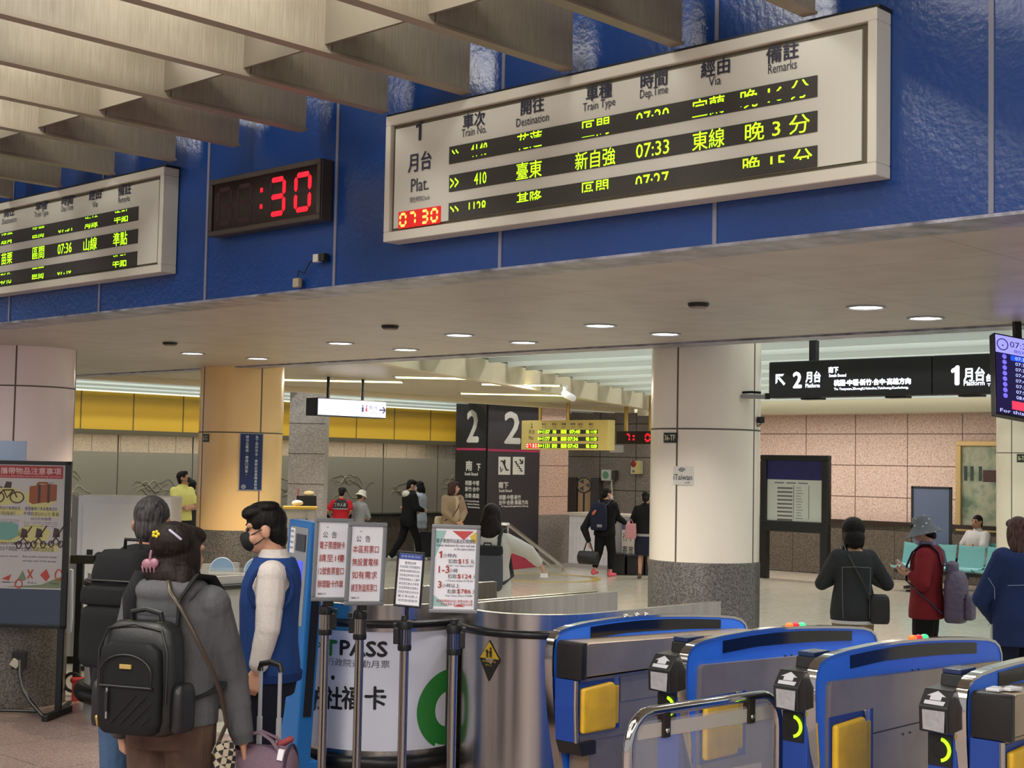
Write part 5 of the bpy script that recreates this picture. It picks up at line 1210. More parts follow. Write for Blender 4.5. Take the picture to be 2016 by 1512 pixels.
# turquoise seat rows
M_SEAT = plain('turquoise_plastic', (112, 176, 178), .3)
def seat_row(lb, X, ys, zs, prefix, ordn):
    t = thing('bench_support', lb, 'bench support', (X, ys[0], 0)); L = ys[0] - ys[-1]
    MB().box((-.03, -L - .25, .30), (.03, .25, .36)).build('beam', M_BLACK, t, 0)
    for yy in (-.1, -L + .1): MB().box((-.03, yy - .03, .03), (.03, yy + .03, .30)).box((-.25, yy - .025, 0), (.25, yy + .025, .035)).build('leg', M_BLACK, t, 0)
    first = None
    for i, y in enumerate(ys):
        lab = f'turquoise plastic chair, {ordn[i]} in the {prefix} row'
        s = thing('waiting_chair', lab, 'chair', (X, y, .36), 0, 'turquoise waiting seats')
        pan = [(-.24, .05), (-.2, .025), (-.05, .02), (.12, .035), (.17, .07), (.21, .2), (.245, .36), (.255, .42)]
        rs = [[(x, -.215 * (1 - .0 * j), z), (x + .01, -.23, z + .035), (x + .012, -.2, z + .02), (x, 0, z + .012), (x + .012, .2, z + .02), (x + .01, .23, z + .035), (x, .215, z), (x - .012, 0, z - .012)] for j, (x, z) in enumerate(pan)]
        MB().rings(rs[:5]).build('pan', M_SEAT, s, 60); MB().rings(rs[4:]).build('backrest', M_SEAT, s, 60)
        MB().box((-.08, -.06, 0), (.08, .06, .03)).build('bracket', M_BLACK, s, 0)
b0 = at(1790, 1104, 24.6); 
ys = [b0.y - .50 * i for i in range(4)]; SXF = b0.x
seat_row('black beam carrying the nearer row of turquoise seats', SXF, ys, .43, 'nearer', ['first from left', 'second from left', 'third from left', 'rightmost'])
seat_row('black beam carrying the farther row of turquoise seats', SXF + 1.25, [ys[1] - .35, ys[1] - .85, ys[1] - 1.35], .43, 'farther', ['left', 'middle', 'right'])

# white tiled counter, its things and the back wall fittings
CX = 21.75; a = onX(1119, 1117, CX); e = onX(1300, 1117, CX); Wd = a.y - e.y
t = thing('tiled_counter', 'white tiled counter in the far hall beside the platform pier', 'counter', (CX, a.y, 0))
zt = onX(1119, 1008, CX).z
tm = granite('white_wall_tile', [(214, 204, 206), (224, 216, 218)], 3, .3, (1, 2, .10, .28, .006, .0, .02), (190, 180, 182))
MB().plate(LF, 0, 0, Wd, zt - .05, -.6, 0).build('body', tm, t, 0); MB().plate(LF, -.03, zt - .06, Wd, zt, -.65, .03).build('top_slab', plain('counter_top', (206, 194, 178), .35), t, 0)
MB().plate(LF, 0, .0, Wd, .08, 0, .02).build('plinth', plain('plinth_pale', (170, 160, 158), .5), t, 0)
def wallbox(name, lb, cat, px0, px1, py0, py1, X, parts, dep=.12):
    a = onX(px0, py1, X); b = onX(px1, py0, X); t = thing(name, lb, cat, (X, a.y, a.z)); w, h = a.y - b.y, b.z - a.z
    for nm, (x0, y0, x1, y1, c0, c1), m in parts:
        MB().plate(LF, w * x0, h * y0, w * x1, h * y1, c0, c1).build(nm, m, t, 0, bevel=.006)
    return t, w, h
WX = 25.42
t, w, h = wallbox('emergency_light', 'white and grey box with green round sign on far wall', 'emergency light', 1189, 1214, 925, 946, WX, (('casing', (0, 0, .72, 1, -.06, .1), plain('box_cream', (196, 200, 190), .5)), ('grey_side', (.72, .1, 1, .95, -.06, .06), plain('box_dark', (60, 60, 62), .5))))
dsc = MB().lathe([(.001, 0), (.085, 0), (.085, .01), (.001, .01)], n=20); dsc.v = [LF(w * .36 + q.x, h * .5 + q.y, .1 + q.z) for q in dsc.v]; dsc.build('green_disc', plain('disc_green', (104, 146, 112), .5), t)
MB().tube([LF(w * .6, 0, 0), LF(w * .66, -.3, 0), LF(w * .8, -.55, 0)], .022, 6).build('lead', plain('lead_white', (190, 184, 176), .5), t)
t, w, h = wallbox('fire_alarm', 'cream wall box with red knob and yellow strip near pillar', 'fire alarm', 1246, 1263, 907, 933, WX, (('casing', (0, 0, 1, 1, -.06, .08), plain('alarm_cream', (200, 196, 160), .5)), ('yellow_strip', (.74, .05, .96, .95, .08, .09), plain('alarm_yellow', (206, 180, 70), .5)), ('lower_button', (.22, .12, .5, .3, .08, .1), plain('alarm_grey', (120, 116, 106), .5))))
dsc = MB().ell((0, 0, 0), (.075, .075, .03), None, 16, 8); dsc.v = [LF(w * .35 + q.x, h * .76 + q.y, .09 + q.z) for q in dsc.v]; dsc.build('red_knob', plain('knob_red', (140, 40, 44), .4), t)
wallbox('door_panel', 'pale brown door leaf behind the white tiled counter', 'door leaf', 1140, 1166, 941, 1012, WX, (('leaf', (0, 0, 1, 1, -.06, .05), plain('tan_door', (168, 136, 106), .5)),))
wallbox('dark_cupboard', 'dark brown cupboard left of the pale door leaf', 'cupboard', 1122, 1140, 940, 1012, WX, (('body', (0, 0, 1, 1, -.06, .1), plain('cupboard_dark', (56, 46, 40), .5)),))
wallbox('dark_cupboard', 'dark grey cupboard right of the pale door leaf', 'cupboard', 1167, 1184, 941, 1012, WX, (('body', (0, 0, 1, 1, -.06, .1), plain('cupboard_grey', (66, 60, 58), .5)),))
p = at(1150, 955, 31.0)
t = thing('round_fan', 'small round dark wall fan before the pale door leaf', 'fan', p, facing(0))
MB().tube([(.16 * math.cos(R(q)), 0, .16 * math.sin(R(q))) for q in range(0, 360, 20)], .02, 6, closed=True).build('guard', M_BLACK, t)
f = MB()
for q in (0, 120, 240): f.flat([(.02 * math.cos(R(q)), .02 * math.sin(R(q))), (.13 * math.cos(R(q - 25)), .13 * math.sin(R(q - 25))), (.13 * math.cos(R(q + 25)), .13 * math.sin(R(q + 25)))], FX, 0)
f.build('blades', plain('fan_teal', (40, 60, 66), .4), t, 0); MB().cyl((0, 0, -.16), (0, 0, -p.z), .02, n=8).build('stem', M_BLACK, t)
t, w, h = wallbox('notice_sheet', 'white notice sheet tilting below the hanging clock', 'notice', 1200, 1227, 876, 891, 25.48, (('sheet', (0, 0, 1, 1, -.03, .0), plain('sheet_pale', (196, 190, 186), .5)),))
p = spot(1231, 27.22, 0, 1130)
t = thing('poster_rack', 'low grey rack with printed poster beside the far counter', 'poster rack', p, facing(0))
MB().box((-.25, .05, .2), (.32, .12, 1.06)).build('board', plain('rack_grey', (160, 150, 150), .5), t, 0)
MB().box((-.07, .03, .32), (.16, .06, .82)).build('poster', plain('rack_poster', (206, 196, 184), .6), t, 0)
MB().box((-.07, .02, .84), (.16, .06, .98)).box((-.07, .02, .26), (.16, .06, .31)).build('violet_band', plain('rack_violet', (92, 84, 120), .6), t, 0)
k = MB(); rf = Fr((-.07, .028, .32), (1, 0, 0), (0, 0, 1), (0, -1, 0))
for i, ch in enumerate('行李寄放'): k.text(ch, rf, .06 + .11 * (i % 2), .37 - .25 * (i // 2), h=.16, w=.09, c=.001)
k.build('lettering', M_INKBLK, t, 0); MB().box((-.25, .06, 0), (.32, .18, .2)).build('base', M_BLACK, t, 0)
for i, (px, ww, hh_, lb) in enumerate(((1214, .30, .36, 'black box on the floor left of the skirted woman'), (1250, .30, .34, 'black box on the floor behind the skirted woman'), (1286, .3, .34, 'black box on the floor cut by the cream pillar'))):
    p = spot(px, 26.85, 0, 1130); t = thing('black_box', lb, 'box', p, facing(0), 'black floor boxes')
    MB().box((-ww / 2, 0, 0), (ww / 2, .4, hh_)).build('body', M_BLACK, t, 0, bevel=.02)
    MB().box((-ww / 2, -.01, hh_), (ww / 2, .41, hh_ + .03)).build('lid', plain('lid_grey', (150, 150, 148) if i else (30, 30, 30), .5), t, 0)
# stairs down with rail beside the platform pier
a = at(1000, 1032, 25.0); b = at(1108, 1118, 27.6)
t = thing('stair_railing', 'sloping steel handrail and red panel by the platform pier', 'railing', (0, 0, 0))
MB().tube([(a.x - .1, a.y + .15, a.z), (a.x, a.y, a.z), (b.x, b.y, b.z + .02)], .03, 10).build('handrail', M_STEEL, t)
a2, b2 = at(1012, 1058, 25.2), at(1090, 1118, 27.3)
MB().tube([a2, b2], .022, 8).build('lower_rail', M_STEEL, t)
q = [at(1008, 1075, 25.3), at(1062, 1095, 26.4), at(1062, 1116, 26.4), at(1008, 1122, 25.3)]
nn = (q[1] - q[0]).cross(q[3] - q[0]).normalized() * .04
MB().rings([[v for v in q], [v + nn for v in q]]).build('red_panel', plain('panel_crimson', (158, 36, 60), .5), t, 0)
for v in (a, b): MB().cyl((v.x, v.y, 0), (v.x, v.y, v.z), .02, n=8).build('post', M_STEEL, t)
# yellow floor ring by the stairs
c = onZ(1075, 1138, 0)
o = MB().lathe([(.84, .001), (.98, .001), (.98, .003), (.84, .003)], (c.x, c.y, 0), 40, True).build('floor_marking', plain('marking_yellow', (176, 150, 60), .5)); struct(o)
# ceiling camera, far
p = onZ(1113, 768, 2.97)
t = thing('ceiling_camera', 'white ceiling camera above the hanging platform 2 board', 'camera', p)
MB().cyl((0, 0, .06), (0, 0, -.03), .03, n=10).build('mount', M_WHITE, t); MB().cap((0, 0, -.05), (.08, -.06, -.1), .05, .045).build('body', M_WHITE, t)
# ------------------------------------------------------------------ people
SKIN = plain('skin', (196, 148, 122), .5, spec=.3, bump=(120, .03))
SKIN2 = plain('skin_tan', (168, 120, 96), .5, spec=.3, bump=(120, .03))
def hairmat(n, c, c2):
    t = NT(n); nz = t.n('ShaderNodeTexNoise', Scale=9.0, Detail=5.0); t.l(t.obj((9, 9, 1.4)), nz.inputs['Vector'])
    t.l(t.ramp(nz.outputs['Fac'], [(.35, c), (.72, c2)]), t.b.inputs['Base Color']); t.b.inputs['Roughness'].default_value = .55; t.b.inputs['Specular IOR Level'].default_value = .18
    t.bump(nz.outputs['Fac'], .5, .01); return t.m
H_BLACK = hairmat('black_hair', (12, 10, 10), (28, 24, 23)); H_BROWN = hairmat('dark_brown_hair', (18, 13, 12), (42, 31, 28)); H_GREY = hairmat('grey_black_hair', (32, 30, 32), (84, 80, 82))
H_RED = hairmat('brown_hair', (44, 28, 26), (92, 64, 58))
def cloth(n, c, sc=90, st=.18, fold=9, fs=.35, rough=.85):
    t = NT(n); b = t.b; v = t.obj()
    n1 = t.n('ShaderNodeTexNoise', Scale=sc, Detail=3.0); t.l(v, n1.inputs['Vector'])
    n2 = t.n('ShaderNodeTexNoise', Scale=fold, Detail=2.0, Distortion=.8); t.l(t.obj((1.2, 1.2, .55)), n2.inputs['Vector'])
    ad = t.n('ShaderNodeMath', operation='MULTIPLY_ADD'); ad.inputs[1].default_value = .12; t.l(n1.outputs['Fac'], ad.inputs[0]); t.l(n2.outputs['Fac'], ad.inputs[2])
    t.bump(ad.outputs[0], fs, .03); d = tuple(int(x * .94) for x in c)
    t.l(t.ramp(n1.outputs['Fac'], [(.35, d), (.65, c)]), b.inputs['Base Color']); b.inputs['Roughness'].default_value = rough; b.inputs['Specular IOR Level'].default_value = .2
    return t.m
TORSO = [(.76, .172, .125, 0), (.84, .18, .132, -.008), (.92, .172, .122, -.006), (1.02, .156, .108, 0), (1.12, .158, .108, .004), (1.22, .176, .116, .006), (1.31, .192, .118, .0), (1.37, .178, .10, -.006), (1.415, .125, .078, -.01), (1.45, .075, .066, -.008), (1.47, .066, .06, -.004)]
def ring(c, rx, ry, n=24): return [(c[0] + rx * math.cos(2 * math.pi * j / n), c[1] + ry * math.sin(2 * math.pi * j / n), c[2]) for j in range(n)]
def hand(mb, w, d, nrm, side, curl=.5, s=1.0):
    """palm, four unequal fingers with two bends each and a thumb off the side of the palm"""
    d = d.normalized(); l = d.cross(nrm).normalized(); n = l.cross(d).normalized()
    ks = []
    for i, (o, ln) in enumerate(((-.031, .058), (-.0105, .068), (.0105, .073), (.031, .066))):
        k = w + d * (.088 * s) + l * (o * s); ks.append(k); mb.cap(w + d * .012 + l * (o * .7 * s), k, .0135 * s, .0115 * s, 8)
        a = R(22 + 40 * curl); p1 = k + (d * math.cos(a) + n * math.sin(a)) * (ln * .48 * s)
        a2 = R(35 + 95 * curl); p2 = p1 + (d * math.cos(a2) + n * math.sin(a2)) * (ln * .38 * s); a3 = R(45 + 130 * curl)
        p3 = p2 + (d * math.cos(a3) + n * math.sin(a3)) * (ln * .26 * s)
        mb.cap(k, p1, .0098 * s, .009 * s, 8).cap(p1, p2, .009 * s, .0082 * s, 8).cap(p2, p3, .0082 * s, .007 * s, 8)
    t0 = w + d * (.03 * s) + l * (.026 * side * s) + n * .006; t1 = t0 + (d * .6 + l * side * .65 + n * .45).normalized() * (.042 * s); t2 = t1 + (d * .9 + n * .35 + l * side * .12).normalized() * (.032 * s)
    mb.cap(t0, t1, .0135 * s, .011 * s, 8).cap(t1, t2, .0105 * s, .0085 * s, 8)

class Person:
    def __init__(s, label, px, d, phi, h, group=None, z=0.0, vox=.012, lean=0.0, seat=False, sway=0.0, w=1.0):
        s.w = w
        s.p = spot(px, d, z); s.t = thing('person', label, 'person', s.p, facing(phi), group); s.d = d
        s.M = Matrix.Translation(s.p) @ Matrix.Rotation(facing(phi), 4, 'Z'); s.I = s.M.inverted()
        s.k = h / 1.70; s.vox = vox; s.lean = lean; s.seat = seat; s.sway = sway
        s.dz = -.43 if seat else 0
    def L(s, px, py, dd=None): return (s.I @ at(px, py, s.d if dd is None else dd))
    def off(s, z): return Vector((s.sway * max(0, z - .9), s.lean * max(0, z - .9), s.dz))
    def P(s, x, y, z): return (Vector((x, y, z)) + s.off(z)) * s.k
    def torso(s, mb, infl, z0, z1, top=True, flare=0.0):
        rs = []
        T = [r for r in TORSO if z0 - .001 <= r[0] <= z1]
        if T[0][0] > z0 + .02:
            T = [(z0, T[0][1] + flare, T[0][2] + flare, T[0][3])] + T
        for z, rx, ry, cy in T:
            o = s.off(z); rs.append(ring(((o.x) * s.k, (cy + o.y) * s.k, (z + o.z) * s.k), (rx * (s.w if z > 1.1 else 1) + infl) * s.k, (ry + infl) * s.k))
        mb.rings(rs)
    def head(s, turn=0, nod=0, tilt=0, fwd=0.0):
        s.hc = s.P(0, .018 + fwd, 1.585); s.H = Matrix.Translation(s.hc) @ Matrix.Rotation(R(-turn), 4, 'Z') @ Matrix.Rotation(R(-nod), 4, 'X') @ Matrix.Rotation(R(tilt), 4, 'Y') @ Matrix.Scale(s.k, 4)
    def body(s, arms, legs=None, skin=SKIN, handcurl=.5, palm=None, face=False, nohands=False):
        """arms = [(shoulder?, elbow, wrist, handdir)] for left, right in local metres"""
        k = s.k; mb = MB(); s.arms = []
        s.torso(mb, -.012, .76, 1.5)
        st = len(mb.v)
        mb.ell((0, -.012, .028), (.077, .098, .094)).ell((0, .028, -.035), (.062, .07, .088)).ell((0, .05, -.082), (.04, .042, .034))
        mb.cap((0, .094, .006), (0, .116, -.028), .009, .0135, 8).cap((-.014, .10, -.034), (.014, .10, -.034), .009, .009, 8)
        mb.cap((-.02, .094, -.062), (.02, .094, -.062), .009, .009, 8).cap((-.018, .092, -.073), (.018, .092, -.073), .0085, .0085, 8)
        mb.cap((-.045, .075, .028), (.045, .075, .028), .014, .014, 8)
        for q in (-1, 1): mb.ell((q * .081, -.004, -.012), (.012, .026, .034), Matrix.Rotation(R(q * 16), 3, 'Z'), 10, 8).ell((q * .04, .062, -.04), (.024, .024, .026), None, 10, 8)
        mb.xf(s.H, st); mb.cap(s.P(0, -.012, 1.43), s.H @ Vector((0, -.018, -.06)), .058 * k, .054 * k)
        for sd, (el, wr, hd) in zip((-1, 1), arms):
            sh = s.P(sd * .172 * s.w, -.006, 1.365 - .012 * (s.w < 1)); el = Vector(el); wr = Vector(wr); s.arms.append((sh, el, wr))
            mb.chain([s.P(sd * .11 * s.w, -.01, 1.36), sh, el], [.055 * k, .052 * k, .040 * k]).chain([el, el.lerp(wr, .35), wr], [.040 * k, .040 * k, .027 * k])
            if not nohands:
                hd = Vector(hd); pn = Vector(palm[0 if sd < 0 else 1]) if palm else Vector((-sd, .2, 0))
                if abs(pn.normalized().dot(hd.normalized())) > .95: pn = pn + Vector((.3, .4, .5))
                hand(mb, wr, hd, pn, (1 if sd > 0 else -1) * (1 if hd.cross(pn).dot(Vector((0, 1, 0))) * sd > 0 else -1), handcurl, k)
        if legs is None:
            legs = ([(-.095, .015, .48), (-.10, -.01, .07)], [(.095, .015, .48), (.10, -.01, .07)])
        if s.seat: legs = ([(-.10, .43, .90), (-.10, .40, .50)], [(.10, .43, .90), (.10, .40, .50)])
        s.legs = []
        for sd, (kn, an) in zip((-1, 1), legs):
            hp = s.P(sd * .09, 0, .84); o = Vector((0, 0, s.dz)); kn = (Vector(kn) + o) * k; an = (Vector(an) + o) * k; s.legs.append((hp, kn, an))
            mb.chain([hp, hp.lerp(kn, .5), kn], [.085 * k, .072 * k, .052 * k]).chain([kn, kn.lerp(an, .3), an], [.05 * k, .052 * k, .034 * k])
            mb.cap(an + Vector((0, -.03, -.035)) * k, an + Vector((sd * .02, .14, -.045)) * k, .034 * k, .026 * k)
        b = fuse('body', mb, s.vox, skin, s.t, 3)
        if face:
            e = MB()
            for q in (-1, 1): e.ell(s.H @ Vector((q * .031, .084, .010)), (.013 * k, .010 * k, .008 * k), s.H.to_3x3().normalized(), 10, 6)
            e.build('eyes', plain('eye_dark', (24, 18, 16), .2), s.t)
            e = MB()
            for q in (-1, 1): e.tube([s.H @ Vector((q * .014, .089, .033)), s.H @ Vector((q * .034, .085, .038)), s.H @ Vector((q * .05, .074, .032))], .004 * k, 6)
            e.build('eyebrows', H_BLACK, s.t)
            MB().cap(s.H @ Vector((-.018, .1015, -.067)), s.H @ Vector((.018, .1015, -.067)), .0035 * k, None, 6).build('mouth', plain('lip', (150, 84, 76), .5), s.t)
        return b
    def top(s, m, name='jacket', infl=.02, hem=.80, z1=1.46, sleeve='long', rs=(.066, .056, .044), flare=0.0, collar=True, cuff=-.035, it=5):
        k = s.k; mb = MB(); s.torso(mb, infl, hem, z1, flare=flare)
        for sd, (sh, el, wr) in zip((-1, 1), s.arms):
            if sleeve == 'none': continue
            e2 = el if sleeve == 'long' else sh.lerp(el, .72)
            mb.chain([s.P(sd * .10, -.008, 1.36), sh, sh.lerp(e2, .5), e2], [.07 * k, (rs[0] + .004) * k, rs[0] * k, rs[1] * k])
            if sleeve == 'long':
                w2 = wr + (el - wr).normalized() * (rs[2] * k * .8); mb.chain([el, el.lerp(w2, .5), w2], [rs[1] * k, (rs[1] * .55 + rs[2] * .45) * k, rs[2] * k])
        if collar: mb.rings([ring(tuple(s.P(0, -.004, 1.44)), .082 * k, .078 * k), ring(tuple(s.P(0, 0, 1.485)), .07 * k, .07 * k)])
        return fuse(name, mb, s.vox, m, s.t, it)
    def trousers(s, m, name='trousers', rs=(.098, .078, .062), z0=.07, top=.98, infl=.006):
        k = s.k; mb = MB(); s.torso(mb, infl, .76, top)
        for hp, kn, an in s.legs:
            a2 = an.lerp(kn, max(0, (z0 - .07)) / .41); mb.chain([hp, hp.lerp(kn, .5), kn], [rs[0] * k, (rs[0] * .55 + rs[1] * .45) * k, rs[1] * k]).chain([kn, kn.lerp(a2, .5), a2], [rs[1] * k, (rs[1] * .5 + rs[2] * .5) * k, rs[2] * k])
        return fuse(name, mb, s.vox, m, s.t, 4)
    def shoes(s, m):
        k = s.k
        for sd, (hp, kn, an) in zip((-1, 1), s.legs):
            f = Vector((0, 1, 0))
            MB().cap(an + Vector((0, -.04, -.035)) * k, an + Vector((sd * .02, .15, -.042)) * k, .042 * k, .032 * k).cap(an + Vector((0, -.02, .0)) * k, an + Vector((0, .04, -.03)) * k, .042 * k, .036 * k).build('shoe', m, s.t)
    def hair(s, m, style='short', extra=None):
        mb = MB(); st = 0
        mb.ell((0, -.016, .042), (.085, .104, .092)).ell((0, -.052, -.012), (.074, .062, .085))
        if style == 'short': mb.ell((0, .03, .088), (.066, .066, .038)).ell((.0, -.075, -.06), (.055, .03, .05))
        if style == 'crop': mb = MB(); mb.ell((0, -.018, .038), (.082, .101, .090)).ell((0, -.05, -.02), (.070, .058, .085))
        if style == 'swept': mb.ell((.0, .03, .092), (.072, .078, .04)).ell((-.015, .06, .085), (.055, .048, .03)).ell((.03, .0, .108), (.055, .075, .034)).ell((-.03, -.03, .11), (.05, .06, .03)).ell((0, -.08, -.05), (.058, .030, .05))
        if style in ('bob', 'long'):
            for q in (-1, 1): mb.ell((q * .072, -.012, -.04), (.030, .062, .115))
            mb.ell((0, -.06, -.06), (.088, .06, .125)).ell((0, .05, .075), (.07, .062, .045))
        if style == 'long': mb.ell((0, -.07, -.17), (.098, .055, .13)).ell((.06, -.05, -.14), (.05, .055, .13)).ell((-.06, -.05, -.14), (.05, .055, .13))
        if style == 'tied': mb.ell((0, -.10, -.02), (.04, .05, .05)).ell((0, -.12, -.10), (.03, .03, .09))
        for e in (extra or []): mb.ell(*e)
        mb.xf(s.H); return fuse('hair', mb, max(s.vox * .8, .006), m, s.t, 2)
    def mask(s, m):
        mb = MB().ell((0, .074, -.048), (.054, .052, .056)).ell((0, .10, -.035), (.026, .030, .036)); mb.xf(s.H); fuse('face_mask', mb, s.vox * .7, m, s.t, 2)
        e = MB()
        for q in (-1, 1): e.tube([s.H @ Vector((q * .050, .07, -.02)), s.H @ Vector((q * .078, .02, .002)), s.H @ Vector((q * .088, -.014, .008))], .003 * s.k, 5).tube([s.H @ Vector((q * .050, .06, -.07)), s.H @ Vector((q * .078, .01, -.045)), s.H @ Vector((q * .086, -.018, -.02))], .003 * s.k, 5)
        e.build('mask_loop', m, s.t)
    def down(s, a=0.02): return ((-.22 * s.k, a, 1.08 * s.k + s.dz), (-.23 * s.k, a + .04, .83 * s.k + s.dz), (0, .15, -1)), ((.22 * s.k, a, 1.08 * s.k + s.dz), (.23 * s.k, a + .04, .83 * s.k + s.dz), (0, .15, -1))

def rbag(mb, w, d, h, z0, y0, n=28, e=3.2, taper=.86):
    """a padded bag body: rounded box lofted upwards, its back at y0 (towards the wearer), bulging to -y"""
    rs = []
    for f, q in ((0, .80), (.04, .93), (.15, 1.0), (.5, 1.0), (.8, .97), (.93, taper), (1, taper * .72)):
        r = []
        for j in range(n):
            a = 2 * math.pi * j / n; c, sn = math.cos(a), math.sin(a)
            r.append((w / 2 * q * abs(c) ** (2 / e) * (1 if c >= 0 else -1), y0 - d / 2 + d / 2 * q * abs(sn) ** (2 / e) * (1 if sn >= 0 else -1), z0 + h * f))
        rs.append(r)
    return mb.rings(rs)
def wearing(pr, name, label, cat, group=None):
    t = thing(name, label, cat, pr.p, 0, group); t.rotation_euler = pr.t.rotation_euler; return t
def straps(pr, t, m, zt, yb, w=.02, xs=.10, zl=1.0, o=.03, hump=0.0):
    k = pr.k
    for sd in (-1, 1):
        MB().tube([(sd * xs * .8 * k, yb, zt), pr.P(sd * xs * .95, -.118 - o, max(1.30, zt / k)), pr.P(sd * xs * 1.0, -.095 - o - hump, 1.40), pr.P(sd * xs * 1.1, -.05 - hump, 1.455 + o * .5 + hump * .4), pr.P(sd * xs * 1.15, .03, 1.455 + o * .5), pr.P(sd * xs * 1.2, .10 + o * .6, 1.39), pr.P(sd * .135, .135 + o, 1.26), pr.P(sd * .16, .13 + o, 1.12), pr.P(sd * (.17 + o), .03, 1.02), (sd * .13, yb + .02, zl)], .02, 10, flat=(.030, .008)).build('strap', m, t, 60)

D_BLACK = cloth('black_cloth', (24, 24, 26)); D_NAVY = cloth('navy_cloth', (30, 34, 52)); D_JEAN = cloth('blue_jeans', (72, 96, 128), 160)
SHOE_B = plain('black_shoe', (22, 22, 24), .5); SHOE_W = plain('white_shoe', (206, 204, 200), .5)

# --- grey haired man with the large black backpack
m1 = Person('man with short greying hair, black hooded jacket and blue jeans', 274, 7.05, 20, 1.80, vox=.008, lean=.10)
m1.head(turn=-16, nod=6, fwd=.01); m1.body(m1.down(), skin=SKIN2); m1.top(cloth('black_jacket', (34, 34, 37)), 'jacket', .03, .82, 1.45)
m1.trousers(D_JEAN); m1.shoes(SHOE_B); m1.hair(H_GREY, 'crop')
mb = MB().ell(m1.P(0, -.10, 1.40), (.14, .07, .07)).ell(m1.P(0, -.04, 1.46), (.11, .10, .035)); fuse('hood', mb, .009, cloth('black_hood', (30, 30, 33)), m1.t, 4)
bz = m1.L(226, 1312, 6.85).z; bt = m1.L(226, 1082, 6.85).z
t = wearing(m1, 'backpack', 'large plain black backpack on the grey haired man', 'backpack'); t.location = m1.p + RGT * .06
mbk = cloth('backpack_black', (30, 30, 32), 160, .2, 7, .25)
rbag(MB(), .31, .20, bt - bz, bz, -.12).build('main_body', mbk, t, 60)
rbag(MB(), .30, .08, (bt - bz) * .52, bz + .01, -.29, taper=.97).build('front_pocket', mbk, t, 60)
rbag(MB(), .31, .09, (bt - bz) * .16, bz + (bt - bz) * .54, -.28, taper=.95).build('upper_pocket', mbk, t, 60)
MB().tube([(-.145, -.30, bz + (bt - bz) * .74), (0, -.345, bz + (bt - bz) * .75), (.145, -.30, bz + (bt - bz) * .74)], .006, 6).build('zip', M_BLACK, t)
MB().tube([(-.05, -.15, bt - .01), (-.04, -.16, bt + .045), (.04, -.16, bt + .045), (.05, -.15, bt - .01)], .009, 8).build('grab_handle', M_BLACK, t)
rbag(MB(), .05, .14, .22, bz + .05, -.14).xf(Matrix.Translation((-.18, 0, 0))).build('side_pocket', mbk, t, 60)
straps(m1, t, cloth('strap_black', (26, 26, 28)), bt - .06, -.18, zl=bz + .1)

# --- woman in grey hoodie
w1 = Person('woman seen from behind in grey hoodie and brown corduroy trousers', 347, 6.35, 20, 1.70, vox=.0065, lean=.03)
w1.head(turn=18, nod=4)
la = (w1.L(244, 1330, 6.35), w1.L(238, 1440, 6.45), Vector((.05, .2, -1))); ra = (w1.L(455, 1335, 6.4), w1.L(478, 1458, 6.38), Vector((.0, .30, -1)))
w1.body((la, ra), handcurl=.55, palm=((.6, .8, 0), (-.8, -.4, 0)))
m_hood = cloth('grey_hoodie', (88, 88, 91), 140, .2, 8, .45)
w1.top(m_hood, 'hoodie', .045, .86, 1.46, rs=(.088, .078, .055), collar=False)
mb = MB().ell(w1.P(0, -.115, 1.36), (.145, .05, .10)).ell(w1.P(0, -.10, 1.42), (.155, .075, .06)).ell(w1.P(-.11, -.04, 1.44), (.05, .09, .04)).ell(w1.P(.11, -.04, 1.44), (.05, .09, .04)); fuse('hood', mb, .008, m_hood, w1.t, 5)
for sd, (sh, el, wr) in zip((-1, 1), w1.arms): MB().cyl(wr + (el - wr).normalized() * .05, wr - (el - wr).normalized() * .012, .05, .044, 18).build('cuff', cloth('hoodie_cuff', (78, 78, 82), 200), w1.t)
tt = NT('brown_corduroy'); wv = tt.n('ShaderNodeTexWave', Scale=70.0, Distortion=1.0); wv.bands_direction = 'X'; tt.l(tt.obj(), wv.inputs['Vector']); tt.bump(wv.outputs['Fac'], .25, .004)
nz = tt.n('ShaderNodeTexNoise', Scale=6.0, Detail=3.0); tt.l(tt.obj(), nz.inputs['Vector']); tt.l(tt.ramp(nz.outputs['Fac'], [(.35, (66, 48, 38)), (.7, (98, 74, 60))]), tt.b.inputs['Base Color']); tt.b.inputs['Roughness'].default_value = .8
w1.trousers(tt.m, rs=(.125, .095, .085), top=1.04, infl=.022); w1.shoes(SHOE_B)
w1.hair(H_BROWN, 'bob', [((.0, -.085, -.11), (.115, .06, .09)), ((-.085, -.05, -.13), (.065, .06, .10)), ((.085, -.05, -.14), (.062, .06, .10)), ((0, -.09, -.20), (.12, .055, .075)), ((-.12, -.03, -.20), (.05, .055, .07)), ((.11, -.04, -.20), (.05, .055, .07)), ((0, -.05, .045), (.108, .10, .092)), ((0, -.03, -.02), (.102, .085, .11))])
cl = MB()
c0 = w1.H @ Vector((-.035, -.152, -.055)); cl.ell(c0, (.026, .014, .022)).ell(c0 + Vector((.035, 0, .004)), (.022, .014, .022)).cap(c0 + Vector((.012, 0, .01)), c0 + Vector((.018, -.0, .055)), .007, .005)
for q in range(4): cl.cap(c0 + Vector((-.02 + .02 * q, -.006, -.012)), c0 + Vector((-.016 + .018 * q, -.004, -.034)), .005, .003, 6)
cl.build('claw_clip', plain('mauve_plastic', (150, 104, 118), .3), w1.t)
c0 = w1.H @ Vector((.0, -.148, .075)); f = MB()
for q in range(5): f.ell(c0 + Vector((.013 * math.cos(q * 1.256), 0, .010 * math.sin(q * 1.256))), (.008, .006, .008), None, 8, 6)
f.build('yellow_hair_clip', plain('clip_yellow', (206, 186, 40), .4), w1.t)
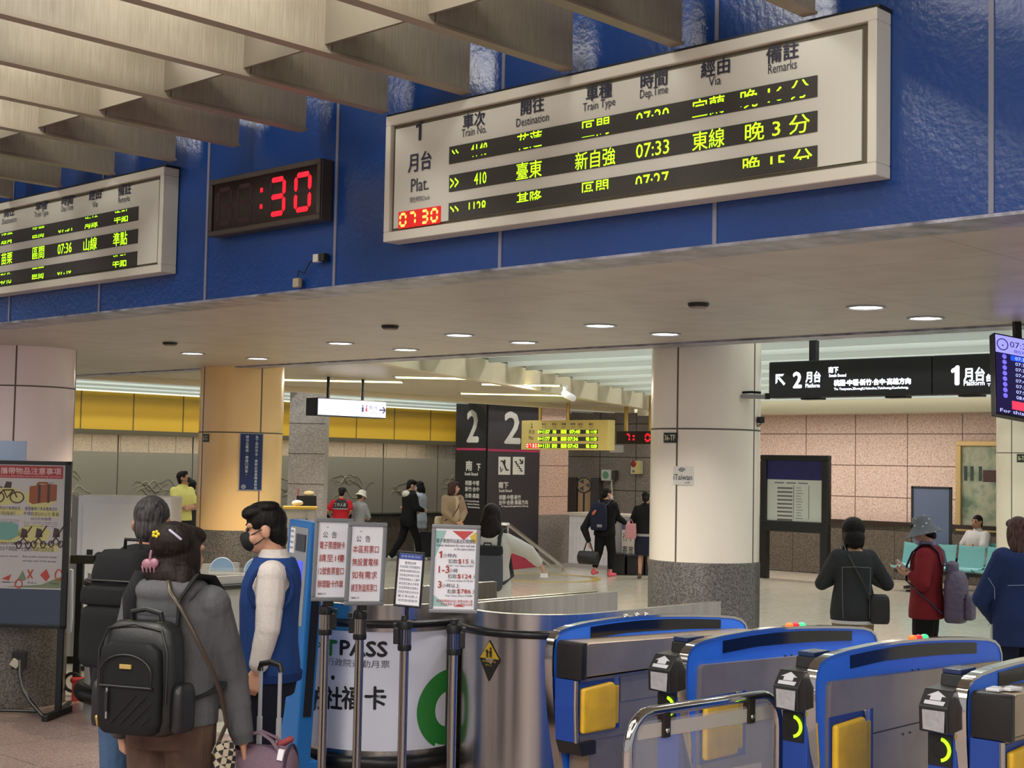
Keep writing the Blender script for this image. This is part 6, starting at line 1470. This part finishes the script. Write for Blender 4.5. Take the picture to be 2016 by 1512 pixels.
MB().cap(w1.H @ Vector((.055, -.118, .095)), w1.H @ Vector((.098, -.09, .06)), .006, .006).build('snap_clip', plain('clip_pale', (176, 166, 190), .3), w1.t)
MB().tube([w1.H @ Vector((.082, -.01, .012)), w1.H @ Vector((.083, .05, .016)), w1.H @ Vector((.07, .105, .014)), w1.H @ Vector((.03, .118, .014))], .0022, 6).build('glasses', plain('glasses_frame', (150, 130, 110), .3, .6), w1.t)
# her backpack
bz, bt = w1.L(290, 1447, 6.1).z, w1.L(290, 1225, 6.1).z; hh = bt - bz
t = wearing(w1, 'backpack', 'black backpack with gold tag on the woman in grey hoodie', 'backpack')
mleather = plain('black_bag_fabric', (26, 26, 28), .42, bump=(30, .12)); mnyl = cloth('black_nylon', (25, 25, 27), 220, .15, 5, .12, .6)
rbag(MB(), .36, .17, hh, bz, -.135, taper=.9).build('main_body', mleather, t, 60)
rbag(MB(), .30, .07, hh * .80, bz + .012, -.275, taper=.93).build('front_pocket', mnyl, t, 60)
BF = Fr((0, -.348, bz), (1, 0, 0), (0, 0, 1), (0, -1, 0))
pts = [BF(.128 * (1 if a > 0 else -1) * abs(a) ** .5 if False else .125 * math.sin(R(q)), hh * .56 + hh * .17 * math.cos(R(q)), .002) for a, q in ((0, v) for v in range(-90, 91, 12))]
MB().tube([BF(-.125, hh * .45, .002)] + pts + [BF(.125, hh * .45, .002), BF(-.125, hh * .45, .002)], .004, 6).build('pocket_piping', M_BLACK, t)
MB().plate(BF, -.028, hh * .605, .028, hh * .645, -.004, .006).build('gold_tag', plain('gold_tag', (196, 166, 100), .35, .5), t, 0, bevel=.002)
MB().plate(BF, -.13, hh * .44, .13, hh * .455, -.01, .004).build('pocket_flap_edge', mleather, t, 0)
MB().tube([BF(-.085, hh * .43, .004), BF(-.085, hh * .16, .004)], .005, 6).build('zip', M_ALU, t)
MB().plate(BF, -.093, hh * .22, -.078, hh * .40, .002, .01).build('zip_puller', mleather, t, 0, bevel=.003)
MB().cap(BF(-.155, hh * .15, -.03), BF(-.150, hh * .08, -.03), .008, .005).build('side_zip_puller', M_GOLD, t)
MB().tube([(-.075, -.20, bt - .015), (-.07, -.21, bt + .035), (0, -.215, bt + .05), (.07, -.21, bt + .035), (.075, -.20, bt - .015)], .012, 8).build('grab_handle', mleather, t)
for q in (-.075, .075): MB().tube([(q - .014, -.222, bt - .005), (q + .014, -.222, bt - .005)], .006, 6).build('handle_ring', M_GOLD, t)
MB().tube([(-.165, -.30, bz + hh * .3), (-.165, -.30, bz + hh * .75), (-.13, -.29, bz + hh * .94), (0, -.295, bz + hh * .99), (.13, -.29, bz + hh * .94), (.165, -.30, bz + hh * .75), (.165, -.30, bz + hh * .3)], .006, 6).build('main_zip', M_BLACK, t)
q = MB()
for i in range(5):
    a = -.12 + .05 * i; q.tube([BF(a + .05, hh * .12, .001), BF(min(a + .17, .125), hh * .12 + min(.12, .125 - a - .05 if a + .17 > .125 else .12), .001)], .002, 5)
q.build('quilt_stitching', plain('stitch_dark', (14, 14, 15), .6), t)
for sd in (-1, 1): rbag(MB(), .06, .13, hh * .42, bz + .02, -.15).xf(Matrix.Translation((sd * .195, 0, 0))).build('side_pocket', mleather, t, 60)
straps(w1, t, cloth('strap_dark', (36, 36, 38)), bt - .02, -.17, xs=.125, zl=bz + .12, o=.05, hump=.03)
# cross-body strap and checked pouch
t = wearing(w1, 'crossbody_pouch', 'black and beige checked pouch on a thin shoulder strap of hoodie woman', 'pouch')
a = [w1.P(-.07, .12, 1.42), w1.P(-.05, -.02, 1.53), w1.L(336, 1165, 6.14), w1.L(356, 1196, 6.13), w1.L(386, 1255, 6.12), w1.L(416, 1315, 6.14), w1.L(437, 1372, 6.2), w1.L(446, 1425, 6.27), w1.P(.25, -.06, .75)]
MB().tube(a, .01, 8, flat=(.010, .004)).build('strap', plain('strap_bronze', (70, 60, 52), .3, .4), t, 60)
tt = NT('beige_black_check'); ck = tt.n('ShaderNodeTexChecker', Scale=42.0); ck.inputs['Color1'].default_value = lin((176, 164, 140)); ck.inputs['Color2'].default_value = lin((34, 32, 34)); tt.l(tt.obj((1, 1, 1), (.4, .6, .3)), ck.inputs['Vector']); tt.l(ck.outputs['Color'], tt.b.inputs['Base Color']); tt.b.inputs['Roughness'].default_value = .8
rbag(MB(), .10, .05, .24, w1.P(0, 0, .56).z, .0).xf(Matrix.Translation((.262, -.01, 0)) @ Matrix.Rotation(R(60), 4, 'Z')).build('pouch_body', tt.m, t, 60)

# --- staff member
s1 = Person('station staff man in blue knitted vest, white shirt and black mask', 533, 7.62, -97, 1.755, vox=.007, lean=-.02)
s1.head(turn=-2, nod=8, fwd=.03)
la = (s1.L(527, 1238, 7.40), s1.L(506, 1322, 7.40), Vector((-.1, .32, -1))); ra = ((.23, .06, 1.12), (.22, .20, .90), Vector((0, .3, -1)))
s1.body((la, ra), face=True, handcurl=.6, palm=((.9, .1, .2), (-.9, 0, 0)))
m_sh = cloth('white_shirt', (214, 206, 200), 160, .15, 10, .5, .7)
s1.top(m_sh, 'shirt', .014, .86, 1.45, rs=(.074, .064, .05), collar=False)
mb = MB().rings([ring(tuple(s1.P(0, -.008, 1.43)), .088 * s1.k, .086 * s1.k), ring(tuple(s1.P(0, -.004, 1.462)), .074 * s1.k, .076 * s1.k), ring(tuple(s1.P(0, .0, 1.486)), .068 * s1.k, .070 * s1.k)]); mb.build('shirt_collar', m_sh, s1.t)
m_vest = cloth('blue_knit_vest', (36, 66, 124), 260, .3, 7, .3)
mb = MB(); k = s1.k
rs = []
for z, rx, ry, cy in [(.84, .185, .142, -.01), (.92, .185, .14, -.006), (1.02, .175, .132, 0), (1.12, .176, .132, .004), (1.22, .182, .136, .006), (1.31, .175, .135, .0), (1.37, .155, .122, -.006), (1.415, .125, .10, -.01), (1.445, .095, .088, -.008)]:
    o = s1.off(z); rs.append(ring((o.x * k, (cy + o.y) * k, z * k), (rx + .012) * k, (ry + .016) * k))
mb.rings(rs); fuse('vest', mb, .008, m_vest, s1.t, 3)
MB().rings([ring(tuple(s1.P(0, -.01, .835)), .20 * k, .163 * k), ring(tuple(s1.P(0, -.01, .875)), .205 * k, .166 * k)]).build('vest_hem', cloth('vest_rib', (28, 52, 104), 260), s1.t)
for sd in (-1,):
    sh = s1.arms[0][0]; cpt = [s1.P(-.165 + .01 * math.cos(R(q)), .105 * math.sin(R(q)) - .005, 1.30 + .115 * math.cos(R(q))) for q in range(0, 360, 20)]
    MB().tube([p + Vector((-.028, 0, 0)) for p in cpt], .013, 8, closed=True).build('armhole_rib', cloth('vest_rib', (28, 52, 104), 260), s1.t)
s1.trousers(cloth('navy_trousers', (26, 29, 44), 160), rs=(.108, .085, .072), top=1.0, infl=.012); s1.shoes(SHOE_B)
s1.hair(H_BLACK, 'swept'); s1.mask(plain('black_mask', (18, 18, 20), .8))
MB().tube([s1.P(-.10, .15, .92), s1.P(-.10, .16, .84), s1.P(-.10, .155, .76)], .006, 6).build('lanyard_end', plain('lanyard_navy', (18, 26, 60), .6), s1.t)
# suitcase with raised handle and the purple holdall
p = spot(533, 6.62, 0, 1400)
t = thing('wheeled_suitcase', 'suitcase with raised silver pull handle and black grip', 'suitcase', p, facing(22))
MB().box((-.19, -.27, .06), (.19, -.01, .49)).build('shell', plain('suitcase_black', (22, 22, 26), .4), t, 0, bevel=.03, seg=3)
for q in (-.05, .05):
    MB().box((q - .009, -.02, .45), (q + .009, .0, .84)).box((q - .0065, -.018, .84), (q + .0065, -.003, 1.06)).build('pull_rod', plain('silver_rod', (196, 196, 200), .35, .35), t, 0, bevel=.002)
MB().tube([(-.056, -.01, 1.045), (-.05, -.01, 1.075), (0, -.01, 1.085), (.05, -.01, 1.075), (.056, -.01, 1.045)], .014, 10).build('grip', M_BLACK, t)
for q, yy in ((-.14, -.04), (.14, -.04), (-.14, -.24), (.14, -.24)): MB().cyl((q, yy, .03), (q + .02, yy, .03), .03, n=14).build('wheel', M_RUBBER, t)
p = at(513, 1500, 6.44)
t = thing('holdall', 'dusty purple holdall under the hand of the hoodie woman', 'bag', (p.x, p.y, .49), facing(8))
mpur = cloth('purple_fabric', (124, 102, 116), 150, .2, 8, .4)
rs = []
for x, q in ((-.17, .75), (-.155, .93), (-.08, 1), (.08, 1), (.135, .97), (.15, .8)): rs.append([(x, .11 * q * math.cos(R(a)), .125 + .135 * q * math.sin(R(a)) * (1.0 if a < 180 else .9)) for a in range(0, 360, 15)])
MB().rings(rs).build('bag_body', mpur, t, 60)
MB().tube([(.137, .113 * math.cos(R(a)), .125 + .14 * math.sin(R(a))) for a in range(0, 190, 12)], .006, 6).build('piping', cloth('dark_purple', (64, 50, 62)), t)
for yy in (-.05, .05): MB().tube([(-.12, yy, .24), (-.08, yy * .6, .295), (.0, yy * .3, .315), (.06, yy * .7, .285), (.10, yy, .24)], .01, 8, flat=(.016, .006)).build('carry_strap', mpur, t, 60)
MB().box((.06, -.09, .23), (.085, -.07, .275), Matrix.Rotation(R(10), 4, 'Y')).build('white_tag', M_PAPER, t, 0)
MB().cap((.08, .02, .26), (.12, .04, .28), .016, .016).build('red_charm', plain('charm_red', (140, 50, 54), .6), t)

# --- people beyond the gates
w2 = Person('woman with short black hair in dark grey denim jacket, head bowed', 1680, 12.6, 3, 1.575, vox=.009, w=.84)
w2.head(turn=0, nod=22, fwd=.01)
w2.body(((w2.L(1616, 1150, 12.6)), w2.L(1655, 1140, 12.92), Vector((.6, .5, .2))) and ((w2.L(1618, 1148, 12.65), w2.L(1655, 1135, 12.92), Vector((.8, .4, .2))), (w2.L(1746, 1150, 12.65), w2.L(1706, 1135, 12.92), Vector((-.8, .4, .2)))))
m_dj = cloth('charcoal_denim', (52, 54, 56), 180, .2, 8, .4)
w2.top(m_dj, 'jacket', .036, .76, 1.44, rs=(.078, .068, .05)); w2.trousers(cloth('khaki_trousers', (146, 128, 100), 160), top=.9, rs=(.115, .09, .075), infl=.012); w2.shoes(SHOE_B); w2.hair(H_BLACK, 'bob', [((0, -.03, .03), (.112, .115, .108)), ((0, -.05, -.07), (.10, .08, .09))])
sm = plain('pale_stitch', (98, 104, 104), .8); k = w2.k
MB().tube([w2.P(-.13, -.158, 1.27), w2.P(0, -.165, 1.275), w2.P(.13, -.158, 1.27)], .003, 5).tube([w2.P(-.13, -.158, 1.27), w2.P(-.125, -.15, 1.0), w2.P(-.12, -.17, .80)], .003, 5).tube([w2.P(.13, -.158, 1.27), w2.P(.125, -.15, 1.0), w2.P(.12, -.17, .80)], .003, 5).build('seam_stitching', sm, w2.t)
MB().rings([ring(tuple(w2.P(0, -.006, .745)), .205 * k, .16 * k), ring(tuple(w2.P(0, -.006, .775)), .21 * k, .165 * k)]).build('white_shirt_hem', plain('hem_white', (206, 206, 206), .7), w2.t)
t = wearing(w2, 'shoulder_bag', 'small black shoulder bag on the hip of the denim jacket woman', 'bag')
rbag(MB(), .17, .09, .25, w2.L(1722, 1228, 12.45).z, -.05).xf(Matrix.Translation((.20, -.04, 0))).build('bag_body', plain('bag_black', (26, 26, 28), .5, bump=(30, .1)), t, 60)
MB().tube([w2.P(-.08, .08, 1.42), w2.P(-.085, .0, 1.475), w2.P(-.06, -.15, 1.36), w2.P(.06, -.175, 1.12), w2.P(.16, -.16, .92), w2.P(.2, -.12, .86)], .01, 8, flat=(.011, .005)).build('strap', M_BLACK, t, 60)

w3 = Person('woman in red corduroy jacket, spotted grey bucket hat and pale mask', 1824, 13.0, -62, 1.575, vox=.009, lean=-.02, w=.86)
w3.head(turn=0, nod=26, fwd=.03)
w3.body(((w3.L(1815, 1148, 12.78), w3.L(1790, 1130, 12.86), Vector((.1, 1, .1))), (w3.L(1812, 1148, 13.2), w3.L(1788, 1124, 13.05), Vector((-.1, 1, .1)))), face=True, handcurl=.7, palm=((.3, 0, 1), (-.3, 0, 1)))
w3.top(cloth('red_corduroy', (126, 36, 42), 200, .25, 9, .45), 'jacket', .04, .74, 1.45, rs=(.09, .082, .05)); w3.trousers(D_BLACK, rs=(.12, .10, .085), top=.9); w3.shoes(SHOE_B); w3.hair(H_BLACK, 'short'); w3.mask(plain('pale_mask', (186, 190, 214), .7))
tt = NT('spotted_denim_hat'); vo = tt.n('ShaderNodeTexVoronoi', Scale=26.0); tt.l(tt.obj(), vo.inputs['Vector']); tt.l(tt.ramp(vo.outputs['Distance'], [(.16, (200, 204, 204)), (.24, (100, 102, 108))]), tt.b.inputs['Base Color']); tt.b.inputs['Roughness'].default_value = .9
hat = MB().lathe([(.001, .155), (.06, .153), (.085, .14), (.094, .09), (.104, .05), (.150, .0), (.178, -.03), (.172, -.032), (.12, .01), (.098, .045), (.088, .09)], n=32); hat.xf(w3.H @ Matrix.Translation((0, -.012, .0)) @ Matrix.Rotation(R(12), 4, 'X')); hat.build('bucket_hat', tt.m, w3.t, 60)
MB().rings([ring(tuple(w3.P(0, .0, 1.44)), .08 * w3.k, .085 * w3.k), ring(tuple(w3.P(0, .01, 1.50)), .07 * w3.k, .075 * w3.k)]).build('scarf', plain('scarf_lilac', (150, 140, 176), .8, vary=(30, .4)), w3.t)
t = wearing(w3, 'mobile_phone', 'mobile phone held in both hands of the red jacket woman', 'phone'); q = w3.L(1779, 1114, 12.95)
MB().box((-.04, -.006, -.08), (.04, .006, .08), Matrix.Translation(q) @ Matrix.Rotation(R(-50), 4, 'X')).build('case', plain('phone_case', (186, 160, 150), .4), t, 0, bevel=.005)
t = wearing(w3, 'backpack', 'quilted purple backpack on the red jacket woman', 'backpack')
tt = NT('purple_quilt'); vo = tt.n('ShaderNodeTexVoronoi', Scale=22.0); tt.l(tt.obj(), vo.inputs['Vector']); tt.bump(vo.outputs['Distance'], .5, .02); tt.b.inputs['Base Color'].default_value = lin((92, 80, 104)); tt.b.inputs['Roughness'].default_value = .55
bz, bt = w3.L(1872, 1222, 13).z, w3.L(1860, 1105, 13).z
rbag(MB(), .33, .19, (bt - bz) * .86, bz, -.165, taper=.75).build('main_body', tt.m, t, 60); rbag(MB(), .22, .08, (bt - bz) * .42, bz + .03, -.34, taper=.85).build('front_pocket', tt.m, t, 60)
rbag(MB(), .18, .10, (bt - bz) * .22, bz + (bt - bz) * .80, -.175, taper=.6).build('gathered_top', tt.m, t, 60)
MB().tube([(-.11, -.345, bz + .22), (0, -.425, bz + .225), (.11, -.345, bz + .22)], .006, 6).build('zip', M_BLACK, t)
straps(w3, t, plain('strap_violet_blue', (56, 56, 84), .6), bt - .03, -.18, zl=bz + .08)

w4 = Person('woman with long brown hair in navy denim jacket at picture edge', 2006, 12.0, -14, 1.635, vox=.009, w=.9)
w4.head(turn=0, nod=8); w4.body(((w4.L(1936, 1178, 12.05), w4.L(1962, 1225, 12.3), Vector((.4, .5, -.4))), ((.27, .03, 1.05), (.22, .2, .92), (-.3, .8, 0))))
w4.top(cloth('navy_denim', (36, 50, 92), 180, .2, 8, .4), 'jacket', .055, .62, 1.44, rs=(.10, .095, .06)); w4.trousers(D_NAVY, rs=(.11, .09, .07), top=.9); w4.shoes(SHOE_B); w4.hair(H_RED, 'long')
MB().tube([w4.P(-.20, -.14, 1.14), w4.P(-.10, -.178, 1.145), w4.P(.05, -.182, 1.15)], .003, 5).tube([w4.P(-.34, -.07, 1.20), w4.P(-.30, -.10, 1.12), w4.P(-.29, -.09, 1.02)], .003, 5).build('seam_stitching', plain('stitch_pale_blue', (120, 132, 160), .8), w4.t)
MB().tube([w4.P(-.05, -.10, 1.45), w4.P(.03, -.17, 1.33), w4.P(.10, -.185, 1.2)], .01, 8, flat=(.012, .004)).build('pale_strap', plain('strap_pale', (150, 150, 164), .6), w4.t, 60)
t = wearing(w4, 'white_bag', 'white paper bag hanging beside the navy denim jacket', 'bag'); q = w4.L(1952, 1232, 12.25)
rbag(MB(), .11, .05, .26, q.z - .24, 0).xf(Matrix.Translation((q.x, q.y, 0)) @ Matrix.Rotation(R(40), 4, 'Z')).build('bag_body', plain('white_bag', (200, 198, 200), .6, bump=(20, .3)), t, 60)
MB().tube([q + Vector((-.03, 0, 0)), q + Vector((0, .01, .06)), q + Vector((.03, 0, 0))], .004, 6).build('handle', M_WHITE, t)

w5 = Person('woman in white jacket reaching right arm towards the gate reader', 966, 13.4, 8, 1.62, vox=.010, w=.88)
w5.head(turn=8, nod=10); w5.body((((-.24, .02, 1.02), (-.2, .2, .9), (.1, .8, 0)), (w5.L(1040, 1086, 13.45), w5.L(1064, 1112, 13.5), Vector((.35, .3, -.7)))), handcurl=.45)
w5.top(cloth('white_jacket', (206, 202, 194), 140, .2, 8, .45), 'jacket', .04, .80, 1.45, rs=(.082, .072, .05)); w5.trousers(D_BLACK, top=.95); w5.shoes(SHOE_W); w5.hair(H_BROWN, 'long')
t = wearing(w5, 'backpack', 'grey backpack with dark straps on the white jacket woman', 'backpack'); bz, bt = w5.L(962, 1150, 13.2).z, w5.L(962, 1078, 13.2).z
rbag(MB(), .29, .14, bt - bz + .06, bz - .06, -.135).build('main_body', cloth('grey_pack', (78, 80, 88), 140), t, 60); rbag(MB(), .285, .145, .09, bt - .07, -.133, taper=.95).build('dark_lid', cloth('dark_pack', (40, 42, 46), 140), t, 60)
MB().tube([(-.04, -.2, bt), (-.03, -.2, bt + .04), (.03, -.2, bt + .04), (.04, -.2, bt)], .008, 6).build('grab_handle', M_BLACK, t)
straps(w5, t, plain('strap_charcoal', (42, 44, 48), .7), bt - .04, -.16, zl=bz)
t = wearing(w5, 'paper_ticket', 'white ticket slip in the hand of the white jacket woman', 'ticket'); q = w5.L(1070, 1133, 13.45); MB().box((-.03, -.004, -.02), (.04, .004, .02), Matrix.Translation(q)).build('slip', M_PAPER, t, 0)

FV = .016
p8 = Person('man in yellow polo shirt with folded arms and black mask', 355, 25.8, 128, 1.76, vox=FV)
p8.head(turn=-35, nod=-14)
p8.body((((-.24, .10, 1.12), (.02, .20, 1.10), (1, .05, .1)), ((.24, .10, 1.12), (-.02, .18, 1.14), (-1, .05, .1))), skin=SKIN2)
p8.top(cloth('yellow_polo', (216, 208, 122), 120), 'polo_shirt', .025, .86, 1.45, 'short', rs=(.074, .07, .05)); p8.trousers(D_BLACK, top=.99); p8.shoes(SHOE_B); p8.hair(H_BLACK, 'short'); p8.mask(plain('black_mask', (18, 18, 20), .8))
p9 = Person('person in dark clothes half hidden behind the yellow shirt man', 374, 26.4, -10, 1.60, vox=FV); p9.head(); p9.body(p9.down()); p9.top(cloth('dark_grey_top', (48, 48, 50)), 'jacket'); p9.trousers(D_BLACK); p9.shoes(SHOE_B); p9.hair(H_BLACK, 'short')
p10 = Person('worker in red and black uniform shirt bent over the counter', 668, 28.6, 4, 1.46, vox=FV, lean=.18)
p10.head(nod=30); p10.body((p10.L(644, 1006, 28.6), p10.L(655, 1014, 28.9), Vector((.2, 1, 0))) and ((p10.L(645, 1004, 28.6), p10.L(652, 1018, 28.9), Vector((.2, 1, 0))), (p10.L(690, 1004, 28.6), p10.L(684, 1018, 28.9), Vector((-.2, 1, 0)))))
p10.top(cloth('red_uniform', (186, 36, 44), 120), 'uniform_shirt', .03, .90, 1.45, 'short', rs=(.08, .076, .05)); p10.trousers(D_BLACK); p10.shoes(SHOE_B); p10.hair(H_BLACK, 'crop')
mb = MB(); k = p10.k; mb.rings([ring(tuple(p10.P(0, 0, 1.25)), .216 * k, .155 * k), ring(tuple(p10.P(0, -.004, 1.33)), .226 * k, .154 * k), ring(tuple(p10.P(0, -.01, 1.40)), .175 * k, .125 * k), ring(tuple(p10.P(0, -.01, 1.45)), .105 * k, .095 * k)]); mb.build('black_yoke', plain('yoke_black', (34, 26, 28), .8), p10.t)
MB().rings([ring(tuple(p10.P(0, 0, 1.225)), .212 * k, .156 * k), ring(tuple(p10.P(0, 0, 1.25)), .218 * k, .158 * k)]).build('grey_stripe', plain('stripe_grey', (150, 150, 156), .6), p10.t)
MB().text('工作人員', Fr(p10.P(0, -.165, 1.33), (1, 0, 0), (0, 0, 1), (0, -1, 0)), 0, 0, h=.07, w=.24, c=.0).build('back_lettering', plain('uniform_print', (200, 196, 196), .6), p10.t, 0)
mb = MB().lathe([(.001, .13), (.07, .13), (.098, .10), (.092, .06), (.088, .03), (.06, .03)], n=20); mb.xf(p10.H @ Matrix.Translation((0, -.01, .0))); mb.build('peaked_cap', plain('cap_dark', (28, 22, 26), .7), p10.t)
p11 = Person('person in pale bucket hat and grey jacket beside the red uniform', 702, 28.9, 40, 1.40, vox=FV, lean=.14); p11.head(nod=25); p11.body(((-.2, .12, 1.0), (-.05, .25, .95), (.5, .8, 0)), ) if False else p11.body((((-.2, .12, .9), (-.05, .25, .86), (.5, .8, 0)), ((.2, .12, .9), (.05, .25, .86), (-.5, .8, 0))))
p11.top(cloth('light_grey_jacket', (150, 150, 148), 120), 'jacket', .035); p11.trousers(D_NAVY); p11.shoes(SHOE_B); p11.hair(H_GREY, 'crop')
hat = MB().lathe([(.001, .15), (.07, .145), (.098, .11), (.105, .05), (.15, .0), (.16, -.02), (.11, .01), (.09, .06)], n=24); hat.xf(p11.H @ Matrix.Translation((0, -.012, 0))); hat.build('bucket_hat', plain('hat_cream', (206, 200, 182), .8), p11.t, 60)
p12 = Person('man in black hooded coat and white mask striding right', 803, 29.7, 62, 1.64, vox=FV, lean=.05); p12.head(turn=10, nod=14)
p12.body((((-.24, .02, 1.08), (-.18, .2, .98), (.3, .8, 0)), ((.24, .06, 1.08), (.16, .26, 1.02), (-.3, .8, 0))), legs=([(-.1, -.10, .46), (-.1, -.34, .10)], [(.1, .16, .48), (.1, .22, .07)]))
p12.top(D_BLACK, 'coat', .045, .72, 1.45, rs=(.085, .075, .055)); p12.trousers(D_BLACK, rs=(.105, .085, .065)); p12.shoes(SHOE_W); p12.hair(H_BLACK, 'short'); p12.mask(plain('white_mask', (214, 214, 218), .7))
mb = MB().ell(p12.P(0, -.10, 1.40), (.14, .08, .08)); fuse('pale_hood', mb, .016, plain('hood_cream', (206, 200, 186), .85), p12.t, 3)
p13 = Person('person in pale blue shirt partly behind the black coated man', 824, 30.5, -70, 1.60, vox=FV); p13.head(nod=15); p13.body((((-.2, .16, 1.1), (-.1, .32, 1.05), (.2, .8, 0)), ((.2, .16, 1.1), (.1, .32, 1.05), (-.2, .8, 0)))); p13.top(cloth('pale_blue_shirt', (186, 194, 206), 120), 'shirt', .03, .66); p13.trousers(cloth('pale_trousers', (176, 172, 160), 120)); p13.shoes(SHOE_W); p13.hair(H_BLACK, 'bob')
p = spot(845, 30.2, 0, 1080); t = thing('wheeled_suitcase', 'dark suitcase standing right of the black coated man', 'suitcase', p, facing(20)); MB().box((-.18, -.12, .05), (.18, .12, .58)).build('shell', plain('suitcase_charcoal', (34, 34, 38), .5), t, 0, bevel=.03)
for q in (-.13, .13): MB().cyl((q - .02, 0, .03), (q + .02, 0, .03), .03, n=10).build('wheel', M_RUBBER, t)
MB().tube([(-.08, .08, .57), (-.08, .08, .66), (.08, .08, .66), (.08, .08, .57)], .012, 6).build('handle', M_BLACK, t)
p14 = Person('woman with brown bob in tan jacket standing by the pier', 889, 27.3, 142, 1.655, vox=FV); p14.head(turn=-50); p14.body((((-.23, .06, 1.08), (-.06, .2, .92), (.5, .5, -.5)), ((.23, .06, 1.08), (.04, .2, .90), (-.4, .5, -.5))), face=True)
p14.top(cloth('tan_jacket', (156, 132, 106), 120), 'jacket', .04, .84, 1.44, rs=(.08, .07, .05)); p14.trousers(D_NAVY, top=.95); p14.shoes(SHOE_B); p14.hair(H_RED, 'bob')
k = p14.k; MB().rings([ring(tuple(p14.P(0, .035, z)), rx * k, ry * k) for z, rx, ry in ((.92, .10, .135), (1.1, .10, .13), (1.3, .10, .135), (1.42, .07, .08))]).build('beige_top', cloth('beige_top', (190, 170, 140), 120), p14.t)
t = wearing(p14, 'shoulder_bag', 'cream shoulder bag at the back of the tan jacket woman', 'bag'); rbag(MB(), .24, .10, .20, .80, -.12).xf(Matrix.Translation((.16, .0, 0))).build('bag_body', plain('bag_cream', (190, 176, 146), .6), t, 60)
MB().tube([p14.P(-.1, .1, 1.40), p14.P(0, .185, 1.2), p14.P(.14, .18, 1.02), p14.P(.2, .02, .95)], .012, 6).build('strap', plain('strap_brown', (70, 52, 40), .6), t)
p15 = Person('woman in black walking away with navy backpack and pink shoes', 1190, 26.5, 34, 1.60, vox=FV, lean=.06); p15.head(turn=25, nod=8)
p15.body(((p15.L(1150, 1040, 26.4), p15.L(1160, 1068, 26.3), Vector((0, .1, -1))), (p15.L(1215, 1018, 26.6), p15.L(1232, 1030, 26.8), Vector((.6, .5, -.2)))), legs=([(-.10, -.06, .46), (-.10, -.22, .11)], [(.1, .10, .48), (.1, .06, .07)]))
p15.top(D_BLACK, 'jacket', .045, .78, 1.45, rs=(.09, .08, .055)); p15.trousers(D_BLACK, rs=(.12, .09, .06), z0=.18); p15.shoes(plain('pink_shoe', (226, 96, 112), .5)); p15.hair(H_BLACK, 'tied'); p15.mask(plain('white_mask', (214, 214, 218), .7))
t = wearing(p15, 'backpack', 'navy backpack with small orange print on the black clad walker', 'backpack'); rbag(MB(), .32, .16, .50, .84, -.15).build('main_body', cloth('navy_pack', (34, 36, 56), 120), t, 60); MB().cap((-.06, -.315, 1.14), (-.02, -.32, 1.19), .03, .02).build('orange_print', plain('print_orange', (190, 100, 70), .6), t); MB().box((.02, -.325, .90), (.12, -.31, .95)).build('pale_print', plain('print_pale', (130, 130, 130), .6), t, 0); straps(p15, t, M_BLACK, 1.3, -.17, zl=.9)
t = wearing(p15, 'hand_bag', 'black hand bag carried low by the black clad walker', 'bag'); q = p15.L(1158, 1098, 26.2); rs = []
for x, f in ((-.2, .7), (-.18, 1), (.18, 1), (.2, .7)): rs.append([(q.x + x, q.y + .09 * f * math.cos(R(a)), q.z + .12 * f * math.sin(R(a))) for a in range(0, 360, 30)])
MB().rings(rs).build('bag_body', plain('bag_black', (26, 26, 28), .5, bump=(30, .1)), t, 60)
MB().tube([q + Vector((-.1, 0, .1)), q + Vector((-.04, 0, .27)), q + Vector((.04, 0, .27)), q + Vector((.1, 0, .1))], .012, 6).build('handle', M_BLACK, t)
p16 = Person('woman in black jacket and dark skirt half behind the pillar', 1270, 26.1, 12, 1.555, vox=FV); p16.head(nod=4); p16.body((((-.24, .02, 1.06), (-.24, .10, .86), (0, .2, -1)), ((.24, .02, 1.06), (.22, .1, .86), (0, .2, -1))), legs=([(-.09, .02, .46), (-.10, -.02, .07)], [(.09, -.02, .46), (.12, -.16, .12)]))
p16.top(D_BLACK, 'jacket', .03, .88, 1.45); p16.shoes(plain('brown_sandal', (90, 66, 54), .5)); p16.hair(H_BLACK, 'tied')
k = p16.k; MB().rings([ring((0, 0, z * k), rx * k, ry * k) for z, rx, ry in ((.46, .21, .17), (.62, .215, .17), (.8, .20, .15), (.93, .17, .125))]).build('skirt', cloth('navy_skirt', (34, 36, 52), 120), p16.t)
MB().rings([ring((0, 0, z * k), .195 * k, .15 * k) for z in (.83, .88)]).build('grey_hem', plain('hem_grey', (150, 148, 152), .7), p16.t)
t = wearing(p16, 'pink_bag', 'pink bag hanging from the hand of the skirted woman', 'bag'); q = p16.L(1242, 1044, 26.0); rbag(MB(), .20, .09, .27, q.z - .15, 0).xf(Matrix.Translation((q.x, q.y + .04, 0))).build('bag_body', plain('bag_pink', (186, 128, 134), .7), t, 60); MB().tube([q + Vector((-.05, 0, .1)), q + Vector((0, 0, .2)), q + Vector((.05, 0, .1))], .01, 6).build('handle', plain('bag_pink', (186, 128, 134), .7), t)
p17 = Person('seated man in white T-shirt with folded arms on turquoise chair', 1922, 25.2, -122, 1.70, vox=FV, seat=True, lean=-.06); p17.head(nod=4)
p17.body((((-.24, .10, .70), (.02, .24, .70), (1, .2, .1)), ((.24, .10, .70), (-.02, .2, .74), (-1, .2, .1))), skin=SKIN2, face=True); p17.top(cloth('white_tshirt', (206, 204, 202), 120), 't_shirt', .03, .84, 1.44, 'short', rs=(.08, .076, .05)); p17.trousers(D_BLACK); p17.shoes(SHOE_W); p17.hair(H_BLACK, 'crop')
